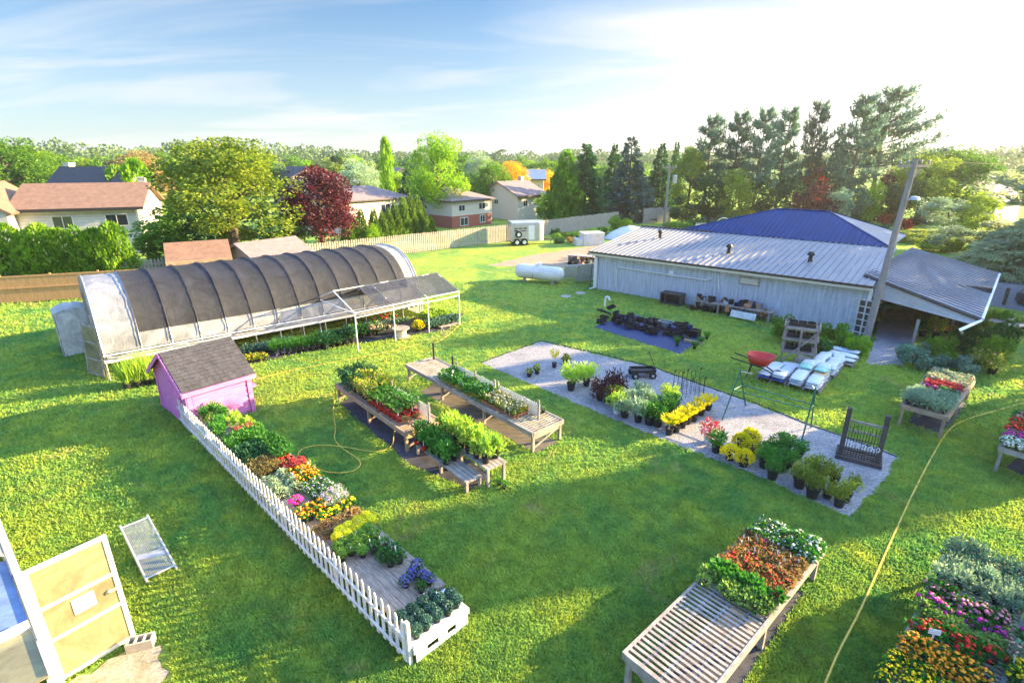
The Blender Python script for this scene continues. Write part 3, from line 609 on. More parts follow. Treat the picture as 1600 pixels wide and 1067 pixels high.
def tree(shape, lm, px, yb, yt, wpx, label, group=None, name=None, P=None, h=None, r=None, cat='tree', var=None):
    P = P or at(px, yb); h = h or hgt(px, yb, yt); r = r or wpx * .5 * dep((P.x, P.y, h/2)) / FPX
    name = name or {'broad': 'broadleaf_tree', 'full': 'broadleaf_tree', 'small': 'broadleaf_tree', 'low': 'broadleaf_tree', 'cone': 'cedar_tree', 'column': 'columnar_tree', 'spruce': 'spruce_tree', 'pine': 'pine_tree', 'pineskew': 'pine_tree'}[shape]
    o = thing(name, label, cat, P, random.uniform(0, 6.28) if shape != 'pineskew' else random.uniform(-.4, .2), group)
    o.scale = (r/3.5, r/3.5, h/10); c, T = tproto(shape, lm, random.randint(0, 1) if var is None else var)
    link(bpy.data.objects.new('crown', c), o); link(bpy.data.objects.new('trunk', T), o); return o
def shrub(lm, px, yb, wpx, hpx, label, group=None, P=None, r=None, h=None, seed=None, cat='shrub'):
    P = P or at(px, yb); s = dep(P)/FPX; r = r or wpx*.5*s; h = h or hpx*s*1.05
    k = ('shrub', lm, (seed or random.randint(0, 2)))
    if k not in _tp: _tp[k] = (crown_broad('foliage', LM[lm], 40+k[2], 1, .62, .42, 2600, .12, lobes=30), MB().tube([(0,0,-.05),(.1,.05,.3),(.2,.1,.6)], [.05,.035,.01], 5).add([(v[0]*-1, v[1], v[2]) for v in MB().tube([(0,0,0),(.12,.1,.35),(.3,.15,.7)], [.04,.03,.01], 5).v], MB().tube([(0,0,0),(.12,.1,.35),(.3,.15,.7)], [.04,.03,.01], 5).f).mesh('stem', M['bark']))
    o = thing('shrub', label, cat, P, random.uniform(0, 6), group); o.scale = (r, r, h)
    link(bpy.data.objects.new('foliage', _tp[k][0]), o); link(bpy.data.objects.new('stem', _tp[k][1]), o); return o

tree('full', 'maroon', 507, 398, 244, 118, 'deep maroon maple with a dense egg shaped crown beside the cedar row')
tree('broad', 'olive', 374, 415, 203, 205, 'huge yellow green spreading tree behind the brown garden shed', var=0)
tree('low', 'mid', 268, 412, 330, 100, 'dark green low tree between the white house and the brown garden shed')
tree('low', 'mid', 438, 402, 322, 80, 'mid green low tree filling the gap left of the maroon maple')
tree('low', 'mid', 300, 414, 305, 120, 'wide low foliage at the foot of the huge yellow green tree')
tree('low', 'olive', 375, 408, 345, 70, 'low yellow green bush tree between the brown shed and the mauve roofed shed')
tree('column', 'bright', 235, 375, 252, 50, 'narrow bright green tree beside the end of the orange roofed house')
tree('column', 'hedge', 200, 350, 262, 44, 'rounded yellow green tree just behind the ridge of the orange roofed house')
tree('broad', 'tan', 222, 335, 232, 110, 'tan brown leafless looking tree behind the narrow bright green tree')
tree('broad', 'mid', 30, 345, 206, 130, 'large dark and light green tree standing left of the dark roofed house')
tree('broad', 'hedge', 78, 335, 222, 90, 'light green round tree just behind the dark roof chimney')
tree('column', 'bright', 610, 340, 219, 23, 'tall narrow columnar tree rising above the cream house')
tree('broad', 'bright', 688, 352, 204, 98, 'tall vivid lime green tree behind the brick and cream house')
tree('broad', 'ps', 567, 330, 241, 66, 'pale whitish green tree behind the maroon maple')
tree('spruce', 'spruceg', 640, 345, 262, 46, 'dark conifer between the columnar tree and the lime green tree')
tree('low', 'dark', 735, 335, 262, 46, 'dark shadowy tree right behind the brick and cream house roof')
tree('broad', 'ps', 752, 322, 229, 54, 'hazy green tree showing above the round dark green tree')
tree('broad', 'mid', 770, 338, 246, 66, 'round deep green tree left of the orange tree')
tree('broad', 'orange', 800, 325, 245, 58, 'bright orange yellow tree behind the gabled house')
tree('broad', 'orange', 845, 312, 258, 46, 'smaller golden tree partly behind the first green conifer')
tree('low', 'bright', 851, 347, 297, 34, 'young yellow green tree in front of the gabled house')
tree('cone', 'mid', 882, 350, 236, 62, 'broad bright green conifer, first of the conifer line from the left')
tree('spruce', 'spruceg', 912, 348, 222, 84, 'tall dark green conifer, second of the conifer line from the left')
tree('spruce', 'spruceg', 955, 338, 224, 52, 'dark conifer peeking out left of the blue spruce')
tree('spruce', 'spruce', 979, 345, 212, 84, 'big blue grey spruce behind the grey fence')
tree('spruce', 'spruceg', 1026, 338, 221, 52, 'dark conifer just right of the blue spruce')
tree('spruce', 'spruceg', 1048, 334, 219, 36, 'slim dark conifer behind the utility pole with the transformer')
tree('broad', 'olive', 1072, 345, 222, 56, 'sunlit yellow green tree right of the transformer pole')
pl = 'tall open pine in the row of pines behind the store'
for i, (x, yt, w, sh) in enumerate(((1097, 180, 66, 'pine'), (1137, 174, 60, 'pine'), (1173, 168, 58, 'pine'), (1209, 167, 66, 'pine'), (1252, 158, 50, 'pine'), (1318, 147, 70, 'pine'), (1352, 140, 96, 'pineskew'))):
    lab = ['first tall pine from the left in the row behind the store', 'second tall pine from the left in the row behind the store', 'thin see-through pine, third from the left in the row behind the store', 'dense grey green pine in the middle of the row behind the store', 'slim pointed pine standing apart before the two tallest pines', 'tall bare stemmed pine just left of the tallest pine', 'tallest pine with long branches swept to the right'][i]
    tree(sh, 'pine', x, 345 + i % 3 * 3, yt, w * 1.25, lab)
tree('spruce', 'pine', 1290, 342, 190, 44, 'short pointed conifer between the slim pine and the two tallest pines')
for i, (x, yb, yt, w, sh, lm, lab) in enumerate((
 (1105, 352, 262, 60, 'low', 'dark', 'dark green undergrowth tree beneath the first tall pine'), (1140, 354, 255, 56, 'low', 'olive', 'yellowish young tree beneath the second tall pine'),
 (1180, 352, 268, 60, 'low', 'dark', 'dark bushy tree beneath the third tall pine'), (1222, 350, 262, 60, 'low', 'spruceg', 'deep green bushy tree beneath the dense grey green pine'),
 (1262, 348, 240, 40, 'low', 'red', 'reddish leaved tree beneath the slim pointed pine'), (1268, 356, 282, 66, 'low', 'maroon', 'dark purple bushy tree just behind the blue roof ridge'),
 (1300, 356, 285, 44, 'low', 'ps', 'grey green bushy tree right of the dark purple tree'), (1350, 352, 272, 44, 'low', 'bright', 'slim yellow green tree below the tallest pine'),
 (1372, 348, 262, 40, 'low', 'maroon', 'small crimson tree right of the slim yellow green tree'), (1325, 352, 275, 50, 'low', 'pine', 'shadowed green bushy tree under the two tallest pines'),
 (1430, 350, 224, 96, 'broad', 'olive', 'wide round yellow green tree behind the leaning utility pole'), (1478, 348, 219, 110, 'broad', 'mid', 'tall rounded green tree right of the leaning utility pole top'),
 (1400, 352, 275, 70, 'low', 'spruceg', 'dark bushy conifer left of the leaning utility pole'), (1475, 362, 300, 84, 'low', 'ps', 'grey leaved bushy tree left of the white gabled house'), (1520, 368, 290, 60, 'low', 'olive', 'light green bushy tree in front of the white gabled house'),
 (1065, 352, 300, 50, 'low', 'dark', 'dark green bushy tree right behind the transformer pole foot'))):
    tree(sh, lm, x, yb, yt, w, lab)
tree('low', 'ps', 1478, 392, 345, 60, 'small grey green tree just behind the shop awning roof')
tree('low', 'pinelight', 1545, 398, 335, 80, 'soft green bushy tree beside the driveway at the right')
tree('pineskew', 'pinelight', 1640, 0, 0, 0, 'large blurred conifer filling the right edge, upper one', P=at(1685, 415), h=hgt(1685, 415, 205), r=6.5).rotation_euler[2] = 3.0
for px_, py_, yt_, r_, lm_, lab in ((1640, 430, 305, 5.6, 'pinelight', 'spreading conifer above the driveway at the right edge'),):
    P = at(px_, py_); h_ = hgt(px_, py_, yt_); o = thing('spruce_tree', lab, 'tree', P, 1.0)
    link(bpy.data.objects.new('crown', crown_spruce('crown', LM[lm_], px_, r_, h_, 26, 26, .42, .3, .12, 60)), o); MB().tube([(0, 0, -.1), (0, 0, h_*.95)], [.3, .05], 7).build('trunk', M['bark'], o)
# cedars
for i, (x, yt, w) in enumerate(((547, 333, 26), (558, 338, 22), (568, 326, 22), (587, 325, 22), (600, 330, 20), (610, 326, 22), (620, 315, 24), (633, 308, 26), (645, 303, 24), (655, 305, 24), (663, 322, 20), (673, 337, 20))):
    tree('cone', 'cedar', x, 388 - (x-547)*.17, yt, w, 'slim pointed cedar in the row along the pale picket boundary fence', 'cedars in the row along the pale boundary fence')
tree('low', 'bright', 583, 386, 345, 24, 'small yellow green bush growing in the cedar row', cat='bush')
for i in range(9):
    x = -25 + i*27.5; P = at(x, 452); P.z = 0
    tree('column' if i % 3 else 'cone', 'hedge', x, 452, 353 - (i == 8)*2 + (i % 2)*7, 52, 'bright green cedar in the tall hedge behind the brown board fence', 'cedars of the tall hedge behind the brown fence')
# woodland beyond the houses
wg = random.Random(5)
for yb, x0, x1, st, yt in ((330, -40, 250, 36, 246), (318, -60, 470, 40, 240), (318, 520, 660, 34, 250), (306, -60, 1040, 42, 240), (296, -80, 900, 38, 237), (288, -80, 1000, 36, 236), (303, 1380, 1700, 44, 238)):
    x = x0
    while x < x1:
        xx = x + wg.uniform(-12, 12); lm = wg.choice(['mid', 'hedge', 'olive', 'dark', 'bright', 'mid', 'far']); tt = yt + wg.uniform(-7, 9) + max(0, xx)*.012
        lab = {'mid': 'mid green tree in the woods beyond the houses', 'hedge': 'fresh green tree in the woods beyond the houses', 'olive': 'yellowish green tree in the woods beyond the houses', 'dark': 'dark green tree in the woods beyond the houses', 'bright': 'lime green tree in the woods beyond the houses', 'far': 'grey green tree in the woods beyond the houses'}[lm]
        tree(wg.choice(['small', 'small', 'low']), lm, xx, yb + wg.uniform(-3, 3), tt, wg.uniform(36, 56), lab, lab.split(' tree')[0] + ' trees in the woods beyond the houses', var=wg.randint(0, 1)); x += st
# far forest reading as one mass
rng = np.random.default_rng(11); parts = []
for i in range(1700):
    az = rng.uniform(-56, 56); dd = 260 + 640 * rng.random() ** 1.3
    c = np.array([dd*math.sin(R(az)), dd*math.cos(R(az)), 0]); hh_ = rng.uniform(10, 14) * (1.12 if az < -18 else .92); rr = rng.uniform(4, 7)
    u = sph(150, rng); u[:, 2] = np.abs(u[:, 2]); Pn = c + u * np.array([rr, rr, hh_*.62]) + np.array([0, 0, hh_*.36]); parts.append(leafquads(Pn, u, 1.15, .95, rng))
tag(link(bpy.data.objects.new('far_forest', np_mesh('far_forest', *join(parts), LM['far']))), 'distant forest along the horizon', 'forest', kind='stuff')
# trees standing outside the picture on the sunny side, which throw the dappled shade
S_ = Vector((math.cos(R(SUN_AZ)), math.sin(R(SUN_AZ)), 0)); N_ = Vector((-S_.y, S_.x, 0))
for i, (u, s, r, h, lm, sh) in enumerate(((-4, 30, 4, 10, 'mid', 'broad'), (.8, 31, 3.4, 11, 'dark', 'broad'), (2.4, 40, 2.0, 13, 'mid', 'column'), (8.5, 36, 1.5, 10.4, 'mid', 'column'), (10.0, 35, 1.3, 10.2, 'mid', 'column'), (9.0, 44, 1.9, 12.4, 'dark', 'column'),
   (13.6, 38, 1.3, 8, 'hedge', 'column'), (15.8, 39, 1.7, 9.6, 'hedge', 'column'), (18.5, 40, 1.7, 9.8, 'hedge', 'column'), (20.8, 42, 1.7, 8.2, 'hedge', 'column'), (26.3, 57, 4.6, 14.5, 'mid', 'broad'), (22.8, 53, 2.4, 13, 'mid', 'column'), (28.6, 60, 2.6, 13.5, 'dark', 'column'))):
    P = N_*u + S_*s; tree(sh, lm, 0, 0, 0, 0, 'tree standing east of the plant stands, outside the picture', 'trees east of the plant stands', P=Vector((P.x, P.y, 0)), h=h, r=r)
# ---------------------------------------------------------------- fences
def fence(name, label, A, B, h, style, m, cat='fence', z0=0.0):
    A, B = Vector(A), Vector(B); d = B - A; L = Vector((d.x, d.y, 0)).length; r = thing(name, label, cat, (A.x, A.y, 0), math.atan2(d.y, d.x))
    if style == 'board':
        b = MB(); x = 0
        while x < L: b.box(x, x+.145, -.012, .012, .05, h-.12); x += .15
        b.build('board_panel', m, r); t = MB().box(0, L, -.03, .03, h-.118, h-.03).box(0, L, .014, .05, .3, .4).box(0, L, -.05, -.014, h*.52, h*.52+.08); t.build('rail', m, r); ps = 2.4
    elif style == 'picket':
        b = MB(); x = 0; rg = random.Random(3)
        while x < L:
            hh = h + rg.uniform(-.04, .03); b.box(x, x+.125, -.01, .01, .06, hh); x += .205
        b.build('pickets', m, r); MB().box(0, L, .012, .05, .35, .44).box(0, L, .012, .05, h-.4, h-.31).build('rail', m, r); ps = 2.4
    elif style == 'close':
        b = MB(); x = 0; rg = random.Random(4)
        while x < L: b.box(x, x+.13, -.01, .01, .03, h + rg.uniform(-.06, .05)); x += .14
        b.build('board_panel', m, r); MB().box(0, L, .012, .05, .35, .44).box(0, L, .012, .05, h-.4, h-.31).build('rail', m, r); ps = 2.4
    elif style == 'white':
        b = MB(); x = .02; rg = random.Random(8)
        while x < L - .03:
            zz = .06 + rg.uniform(-.02, .02); w = .082; tt = rg.uniform(-.012, .012); H = h + rg.uniform(-.02, .02)
            vs = [(x, -.012, zz), (x+w, -.012, zz), (x+w+tt, -.012, H-.07), (x+w/2+tt, -.012, H), (x+tt, -.012, H-.07)]
            vs += [(a_, .008, c_) for a_, _, c_ in vs]; b.add(vs, [(0,1,2,3,4), (9,8,7,6,5)] + [(i, (i+1) % 5, 5+(i+1) % 5, 5+i) for i in range(5)]); x += .205
        b.build('pickets', m, r); MB().box(0, L, .010, .04, .20, .25).box(0, L, .010, .04, h-.36, h-.31).build('rail', m, r); ps = 2.42
    k = 0
    while k*ps <= L + .1:
        x = min(k*ps, L); MB().box(x-.045, x+.045, *((.052, .14) if style != 'white' else (-.075, -.0135)), 0, h-.06 - (.2 if style == 'white' and k else 0) + (.09 if style == 'board' else 0)).build('post', m, r); k += 1
    return r
A0 = at(-70, 480); A1 = at(92, 469); dA = (A1 - A0).normalized()
PF0, PF1 = Vector((-10.4, 47, 0)), Vector((-.7, 55.2, 0)); dF = (PF1-PF0).normalized(); PF_L = PF0 - dF*19.5
fence('board_fence', 'orange brown board fence behind the hoop greenhouse at the left', A0, A0 + dA*13.5, 1.65, 'board', M['cedarf'])
fence('picket_fence', 'tall pale grey spaced picket fence along the neighbours gardens', PF_L, PF1, 1.75, 'picket', M['greyf'])
fence('board_fence', 'weathered grey board fence running right from behind the horse trailer', at(792, 376.5), at(965, 351), 1.7, 'close', M['greyf'])
fence('board_fence', 'short grey blue board fence panel left of the transformer pole', at(1005, 349), at(1047, 347), 2.0, 'close', M['greyf'])
fence('board_fence', 'dark board fence in the shade beneath the pines', at(1095, 352), at(1180, 350), 1.8, 'close', M['siding'])
FA, FB = at(637, 1038), at(284, 662)
fence('picket_fence', 'white pointed picket fence behind the long flower table', FA, FB, .95, 'white', M['white'])

# ---------------------------------------------------------------- houses
def window(root, side, L, D, u, z, w, h, frame=M['white'], pane=M['glass'], off=.0):
    f = MB(); p = MB(); e = .035 + off
    def bx(b, u0, u1, z0, z1, d0, d1):
        if side == 'front': b.box(u0, u1, -d1, -d0, z0, z1)
        elif side == 'left': b.box(-d1, -d0, u0, u1, z0, z1)
        elif side == 'right': b.box(L+d0, L+d1, u0, u1, z0, z1)
    t = .08
    bx(f, u, u+w, z, z+t, off, e); bx(f, u, u+w, z+h-t, z+h, off, e); bx(f, u, u+t, z+t, z+h-t, off, e); bx(f, u+w-t, u+w, z+t, z+h-t, off, e); bx(f, u+w/2-.03, u+w/2+.03, z+t, z+h-t, off, e)
    bx(p, u+t, u+w-t, z+t, z+h-t, off+.003, e-.018)
    fo = f.build('window', frame, root); p.build('pane', pane, fo)
def house(name, label, loc, rz, L, D, wh, rh, roof, wm_, rm, wins=(), over=.45, brick=0, chim=None, cat='house', hipx=None, trim=M['trim']):
    r = thing(name, label, cat, loc, rz)
    if roof == 'gx': w = MB().prism([(0, 0), (D, 0), (D, wh), (D/2, wh+rh), (0, wh)], 0, L); w.v = [(y, x, z) for x, y, z in w.v]
    elif roof == 'gy': w = MB().prism([(0, 0), (L, 0), (L, wh), (L/2, wh+rh), (0, wh)], 0, D)
    else: w = MB().box(0, L, 0, D, 0, wh)
    w.build('wall', wm_, r)
    if brick: MB().box(-.06, L+.06, -.06, D+.06, 0, brick).build('brick_wall', M['brick'], r)
    o = over; s = rh/(D/2 if roof != 'gy' else L/2); R_ = MB(); T = .16
    if roof == 'gx':
        a = wh - o*s; R_.slab([(-o, -o, a+T), (L+o, -o, a+T), (L+o, D/2, wh+rh+T), (-o, D/2, wh+rh+T)], T); R_.slab([(-o, D+o, a+T), (L+o, D+o, a+T), (L+o, D/2, wh+rh+T), (-o, D/2, wh+rh+T)], T)
        MB().box(-o, L+o, -o-.05, -o, a-.06, a+T+.02).build('gutter', trim, r)
    elif roof == 'gy':
        a = wh - o*s; R_.slab([(-o, -o, a+T), (-o, D+o, a+T), (L/2, D+o, wh+rh+T), (L/2, -o, wh+rh+T)], T); R_.slab([(L+o, -o, a+T), (L+o, D+o, a+T), (L/2, D+o, wh+rh+T), (L/2, -o, wh+rh+T)], T)
    else:
        x0, x1 = hipx or (D/2, L-D/2); a = wh + .02
        vs = [(-o,-o,a),(L+o,-o,a),(L+o,D+o,a),(-o,D+o,a),(x0,D/2,wh+rh),(x1,D/2,wh+rh)]
        R_.add(vs, [(3,2,1,0),(0,1,5,4),(1,2,5),(2,3,4,5),(3,0,4)]); MB().box(-o-.02, L+o+.02, -o-.02, D+o+.02, wh-.12, wh+.015).build('fascia', trim, r)
    ro = R_.build('roof', rm, r)
    if chim: cx, cy, cw, ch = chim; MB().box(cx, cx+cw, cy, cy+cw, wh, wh+rh+ch).box(cx-.06, cx+cw+.06, cy-.06, cy+cw+.06, wh+rh+ch, wh+rh+ch+.1).build('chimney', M['stucco'], ro)
    if roof != 'gy' and cat == 'house':
        for (vx, vy) in ((L*.3, D*.62), (L*.55, D*.66)): MB().box(vx, vx+.25, vy, vy+.25, wh+rh*.55, wh+rh*1.02).build('roof_vent', trim, ro)
        MB().tube([(L-.1, -.06, wh-.1), (L-.1, -.06, .1)], .045, 6).build('downspout', M['whitem'], r)
        sl_ = MB(); z_ = .25 + brick
        while z_ < wh-.2: sl_.box(.02, L-.02, -.012, -.001, z_, z_+.02); z_ += .24
        sl_.build('siding_lines', M['concrete'], r)
    for q in wins: window(r, q[0], L, D, *q[1:], off=(.06 if brick and q[2] < brick else 0))
    return r
def fit(c, rgt, lft):      # corner, right end of the front wall, left end of the side wall
    d = rgt - c; rz = math.atan2(d.y, d.x); y = Vector((-math.sin(rz), math.cos(rz), 0)); return rz, d.length, abs((lft - c).dot(y))
# brick and cream two storey house
c = at(707, 357); rz, L, D = fit(c, at(768, 349.5), at(660, 347)); wh = hgt(707, 357, 314)
house('house', 'two storey house, red brick below and cream siding above, hip roof', c, rz, L, D, wh, 1.35, 'hip', M['sidingw'], M['shinglem'],
      [('front', L*.16, wh*.60, L*.16, wh*.24), ('front', L*.66, wh*.60, L*.18, wh*.28), ('front', L*.18, wh*.06, L*.20, wh*.32), ('front', L*.68, wh*.10, L*.14, wh*.30), ('left', D*.55, wh*.62, D*.12, wh*.18)], brick=wh*.44, hipx=(L*.38, L*.62), over=.4)
# gabled cream house
c = at(809, 345); wh = hgt(809, 345, 306); rz, L, D = fit(c, at(852, 340.5), at(763, 337.5))
house('house', 'pale grey gabled two storey house with a brown roof', c, rz, L, D, wh, 1.7, 'gx', M['sidingw'], M['shinglem'], [('front', L*.18, wh*.55, L*.16, wh*.28), ('front', L*.6, wh*.55, L*.16, wh*.28), ('left', D*.5, wh*.6, D*.12, wh*.22)], over=.35, chim=(L*.8, D*.5, .6, .6))
# cream bungalow behind the maple and cedars
wh = hgt(600, 362, 311); a_, b_ = at(545, 314, wh), at(637, 307.5, wh); a_.z = b_.z = 0; d = b_-a_; rz = math.atan2(d.y, d.x)
house('house', 'cream house with a brown roof and skylight between maple and columnar tree', a_, rz, d.length, 8.5, wh, 1.35, 'hip', M['sidingw'], M['shinglem'], [('front', d.length*.5, wh*.4, 1.5, wh*.45), ('front', d.length*.8, wh*.45, 1.2, wh*.35)], hipx=(2, d.length-2.4))
# house behind it with a low pale roof, and roofs further away
for (x0, y0, x1, y1, yb, rm_, rh_, lab) in ((532, 285, 585, 284, 322, 'steel', 1.2, 'distant house with a pale metallic roof above the cream house'), (424, 274, 456, 276, 316, 'shingle', 1.6, 'distant house with a dark roof left of the maroon maple'), (585, 275, 606, 277, 312, 'shinglem', 1.6, 'distant house with a mauve roof left of the columnar tree'), (826, 276, 850, 276, 318, 'siding', 1.2, 'tiny distant grey house beyond the orange tree'), (70, 296, 186, 297, 352, 'shingle', 2.6, 'house with a large dark grey roof and chimney behind the orange roofed house')):
    wh = hgt(x0, yb, y0); a_, b_ = at(x0, y0, wh), at(x1, y1, wh); a_.z = b_.z = 0; d = b_-a_; L = d.length
    house('house', lab, a_, math.atan2(d.y, d.x), L, L*.6, wh, rh_, 'gx', M['sidingw'], M[rm_], [('front', L*.2, wh*.5, L*.12, wh*.25), ('front', L*.6, wh*.5, L*.12, wh*.25)], chim=(.1, L*.3, .9, .5) if x0 == 70 else None)
# orange roofed house at the left
wh = hgt(215, 397, 323); a_, b_ = at(20, 327, wh), at(216, 322, wh); a_.z = b_.z = 0; d = b_-a_; rz = math.atan2(d.y, d.x); L = d.length
h1 = house('house', 'white house with a long orange brown roof behind the tall hedge', a_, rz, L, 8.4, wh, 1.75, 'gx', M['stucco'], M['shingleb'],
      [('front', L*.27, wh*.58, 1.5, wh*.27), ('front', L*.70, wh*.60, 1.7, wh*.26)], over=.45, chim=(L*.93, 4.3, .6, .5))
MB().prism([(-5.2, 0), (.1, 0), (.1, wh), (-2.55, wh+1.9), (-5.2, wh)], -1.6, 6.5).build('gable_wing', M['stucco'], h1)
MB().slab([(.6, -2, wh-.2), (.6, 6.6, wh-.2), (-2.55, 6.6, wh+2.1), (-2.55, -2, wh+2.1)], .16).slab([(-5.7, -2, wh-.2), (-5.7, 6.6, wh-.2), (-2.55, 6.6, wh+2.1), (-2.55, -2, wh+2.1)], .16).build('wing_roof', M['shingleb'], h1)
wf = MB().box(-3.3, -1.6, -1.64, -1.60, wh*.35, wh*.68).build('window', M['white'], h1); MB().box(-3.2, -1.7, -1.66, -1.64, wh*.38, wh*.65).build('pane', M['glass'], wf)
# sheds beyond the fence
c = at(268, 418); wh = hgt(268, 418, 408); a_, b_ = at(266, 409, 1.9), at(356, 402, 1.9); a_.z = b_.z = 0; d = b_-a_
house('garden_shed', 'brown garden shed with a reddish shingle roof behind the fence', a_, math.atan2(d.y, d.x), d.length, 3.2, 1.9, .85, 'gx', M['woodw'], M['shingleb'], [('left', .8, .9, .9, .6)], over=.25, cat='shed', trim=M['woodw'])
a_, b_ = at(398, 405, 1.7), at(482, 392, 1.7); a_.z = b_.z = 0; d = b_-a_
house('garden_shed', 'low shed with a pinkish mauve roof right of the brown garden shed', a_, math.atan2(d.y, d.x), d.length, 3.6, 1.7, .8, 'gx', M['sidingw'], M['shinglem'], [('left', .8, .8, .8, .5)], over=.3, cat='shed', trim=M['white'])
# white gabled house at the far right
c = at(1548, 352); wh = hgt(1548, 352, 316)
house('house', 'white gabled house with a purple blue roof among the conifers at the right', c, R(32), 9, 8.5, wh, 3.3, 'gx', M['stucco'], M['shinglep'], [('left', 3.0, 1.0, 1.2, 1.0)], over=.3)

# ---------------------------------------------------------------- the store
O = Vector((5.45, 34.35, 0)); RZ = R(-40.6)
st = thing('store_building', 'long low blue grey board building with a ribbed metal roof and blue hip roof', 'building', O, RZ)
WL, WH, WB, HB = 15.1, 2.35, 6.7, 3.25
w = MB().prism([(0, 0), (WB, 0), (WB, HB-.1), (0, WH)], 0, WL); w.v = [(y, x, z) for x, y, z in w.v]; w.build('wall', M['siding'], st)
bt = MB(); x = .1
while x < WL: bt.box(x, x+.05, -.022, 0, .05, WH-.16); x += .2
bt.build('battens', M['siding'], st)
MB().box(-.3, WL+.1, -.36, -.30, WH-.12, WH+.10).box(-.3, WL+.1, -.30, -.03, WH-.12, WH-.08).build('fascia', M['whitem'], st)
gt = MB().box(-.32, WL+.12, -.46, -.37, WH+.02, WH+.12); gt.build('gutter', M['trim'], st)
def zr(y): return WH + .12 + (HB-WH) * (y+.3)/(WB+.3)
ro = MB().slab([(-.35, -.42, zr(-.42)), (WL+.1, -.42, zr(-.42)), (WL+.1, WB, zr(WB)), (-.35, WB, zr(WB))], .08)
x = -.33
while x < WL+.05: ro.slab([(x, -.44, zr(-.44)+.05), (x+.06, -.44, zr(-.44)+.05), (x+.06, WB, zr(WB)+.05), (x, WB, zr(WB)+.05)], .048); x += .33
ro = ro.build('roof', M['steel'], st); MB().box(-.4, WL*.32, WB, WB+.12, zr(WB)-.1, zr(WB)+.1).build('ridge_cap', M['trim'], ro)
for px_, py_ in ((1031, 374), (1139, 392), (1266, 405)):
    q = at(px_, py_, 2.95); q = Matrix.Rotation(-RZ, 3, 'Z') @ (q - O); zz = zr(q.y)
    MB().lathe([(.13, zz-.05), (.10, zz+.25), (.10, zz+.34), (.19, zz+.36), (.19, zz+.42), (.11, zz+.55), (.03, zz+.57)], 10, (q.x, q.y, 0)).build('roof_vent', M['black'], ro)
# blue hip roof at the back
hx0, hx1, hy0, hy1, rx0, rx1, rz_ = 2.6, 14.9, WB+.0, 14.8, 7.7, 10.8, 4.85
MB().box(hx0+.5, hx1-.4, hy0+.3, hy1-.5, 0, HB-.06).build('rear_wall', M['siding'], st)
ym = (hy0+hy1)/2; e = HB+.02; hv = [(hx0,hy0,e+.14),(hx1,hy0,e+.14),(hx1,hy1,e),(hx0,hy1,e),(rx0,ym,rz_),(rx1,ym,rz_)]
hp = MB().add(hv, [(3,2,1,0),(0,1,5,4),(2,3,4,5),(3,0,4)]); hp = hp.build('blue_roof', M['blueroof'], st)
MB().slab([(hx1, hy0, e+.142), (hx1, hy1, e+.002), (rx1, ym, rz_+.004)], .02).build('lit_hip_end', M['steel'], st)  # grey steel on the sunward face stands in for sunlight on the blue
rb = MB()
for k in range(44):
    x = hx0 + .3*k + .15
    if x > hx1: break
    t = min(1, (x-hx0)/(rx0-hx0), (hx1-x)/(hx1-rx1)); rb.bar((x, hy0, e+.16), (x, hy0 + (ym-hy0)*t, e+.16 + (rz_-e-.16)*t), .04, .04)
rb.build('roof_ribs', M['blueroof'], hp); MB().bar(hv[1], hv[5], .12, .06).bar(hv[4], hv[5], .2, .08).bar(hv[0], hv[4], .12, .06).bar(hv[2], hv[5], .12, .06).build('ridge_cap', M['blueroof'], hp)
# wall fittings
def wl(px_, py_):     # pixel to the plane of the front wall (local x, z)
    for k in range(3): pass
    # intersect the ray with the plane y_local = 0
    v = (533-py_)/FPX; ray = Vector(((px_-800)/FPX, _cp+v*_sp, -_sp+v*_cp)); n_ = Vector((-math.sin(RZ), math.cos(RZ), 0)); n_ = Matrix.Rotation(RZ, 3, 'Z') @ Vector((0, 1, 0))
    o_ = Vector((0, 0, CAM_H)); t = (O - o_).dot(n_) / ray.dot(n_); P = o_ + ray*t; q = Matrix.Rotation(-RZ, 3, 'Z') @ (P - O); return q.x, P.z
def wpt(p): x, z = wl(*p); return (x, -.07, z)
MB().tube([wpt(p) for p in ((963, 448), (965, 420), (970, 417), (1050, 429), (1105, 437), (1113, 434))], .035, 6).build('conduit', M['whitem'], st)
MB().tube([wpt(p) for p in ((1115, 424), (1123, 427), (1124, 452))], .035, 6).build('drain_pipe', M['whitem'], st)
MB().tube([(.15, -.33, WH-.1), (.15, -.1, WH-.3), (.15, -.1, .12), (-.05, -.5, .06)], .05, 8).build('downspout', M['whitem'], st)
x, z = wl(1171, 439); wf = MB().box(x-.55, x+.55, -.05, -.02, z-.22, z+.22).build('window', M['wood'], st); MB().box(x-.45, x+.45, -.06, -.05, z-.15, z+.15).build('pane', M['sidingw'], wf)
x, z = wl(1050, 425); MB().box(x-.14, x+.14, -.12, -.02, z-.1, z+.1).build('meter_box', M['whitem'], st)
MB().box(WL-.02, WL+.12, -.1, .06, 0, WH-.14).build('corner_board', M['whitem'], st); MB().box(-.08, .1, -.06, -.025, 0, WH-.14).build('corner_board', M['whitem'], st)
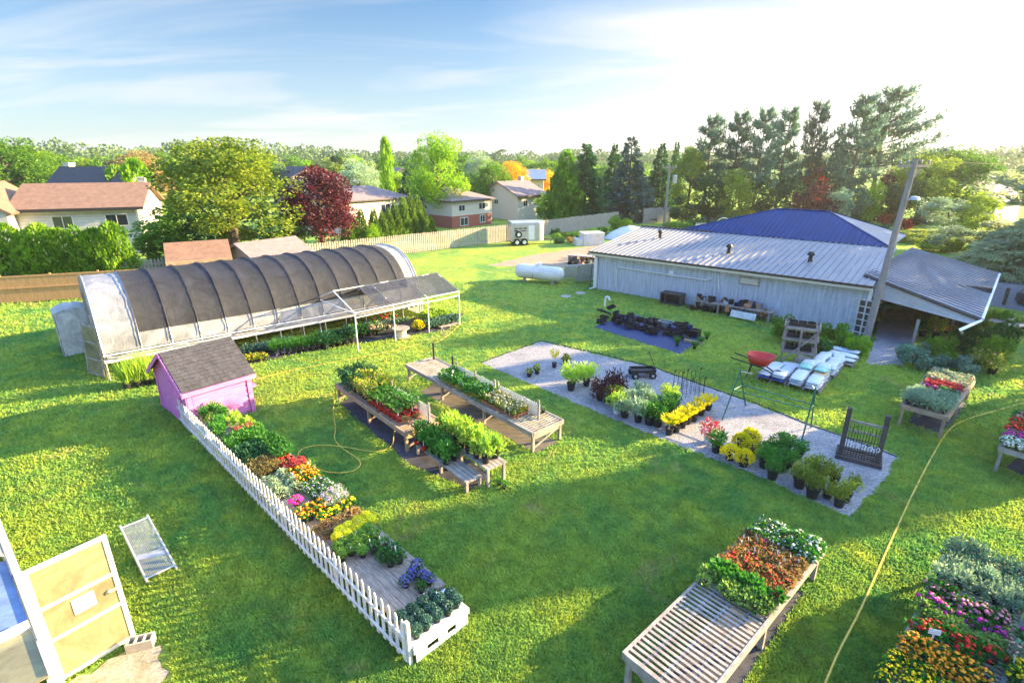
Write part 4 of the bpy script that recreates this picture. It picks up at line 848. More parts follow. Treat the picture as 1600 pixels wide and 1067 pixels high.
# carport
CP = [at(1352, 427, 2.78), at(1534, 497, 1.95), at(1561, 427, 1.95), at(1424, 387, 3.0)]
LC = [Matrix.Rotation(-RZ, 3, 'Z') @ (p - O) for p in CP]
cpo = MB().slab([LC[0], LC[1], LC[2], LC[3]], .08); nn_ = 26
for k in range(nn_):
    t = k/(nn_-1); a_ = LC[0].lerp(LC[3], t); b_ = LC[1].lerp(LC[2], t); cpo.bar(a_ + Vector((0, 0, .02)), b_ + Vector((0, 0, .02)), .05, .04)
cpo.build('awning_roof', M['steel'], st)
MB().bar(LC[1] + Vector((.03, 0, -.03)), LC[2] + Vector((.03, 0, -.03)), .10, .10).build('awning_gutter', M['whitem'], st)
lo = [LC[0] + Vector((0, -.02, -.1)), LC[1] + Vector((0, -.02, -.12)), LC[1] + Vector((-.3, -.02, -.28)), LC[0] + Vector((0, -.02, -1.0))]
MB().slab([tuple(p) for p in lo], .04).build('awning_gable', M['stucco'], st)
MB().bar(LC[0] + Vector((0, -.05, -.08)), LC[1] + Vector((0, -.05, -.08)), .16, .05).build('barge_board', M['trim'], st)
def lp(px_, py_, z=0): q = at(px_, py_, z); return Matrix.Rotation(-RZ, 3, 'Z') @ (q - O)
for (a_, h_) in ((lp(1424, 544), 1.35), (lp(1485, 519), 1.9), (lp(1345, 500), 2.2)): MB().box(a_.x-.06, a_.x+.06, a_.y-.06, a_.y+.06, 0, h_).build('post', M['wood'], st)
MB().tube([LC[1] + Vector((0, 0, -.1)), lp(1500, 515, 1.75), lp(1503, 520, 1.2)], .06, 8).build('awning_downspout', M['whitem'], st)
MB().box(WL+.2, 19.5, 4.2, 4.3, 0, 2.2).build('rear_screen', M['woodd'], st)
# ---------------------------------------------------------------- hoop greenhouse
GH0 = Vector((-15.4, 18.75, 0)); GRZ = R(40.5); GL, GW, GH = 13.9, 6.9, 3.45
gh = thing('hoop_greenhouse', 'long hoop greenhouse with black shade cloth over white plastic film', 'greenhouse', GH0, GRZ)
def arc(t): return GW/2*(1 - math.copysign(abs(math.cos(t))**.82, math.cos(t))), GH*abs(math.sin(t))**.78
def arch_sheet(x0, x1, t0, t1, off, m, name, parent, nx=40, ntt=34, wob=.0, sag=.0, hoops=None, seed=1, thick=False):
    rg = np.random.default_rng(seed); vs = []; fs = []
    for i in range(nx+1):
        x = x0 + (x1-x0)*i/nx
        for j in range(ntt+1):
            t = t0 + (t1-t0)*j/ntt; y, z = arc(t); s = 0
            if hoops: s = -sag * (1 - abs(((x - hoops[0]) / hoops[1]) % 1 * 2 - 1) ** 2.5) * min(1, math.sin(t)*1.6)
            o = off + s + wob*rg.normal(); vs.append((x, y + math.cos(t)*-o, z + math.sin(t)*o))
    for i in range(nx):
        for j in range(ntt): a = i*(ntt+1)+j; fs.append((a, a+ntt+1, a+ntt+2, a+1))
    return MB().add(vs, fs).build(name, m, parent, True)
HS = 1.04; hoops = [1.25 + HS*k for k in range(13)]
arch_sheet(0, GL, .22, math.pi-.1, 0, M['film'], 'plastic_cover', gh, 60, 34, .006, .03, (1.25, HS))
arch_sheet(1.28, 13.2, .40, math.pi-.12, .045, M['shade'], 'shade_cloth', gh, 120, 34, .004, .05, (1.25, HS), 2)
for k, x in enumerate([.03] + hoops + [GL-.03]):
    pts = [(x, *arc(math.pi*j/22)) for j in range(23)]; MB().tube(pts, .028, 6, False).build('hoop', M['galv'], gh)
    if .5 < x < 13.5:
        pts = [(x, arc(t)[0] - .062*math.cos(t), arc(t)[1] + .062*math.sin(t)) for t in [.25 + (math.pi-.4)*j/22 for j in range(23)]]
        MB().tube(pts, .013, 5, False).build('cloth_rope', M['trim'], gh)
MB().bar((0, -.03, .78), (GL, -.03, .78), .05, .12).bar((0, -.03, 1.02), (GL, -.03, 1.02), .04, .05).build('hip_rail', M['whitem'], gh)
rg = random.Random(2); fr = MB()       # rolled up side film
fr.tube([(x, -.05 + rg.uniform(-.02, .02), .90 + rg.uniform(-.02, .02)) for x in np.linspace(.1, 13.4, 40)], .055, 7); fr.build('rolled_side_film', M['film'], gh)
ew = MB()                              # end walls
for x in (-.015, GL+.015):
    pts = [(x, *arc(math.pi*j/24)) for j in range(25)]; ew.add(pts + [(x, GW/2, 0)], [(j, j+1, 25) for j in range(24)])
ew.build('end_wall', M['film'], gh)
ef = MB()
for y in (.9, 2.6, 4.2, 5.8): z = GH*(1-((y-GW/2)/(GW/2))**2)**.45; ef.bar((-.06, y, 0), (-.06, y, z), .06)
ef.bar((-.06, .3, 1.0), (-.06, 6.6, 1.0), .06).bar((-.06, .9, 2.1), (-.06, 5.8, 2.1), .06); ef.build('end_frame', M['wood'], gh)
d = MB().box(0, .95, -.02, .02, 0, .07).box(0, .95, -.02, .02, 1.93, 2.0).box(0, .07, -.02, .02, .07, 1.93).box(.88, .95, -.02, .02, .07, 1.93).box(.07, .88, -.02, .02, .62, .68).box(.07, .88, -.02, .02, 1.3, 1.36).build('door', M['wood'], gh)
MB().box(.07, .88, -.006, .006, .07, 1.93).build('door_panel', M['clear'], d); d.location = (-.1, .5, .02); d.rotation_euler = (R(3), R(-4), R(118))
# things seen under the raised side: benches inside
for k in range(4):
    b = thing('greenhouse_bench', 'grey bench standing inside the hoop greenhouse', 'bench', GH0 + Matrix.Rotation(GRZ, 3, 'Z') @ Vector((1.6 + k*3.0, .9, 0)), GRZ, 'benches inside the hoop greenhouse')
    MB().box(0, 2.7, 0, 1.2, .62, .68).build('top', M['wood'], b)
    for (x, y) in ((.05, .05), (2.6, .05), (.05, 1.1), (2.6, 1.1)): MB().box(x, x+.07, y, y+.07, 0, .615).build('leg', M['wood'], b)
    b = thing('greenhouse_bench', 'grey bench in the rear row inside the hoop greenhouse', 'bench', GH0 + Matrix.Rotation(GRZ, 3, 'Z') @ Vector((1.6 + k*3.0, 4.4, 0)), GRZ, 'rear benches inside the hoop greenhouse')
    MB().box(0, 2.7, 0, 1.4, .62, .68).build('top', M['wood'], b)
    for (x, y) in ((.05, .05), (2.6, .05), (.05, 1.3), (2.6, 1.3)): MB().box(x, x+.07, y, y+.07, 0, .615).build('leg', M['wood'], b)
# plastic wrapped porch
pc = at(147, 549); p = thing('plastic_porch', 'small porch wrapped in crinkled white plastic at the greenhouse end', 'porch', pc, GRZ)
fm = MB(); rg = np.random.default_rng(4)
for (a, b_) in (((-1.4, 0), (-1.4, 2.2)), ((-1.4, 0), (.3, 0)), ((-1.4, 2.2), (.3, 2.2))):
    vs = []; fs = []; nn = 14; mm = 14
    for i in range(nn+1):
        for j in range(mm+1):
            f_ = i/nn; w_ = .05*math.sin(i*2.3) + rg.normal()*.02; vs.append((a[0]+(b_[0]-a[0])*f_ + w_, a[1]+(b_[1]-a[1])*f_ + w_, 1.95*j/mm + .02))
    for i in range(nn):
        for j in range(mm): q = i*(mm+1)+j; fs.append((q, q+mm+1, q+mm+2, q+1))
    fm.add(vs, fs)
vs = []; fs = []
for i in range(11):
    for j in range(11): vs.append((-1.45+1.8*i/10, -.05+2.3*j/10, 1.99+.18*math.sin(i/10*3.1)+rg.normal()*.02))
for i in range(10):
    for j in range(10): q = i*11+j; fs.append((q, q+11, q+12, q+1))
fm.add(vs, fs).build('plastic_cover', M['porch'], p, True)
pf = MB()
for x in (-1.38, .28):
    for y in (.02, 2.18): pf.bar((x, y, 0), (x, y, 1.95), .05)
pf.build('frame', M['wood'], p); p.scale = (.72, .62, .95)

# ---------------------------------------------------------------- gable shade frame
sf = thing('shade_frame', 'open white pipe gable frame half covered with dark netting', 'shade frame', (-6.8, 22.1, 0), math.atan2(4, 4.1))
SL, SW, SE, SP = 5.75, 3.6, 1.76, 2.42
for x in (0, 1.92, 3.83, SL):
    for y in (0, SW): MB().tube([(x, y, 0), (x, y, SE)], .028, 6).build('post', M['whitem'], sf)
    MB().tube([(x, 0, SE), (x, SW/2, SP), (x, SW, SE)], .026, 6).build('rafter', M['whitem'], sf)
rl = MB()
for y, z in ((0, SE), (SW/2, SP), (SW, SE), (0, SE-.22)): rl.tube([(0, y, z), (SL, y, z)], .026, 6)
rl.tube([(0, 0, SE-.02), (0, SW, SE-.02)], .022, 6); rl.build('rail', M['whitem'], sf)
vs = []; fs = []; rg = np.random.default_rng(6); nx = 30
for i in range(nx+1):
    x = 1.25 + (SL-1.2)*i/nx
    for j, (y, z) in enumerate([(SW*k/16, SE + (SP-SE)*(1-abs(k/8-1))) for k in range(17)]):
        vs.append((x, y, z + .045 - .10*abs(math.sin(math.pi*x/1.92))*(1 if j not in (0, 8, 16) else .2) + rg.normal()*.012))
for i in range(nx):
    for j in range(16): q = i*17+j; fs.append((q, q+17, q+18, q+1))
# hanging gable and side flap at the far right
vs2 = [(SL+.03, 0, SE), (SL+.03, SW/2, SP), (SL+.03, SW, SE), (SL+.03, SW, .9), (SL+.03, SW*.5, 1.3)]
MB().add(vs, fs).add(vs2, [(0, 1, 4), (1, 2, 3, 4)]).build('netting', M['net'], sf, True)

# ---------------------------------------------------------------- pink shed
sh = thing('garden_shed', 'small pink wooden shed with dark shingle roof at the end of the white picket fence', 'shed', (-9.95, 14.78, 0), math.atan2(1.47, 1.28))
A_, B_ = 1.95, 2.7; wz, rzz = 1.46, 2.28
w = MB().prism([(0, 0), (B_, 0), (B_, wz), (B_/2, rzz), (0, wz)], 0, A_); w.v = [(y, x, z) for x, y, z in w.v]; w.build('wall', M['pink'], sh)
cl_ = MB()
for k in range(7): cl_.slab([(.16, -.03, .1+k*.185), (A_-.16, -.03, .1+k*.185), (A_-.16, -.008, .1+k*.185+.18), (.16, -.008, .1+k*.185+.18)], .012)
cl_.build('clapboards', M['pink'], sh)
MB().box(0, .14, -.05, 0, 0, wz-.04).box(A_-.14, A_, -.05, 0, 0, wz-.04).box(.14, A_-.14, -.05, 0, wz-.18, wz-.04).box(-.035, 0, -.04, .12, 0, wz-.02).box(-.035, 0, B_-.12, B_, 0, wz-.02).build('trim', M['pink'], sh)
rf = MB(); s_ = (rzz-wz)/(B_/2); rgs = random.Random(9)
for side in (0, 1):
    for k in range(12):
        y0 = -.16 + (B_/2+.16)*k/12; y1 = -.16 + (B_/2+.16)*(k+1.15)/12; x = -.12
        while x < A_+.1:
            x1 = min(x + rgs.uniform(.14, .30), A_+.12); zz0 = wz + s_*y0 + .05 + rgs.uniform(0, .012); zz1 = wz + s_*min(y1, B_/2) + .032
            q = [(x, y0, zz0), (x1-.006, y0, zz0), (x1-.006, min(y1, B_/2), zz1), (x, min(y1, B_/2), zz1)]
            if side: q = [(a, B_-b, c) for a, b, c in q]
            rf.slab(q, .012); x = x1
rf.slab([(-.14, -.17, wz-s_*.17+.03), (A_+.12, -.17, wz-s_*.17+.03), (A_+.12, B_/2, rzz+.03), (-.14, B_/2, rzz+.03)], .03).slab([(-.14, B_+.17, wz-s_*.17+.03), (A_+.12, B_+.17, wz-s_*.17+.03), (A_+.12, B_/2, rzz+.03), (-.14, B_/2, rzz+.03)], .03)
rf.build('roof', M['shingle'], sh)
MB().slab([(-.17, -.2, wz-.17*s_-.01), (-.17, B_/2, rzz+.02), (-.17, B_/2, rzz-.13), (-.17, -.2, wz-.17*s_-.15)], .03).slab([(-.17, B_+.2, wz-.17*s_-.01), (-.17, B_/2, rzz+.02), (-.17, B_/2, rzz-.13), (-.17, B_+.2, wz-.17*s_-.15)], .03).box(-.15, A_+.12, -.21, -.175, wz-.24, wz-.10).build('barge_board', M['pink'], sh)
MB().box(-.03, -.004, .55, 1.35, .05, 1.35).build('door', M['pink'], sh)
MB().box(A_+.0, A_+.22, .15, .75, .78, .84).box(A_+.01, A_+.04, .15, .75, .55, .78).build('side_shelf', M['pink'], sh)

# ---------------------------------------------------------------- near corner greenhouse
q0 = Vector((-7.42, 6.45, 0)); qx = Vector((.76, -.65, 0)).normalized(); ng = thing('corner_greenhouse', 'corner of a white framed plastic greenhouse with a blue panel at the bottom left', 'greenhouse', q0, math.atan2(qx.y, qx.x))
NZ = 2.25        # local y is negative on the greenhouse side
MB().box(-6, 2.6, -.07, .02, NZ-.10, NZ).box(-.05, .05, -.12, .02, 0, NZ-.14).box(2.5, 2.6, -.12, .02, 0, NZ-.14).box(-3, -2.92, -.12, .02, 0, NZ-.14).box(.05, 2.5, -.10, -.02, .85, .93).box(-6, -.05, -.10, -.02, .85, .93).build('frame', M['white'], ng)
MB().box(-6, -.05, -.07, -.055, .02, NZ-.15).build('side_film', M['film'], ng)
MB().box(.05, 2.5, -.07, -.055, .02, .84).box(1.1, 2.5, -.07, -.055, .95, NZ-.15).build('side_panel', M['sidingw'], ng)
vs = []; fs = []
for i in range(25):
    for j in range(9): t = j/8; vs.append((-6 + 5.6*i/24, -.08 - 2.2*t, NZ - .02 + 1.1*math.sin(t*1.5) + .02*math.sin(i*1.9+j)))
for i in range(24):
    for j in range(8): q = i*9+j; fs.append((q, q+9, q+10, q+1))
MB().add(vs, fs).build('roof_film', M['film'], ng, True)
bp = MB().slab([(-.38, -.09, NZ-.05), (1.45, -.09, NZ-.05), (1.45, -.85, NZ+.03), (-.38, -.85, NZ+.03)], .02).build('blue_panel', M['bluepanel'], ng)
MB().slab([(-.36, -.50, NZ+.012), (1.4, -.50, NZ+.012), (1.4, -.55, NZ+.02), (-.36, -.55, NZ+.02)], .012).lathe([(.13, NZ+.0), (.13, NZ+.02), (.05, NZ+.03)], 16, (-.15, -.53, 0)).build('vent_hole', M['black'], bp)
MB().box(-.38, 2.6, -.94, -.86, NZ-.08, NZ+.1).box(1.46, 1.56, -.86, -.09, NZ-.08, NZ+.04).build('beam', M['white'], ng)
MB().slab([(-.4, -1.01, NZ+.06), (4, -1.01, NZ+.06), (4, -2.6, NZ+.5), (-.4, -2.6, NZ+.5)], .03).build('grey_roof_board', M['wood'], ng)
MB().box(1.57, 2.6, -.85, -.09, NZ-.06, NZ-.04).build('pale_panel', M['clear'], ng)
dd = at(215, 993) - at(95, 1066); DL = dd.length*.98
dr = thing('greenhouse_door', 'open white framed door with yellowed panels and a white notice', 'door', at(95, 1066), math.atan2(dd.y, dd.x)); DH = 2.2
MB().box(0, DL, -.02, .02, .03, .10).box(0, DL, -.02, .02, DH-.07, DH).box(0, .07, -.02, .02, .10, DH-.07).box(DL-.07, DL, -.02, .02, .10, DH-.07).box(.07, DL-.07, -.02, .02, .80, .86).box(.07, DL-.07, -.02, .02, 1.42, 1.48).build('frame', M['white'], dr)
MB().box(.07, DL-.07, -.005, .005, .10, DH-.07).build('panel', M['clear'], dr)
MB().box(.42, .72, -.018, -.008, 1.06, 1.34).build('notice', M['tag_'], dr)
MB().box(.46, .68, -.021, -.0185, 1.27, 1.285).box(.46, .66, -.021, -.0185, 1.23, 1.24).box(.46, .67, -.021, -.0185, 1.19, 1.20).box(.46, .6, -.021, -.0185, 1.15, 1.16).build('notice_lines', M['blueroof'], dr)
ha = MB().box(DL-.22, DL-.03, -.03, -.021, 1.13, 1.19).lathe([(.02, 0), (.035, .03), (.03, .06), (.01, .065)], 10, (DL-.17, -.03, 1.14)).build('handle', M['galv'], dr)
# lounger-like mesh frame
c0 = at(190, 828, .28); c1 = at(228, 905, .05); dx = (c1 - c0); cw = at(226, 810, .28) - at(188, 826, .28)
ct = thing('mesh_cot', 'grey wire mesh folding cot lying tilted on the grass', 'cot', (c0.x, c0.y, 0), math.atan2(dx.y, dx.x)); CL = 1.75; CW = .52
MB().tube([(-.08, 0, .36), (CL+.12, 0, .05)], .022, 6).tube([(-.08, CW, .36), (CL+.12, CW, .05)], .022, 6).tube([(0, 0, .345), (0, CW, .345)], .018, 6).tube([(CL*.62, 0, .15), (CL*.62, CW, .15)], .018, 6).tube([(CL, 0, .07), (CL, CW, .07)], .018, 6).build('frame', M['galv'], ct)
ms_ = MB()
for k in range(18): y = .02 + (CW-.04)*k/17; ms_.bar((0, y, .345), (CL, y, .07), .006)
for k in range(46): t = k/45; ms_.bar((CL*t, .0, .345-.275*t), (CL*t, CW, .345-.275*t), .006)
ms_.build('mesh', M['galv'], ct)
MB().bar((CL*.6, .02, .16), (CL*.72, CW-.02, .13), .16, .01).build('strap', M['bag'], ct)
MB().tube([(.25, 0, .3), (.25, .02, 0)], .016, 6).build('leg', M['galv'], ct); MB().tube([(.25, CW, .3), (.25, CW-.02, 0)], .016, 6).build('leg', M['galv'], ct)
# concrete block holding the door
cb = thing('concrete_block', 'pale concrete block with three holes holding the greenhouse door', 'block', at(222, 1010), R(18))
b = MB().box(-.2, .2, -.1, -.07, 0, .19).box(-.2, .2, .07, .1, 0, .19)
for x in (-.2, -.08, .05, .17): b.box(x, x+.03, -.07, .07, 0, .19)
b.build('block', M['concrete'], cb)

# ---------------------------------------------------------------- benches
def bench(label, loc, rz, L, W, H, legx, m, name='plant_bench', rims=True, slat=.05, gap=.06, brace=True, cat='bench'):
    r = thing(name, label, cat, loc, rz); rg = random.Random(int(L*100))
    s = MB(); x = .0
    while x < L: s.box(x, min(x+slat, L), .03, W-.03, H-.022 + rg.uniform(0, .004), H); x += slat+gap
    s.build('slats', m, r)
    f = MB().box(-.02, L+.02, -.02, .028, H-.13, H+.012).box(-.02, L+.02, W-.028, W+.02, H-.13, H+.012)
    for k in range(3): y = W*(.25+.25*k); f.box(.03, L-.03, y-.02, y+.02, H-.12, H-.026)
    f.box(-.03, .0, .03, W-.03, H-.13, H+.012).box(L, L+.03, .03, W-.03, H-.13, H+.012); f.build('frame', m, r)
    for x in legx:
        for y in (.035, W-.115): MB().box(x, x+.08, y, y+.08, 0, H-.135).build('leg', m, r)
        if brace: MB().bar((x+.04, .12, .12), (x+.04, W-.12, H-.2), .035, .06).box(x+.01, x+.07, .12, W-.12, H-.26, H-.18).build('brace', m, r)
    return r
def lattice(label, loc, rz, L, h, z, posts, group=None):
    r = thing('lattice_trellis', label, 'trellis', loc, rz, group)
    b = MB(); n_ = int((L+h)/.085)
    for k in range(n_):
        x = k*.085
        x0, z0_, x1, z1_ = (x, 0, x-h, h)
        if x0 > L: z0_ += x0-L; x0 = L
        if x1 < 0: z1_ += x1; x1 = 0
        if z1_ > z0_: b.bar((x0, -.004, z+z0_), (x1, -.004, z+z1_), .006, .026); b.bar((L-x0, .004, z+z0_), (L-x1, .004, z+z1_), .006, .026)
    b.build('lattice', M['white'], r)
    for x in posts: MB().box(x-.03, x+.03, -.05, .0-.011, z-.1, z+h+.14).build('post', M['wood'], r)
    return r
HB_ = .66
B0 = at(832, 676, HB_); B1 = at(634, 569, HB_); dB = B1 - B0; BRZ = math.atan2(dB.y, dB.x); BL = dB.length; Bw = 1.25
# local y of this bench must point to the far right, so its origin is the near right corner
B0r = at(880, 656, HB_)
def frame_of(p, q): d = q - p; return math.atan2(d.y, d.x)
benchB = bench('long weathered slatted bench in three sections with lattice along its middle', (B1.x, B1.y, 0), frame_of(B1, B0), BL, Bw, HB_, [.02, 2.3, 4.7, BL-.1], M['wood'])
def LB(x, y, z=HB_): return benchB.matrix_basis @ Vector((x, y, z))
benchB.matrix_basis = Matrix.Translation((B1.x, B1.y, 0)) @ Matrix.Rotation(frame_of(B1, B0), 4, 'Z')
# y axis of the frame points to the left of the travel direction = far right side of the bench
p = LB(2.35, .78); lattice('white lattice strip with posts standing on the long bench, far half', (p.x, p.y, 0), frame_of(B1, B0), 2.1, .44, HB_+.02, (0, 1.05, 2.1))
p = LB(4.6, .78); lattice('white lattice strip with posts standing on the long bench, near half', (p.x, p.y, 0), frame_of(B1, B0), 1.95, .44, HB_+.02, (.02, 1.93))
for i, (x, y) in enumerate(((.25, 1.1), (1.95, .82))): p = LB(x, y, 0); o = MB().box(-.035, .035, -.035, .035, HB_+.013, 1.35).build('post', M['woodd']); o.location = p; tag(o, ['dark short post at the far corner of the long bench', 'dark short post where the lattice starts on the long bench'][i], 'post')
A0b = at(632, 675, HB_); A1b = at(524, 600, HB_); ARZ = frame_of(A1b, A0b); AL = (A0b-A1b).length
benchA = bench('weathered bench with flowering shrubs and red pots, lattice along its back', (A1b.x, A1b.y, 0), ARZ, AL, 1.2, HB_, [.02, 2.2, AL-.1], M['woodw'])
MA = Matrix.Translation((A1b.x, A1b.y, 0)) @ Matrix.Rotation(ARZ, 4, 'Z')
def LA(x, y, z=HB_): return MA @ Vector((x, y, z))
p = LA(2.3, .95); lattice('white lattice strip at the back of the bench of red pots', (p.x, p.y, 0), ARZ, 2.2, .44, HB_+.02, (.03, 1.6, 2.17))
# low stepped stand at its near end
C0 = at(648, 692, .36); C1 = at(708, 738, .36); CRZ = frame_of(C0, C1); MC = Matrix.Translation((C0.x, C0.y, 0)) @ Matrix.Rotation(CRZ, 4, 'Z')
st2 = thing('plant_stand', 'low two step wooden stand carrying leafy vegetable plants', 'plant stand', (C0.x, C0.y, 0), CRZ)
def LCc(x, y, z): return MC @ Vector((x, y, z))
b = MB()
for y in (0, .13, .26, .39): b.box(0, 2.55, y, y+.11, .32, .36)
b.build('lower_step', M['wood'], st2); b = MB()
for y in (.56, .69, .82, .95, 1.08): b.box(.15, 2.7, y, y+.11, .54, .58)
b.build('upper_step', M['wood'], st2)
for x in (.02, 1.25, 2.45):
    for y in (.02, .42): MB().box(x, x+.07, y, y+.07, 0, .318).build('leg', M['wood'], st2)
for x in (.2, 1.4, 2.6):
    for y in (.58, 1.1): MB().box(x, x+.07, y, y+.07, 0, .538).build('leg', M['wood'], st2)
# foreground table
T0 = at(975, 1018, .75); T1 = at(1190, 810, .75); TRZ = frame_of(T0, T1); MT = Matrix.Translation((T0.x, T0.y, 0)) @ Matrix.Rotation(TRZ, 4, 'Z')
benchC = bench('big slatted greenhouse bench in the foreground, near half empty', (T0.x, T0.y, 0), TRZ, 4.85, 1.25, .75, [.02, 2.35, 4.7], M['wood'], slat=.05, gap=.055)
benchC.location = MT @ Vector((0, -1.25, 0))
MT = Matrix.Translation(benchC.location) @ Matrix.Rotation(TRZ, 4, 'Z')
def LT(x, y, z=.752): return MT @ Vector((x, 1.25-y, z))       # y counted from the left long edge
# right small table
D0 = at(1482, 651, .75); D1 = at(1524, 594, .75); D2 = at(1411, 632, .75); DRZ = frame_of(D0, D1); MD = Matrix.Translation((D0.x, D0.y, 0)) @ Matrix.Rotation(DRZ, 4, 'Z')
benchD = bench('small pale wooden bench of silver plants and begonias near the path', (D0.x, D0.y, 0), DRZ, 4.1, 1.2, .75, [.02, 2.1, 3.95], M['woodw'], slat=.09, gap=.02, brace=False)
def LD(x, y, z=.752): return MD @ Vector((x, y, z))
E0 = at(1562, 698, .75); ERZ = DRZ; ME = Matrix.Translation((E0.x, E0.y, 0)) @ Matrix.Rotation(ERZ - R(90), 4, 'Z')
benchE = bench('wooden bench of petunias cut off by the right edge', (E0.x, E0.y, 0), ERZ-R(90), 1.25, 3.2, .75, [.02, 1.12], M['wood'], brace=False)
def LE(x, y, z=.752): return ME @ Vector((x, y, z))
# bottom right double table
F0 = at(1395, 1018, .75); F1 = at(1488, 848, .75); dF_ = (F1-F0).normalized(); F0 = F0 - dF_*1.5; FRZ = frame_of(F0, F1); nF = Vector((dF_.y, -dF_.x, 0))
MF = Matrix.Translation((F0.x, F0.y, 0)) @ Matrix.Rotation(FRZ, 4, 'Z')
for k in range(2):
    o = F0 + nF*(1.22 + k*1.24); bench(['left half of the wide slatted flower bench in the bottom right corner', 'right half of the wide slatted flower bench in the bottom right corner'][k], (o.x, o.y, 0), FRZ, 5.3, 1.2, .75, [.02, 2.6, 5.15], M['wood'], slat=.05, gap=.05)
def LF(x, y, z=.752): return MF @ Vector((x, -y, z))
# long deck along the white fence
dirF = (FB - FA).normalized(); nrmF = Vector((dirF.y, -dirF.x, 0)); FRZ2 = math.atan2(dirF.y, dirF.x)
MK = Matrix.Translation((FA.x, FA.y, 0)) @ Matrix.Rotation(FRZ2, 4, 'Z')
def LK(x, y, z=.42): return MK @ Vector((x, -y, z))          # x along the fence from its near end, y away from it
def plank_deck(label, x0, x1, y0, y1, z, m, name='plank_table'):
    r = thing(name, label, 'table', tuple(LK(x0, y1, 0)), FRZ2); L, W = x1-x0, y1-y0; b = MB(); y = 0; k = 0
    while y < W-.02: b.box(.0 + .01*(k % 3), L - .015*(k % 2), y, min(y+.135, W), z-.03 + .003*(k % 2), z + .003*(k % 2)); y += .142; k += 1
    b.build('planks', m, r)
    MB().box(.03, .1, .02, W-.02, z-.12, z-.031).box(L-.1, L-.03, .02, W-.02, z-.12, z-.031).box(L/2-.03, L/2+.04, .02, W-.02, z-.12, z-.031).build('joist', m, r)
    for xx in (.04, L-.12):
        for yy in (.04, W-.12): MB().box(xx, xx+.08, yy, yy+.08, 0, z-.121).build('leg', m, r)
    return r
plank_deck('weathered plank table with bare grey boards behind the near end of the white fence', .60, 2.85, .16, 1.32, .42, M['deck'])
plank_deck('plank table under yellow cushion plants behind the white fence', 2.90, 3.78, .16, 1.32, .42, M['deck'])
plank_deck('low plank step below the orange and yellow flowers behind the white fence', 3.92, 4.66, .16, 1.4, .36, M['woodw'])
plank_deck('plank table carrying orange flowers and silver creepers behind the white fence', 4.72, 6.5, .16, 1.4, .44, M['deck'])
plank_deck('plank table carrying the dark leafy plants behind the white fence', 6.55, 8.4, .16, 1.35, .44, M['deck'])
plank_deck('plank table with green and dark red leaved plants behind the white fence', 8.45, 10.0, .16, 1.3, .44, M['deck'])
plank_deck('plank table nearest the pink shed behind the white fence', 10.05, 11.5, .16, 1.2, .44, M['deck'])
pr = thing('plastic_pallet', 'pale blue grey plastic pallet holding the dark round mums', 'pallet', tuple(LK(-.08, 1.28, 0)), FRZ2)
b = MB()
for k in range(9): b.box(.0+.095*k, .07+.095*k, 0, 1.2, .34, .37)
b.box(-.02, .88, -.02, .02, .22, .34).box(-.02, .88, 1.18, 1.22, .22, .34).box(-.02, .02, .02, 1.18, .22, .34).box(-.02, .02, .02, .3, .10, .22).box(-.02, .02, .5, .7, .10, .22).box(-.02, .02, .95, 1.18, .10, .22).box(-.02, .02, .02, 1.18, .0, .10).box(.84, .88, .02, 1.18, 0, .34); b.build('pallet', M['bag'], pr); pr.scale = (.76, .98, 1)
def rotbox_root(name, label, cat, P, rz=0, group=None): return thing(name, label, cat, P, rz, group)
# ---------------------------------------------------------------- horse trailer
tr = thing('horse_trailer', 'silver white horse trailer with rounded front parked by the fence', 'trailer', at(799, 384), R(14))
TL, TW, TH = 3.55, 1.75, 2.3; prof = [(0, 0), (TL-.75, 0)] + [(TL-.75 + .75*math.sin(a), TW/2 - TW/2*math.cos(a)) for a in np.linspace(.15, math.pi-.15, 10)] + [(TL-.75, TW), (0, TW)]
b = MB(); nP = len(prof); rings = [(0, .42, 1), (0, TH-.3, 1), (.06, TH-.1, .97), (.2, TH, .88)]
vs = []
for ins, z, sc in rings:
    for x, y in prof: vs.append(((x-TL/2)*(1-ins*.1)+TL/2, (y-TW/2)*sc+TW/2, z))
fs = [(i*nP+k, i*nP+(k+1) % nP, (i+1)*nP+(k+1) % nP, (i+1)*nP+k) for i in range(3) for k in range(nP)] + [tuple(range(nP))[::-1], tuple(3*nP+k for k in range(nP))]
b.add(vs, fs).build('body', M['galv'], tr)
for x in (.3, .75, 1.2): MB().box(x, x+.36, -.02, -.003, 1.62, 1.72).build('window_slot', M['glass'], tr)
MB().box(.3, .62, -.02, -.003, 1.38, 1.52).box(.95, 1.5, -.02, -.003, 1.4, 1.48).build('window_slot', M['glass'], tr)
MB().box(1.75, 2.35, -.012, -.003, .55, 1.95).build('side_door', M['whitem'], tr)
MB().box(-.02, TL-.75, -.03, -.004, .4, .5).box(.15, 1.75, -.22, -.01, .72, .78).build('fender', M['galv'], tr)
def wheel(parent, x, y, r, w=.16, z=None):
    t = MB().tube([(x, y-w/2, z or r), (x, y+w/2, z or r)], r, 18).build('wheel', M['rubber'], parent)
    MB().tube([(x, y-w/2-.012, z or r), (x, y-w/2-.002, z or r)], r*.55, 14).build('rim', M['whitem'], t); return t
wheel(tr, .55, -.1, .34); wheel(tr, 1.3, -.1, .34); wheel(tr, .55, TW-.1, .34); wheel(tr, 1.3, TW-.1, .34)
sp = MB().tube([(.72, -.16, 1.1), (.72, -.02, 1.1)], .33, 18).build('spare_wheel', M['rubber'], tr); MB().tube([(.72, -.175, 1.1), (.72, -.165, 1.1)], .17, 12).build('rim', M['whitem'], sp)
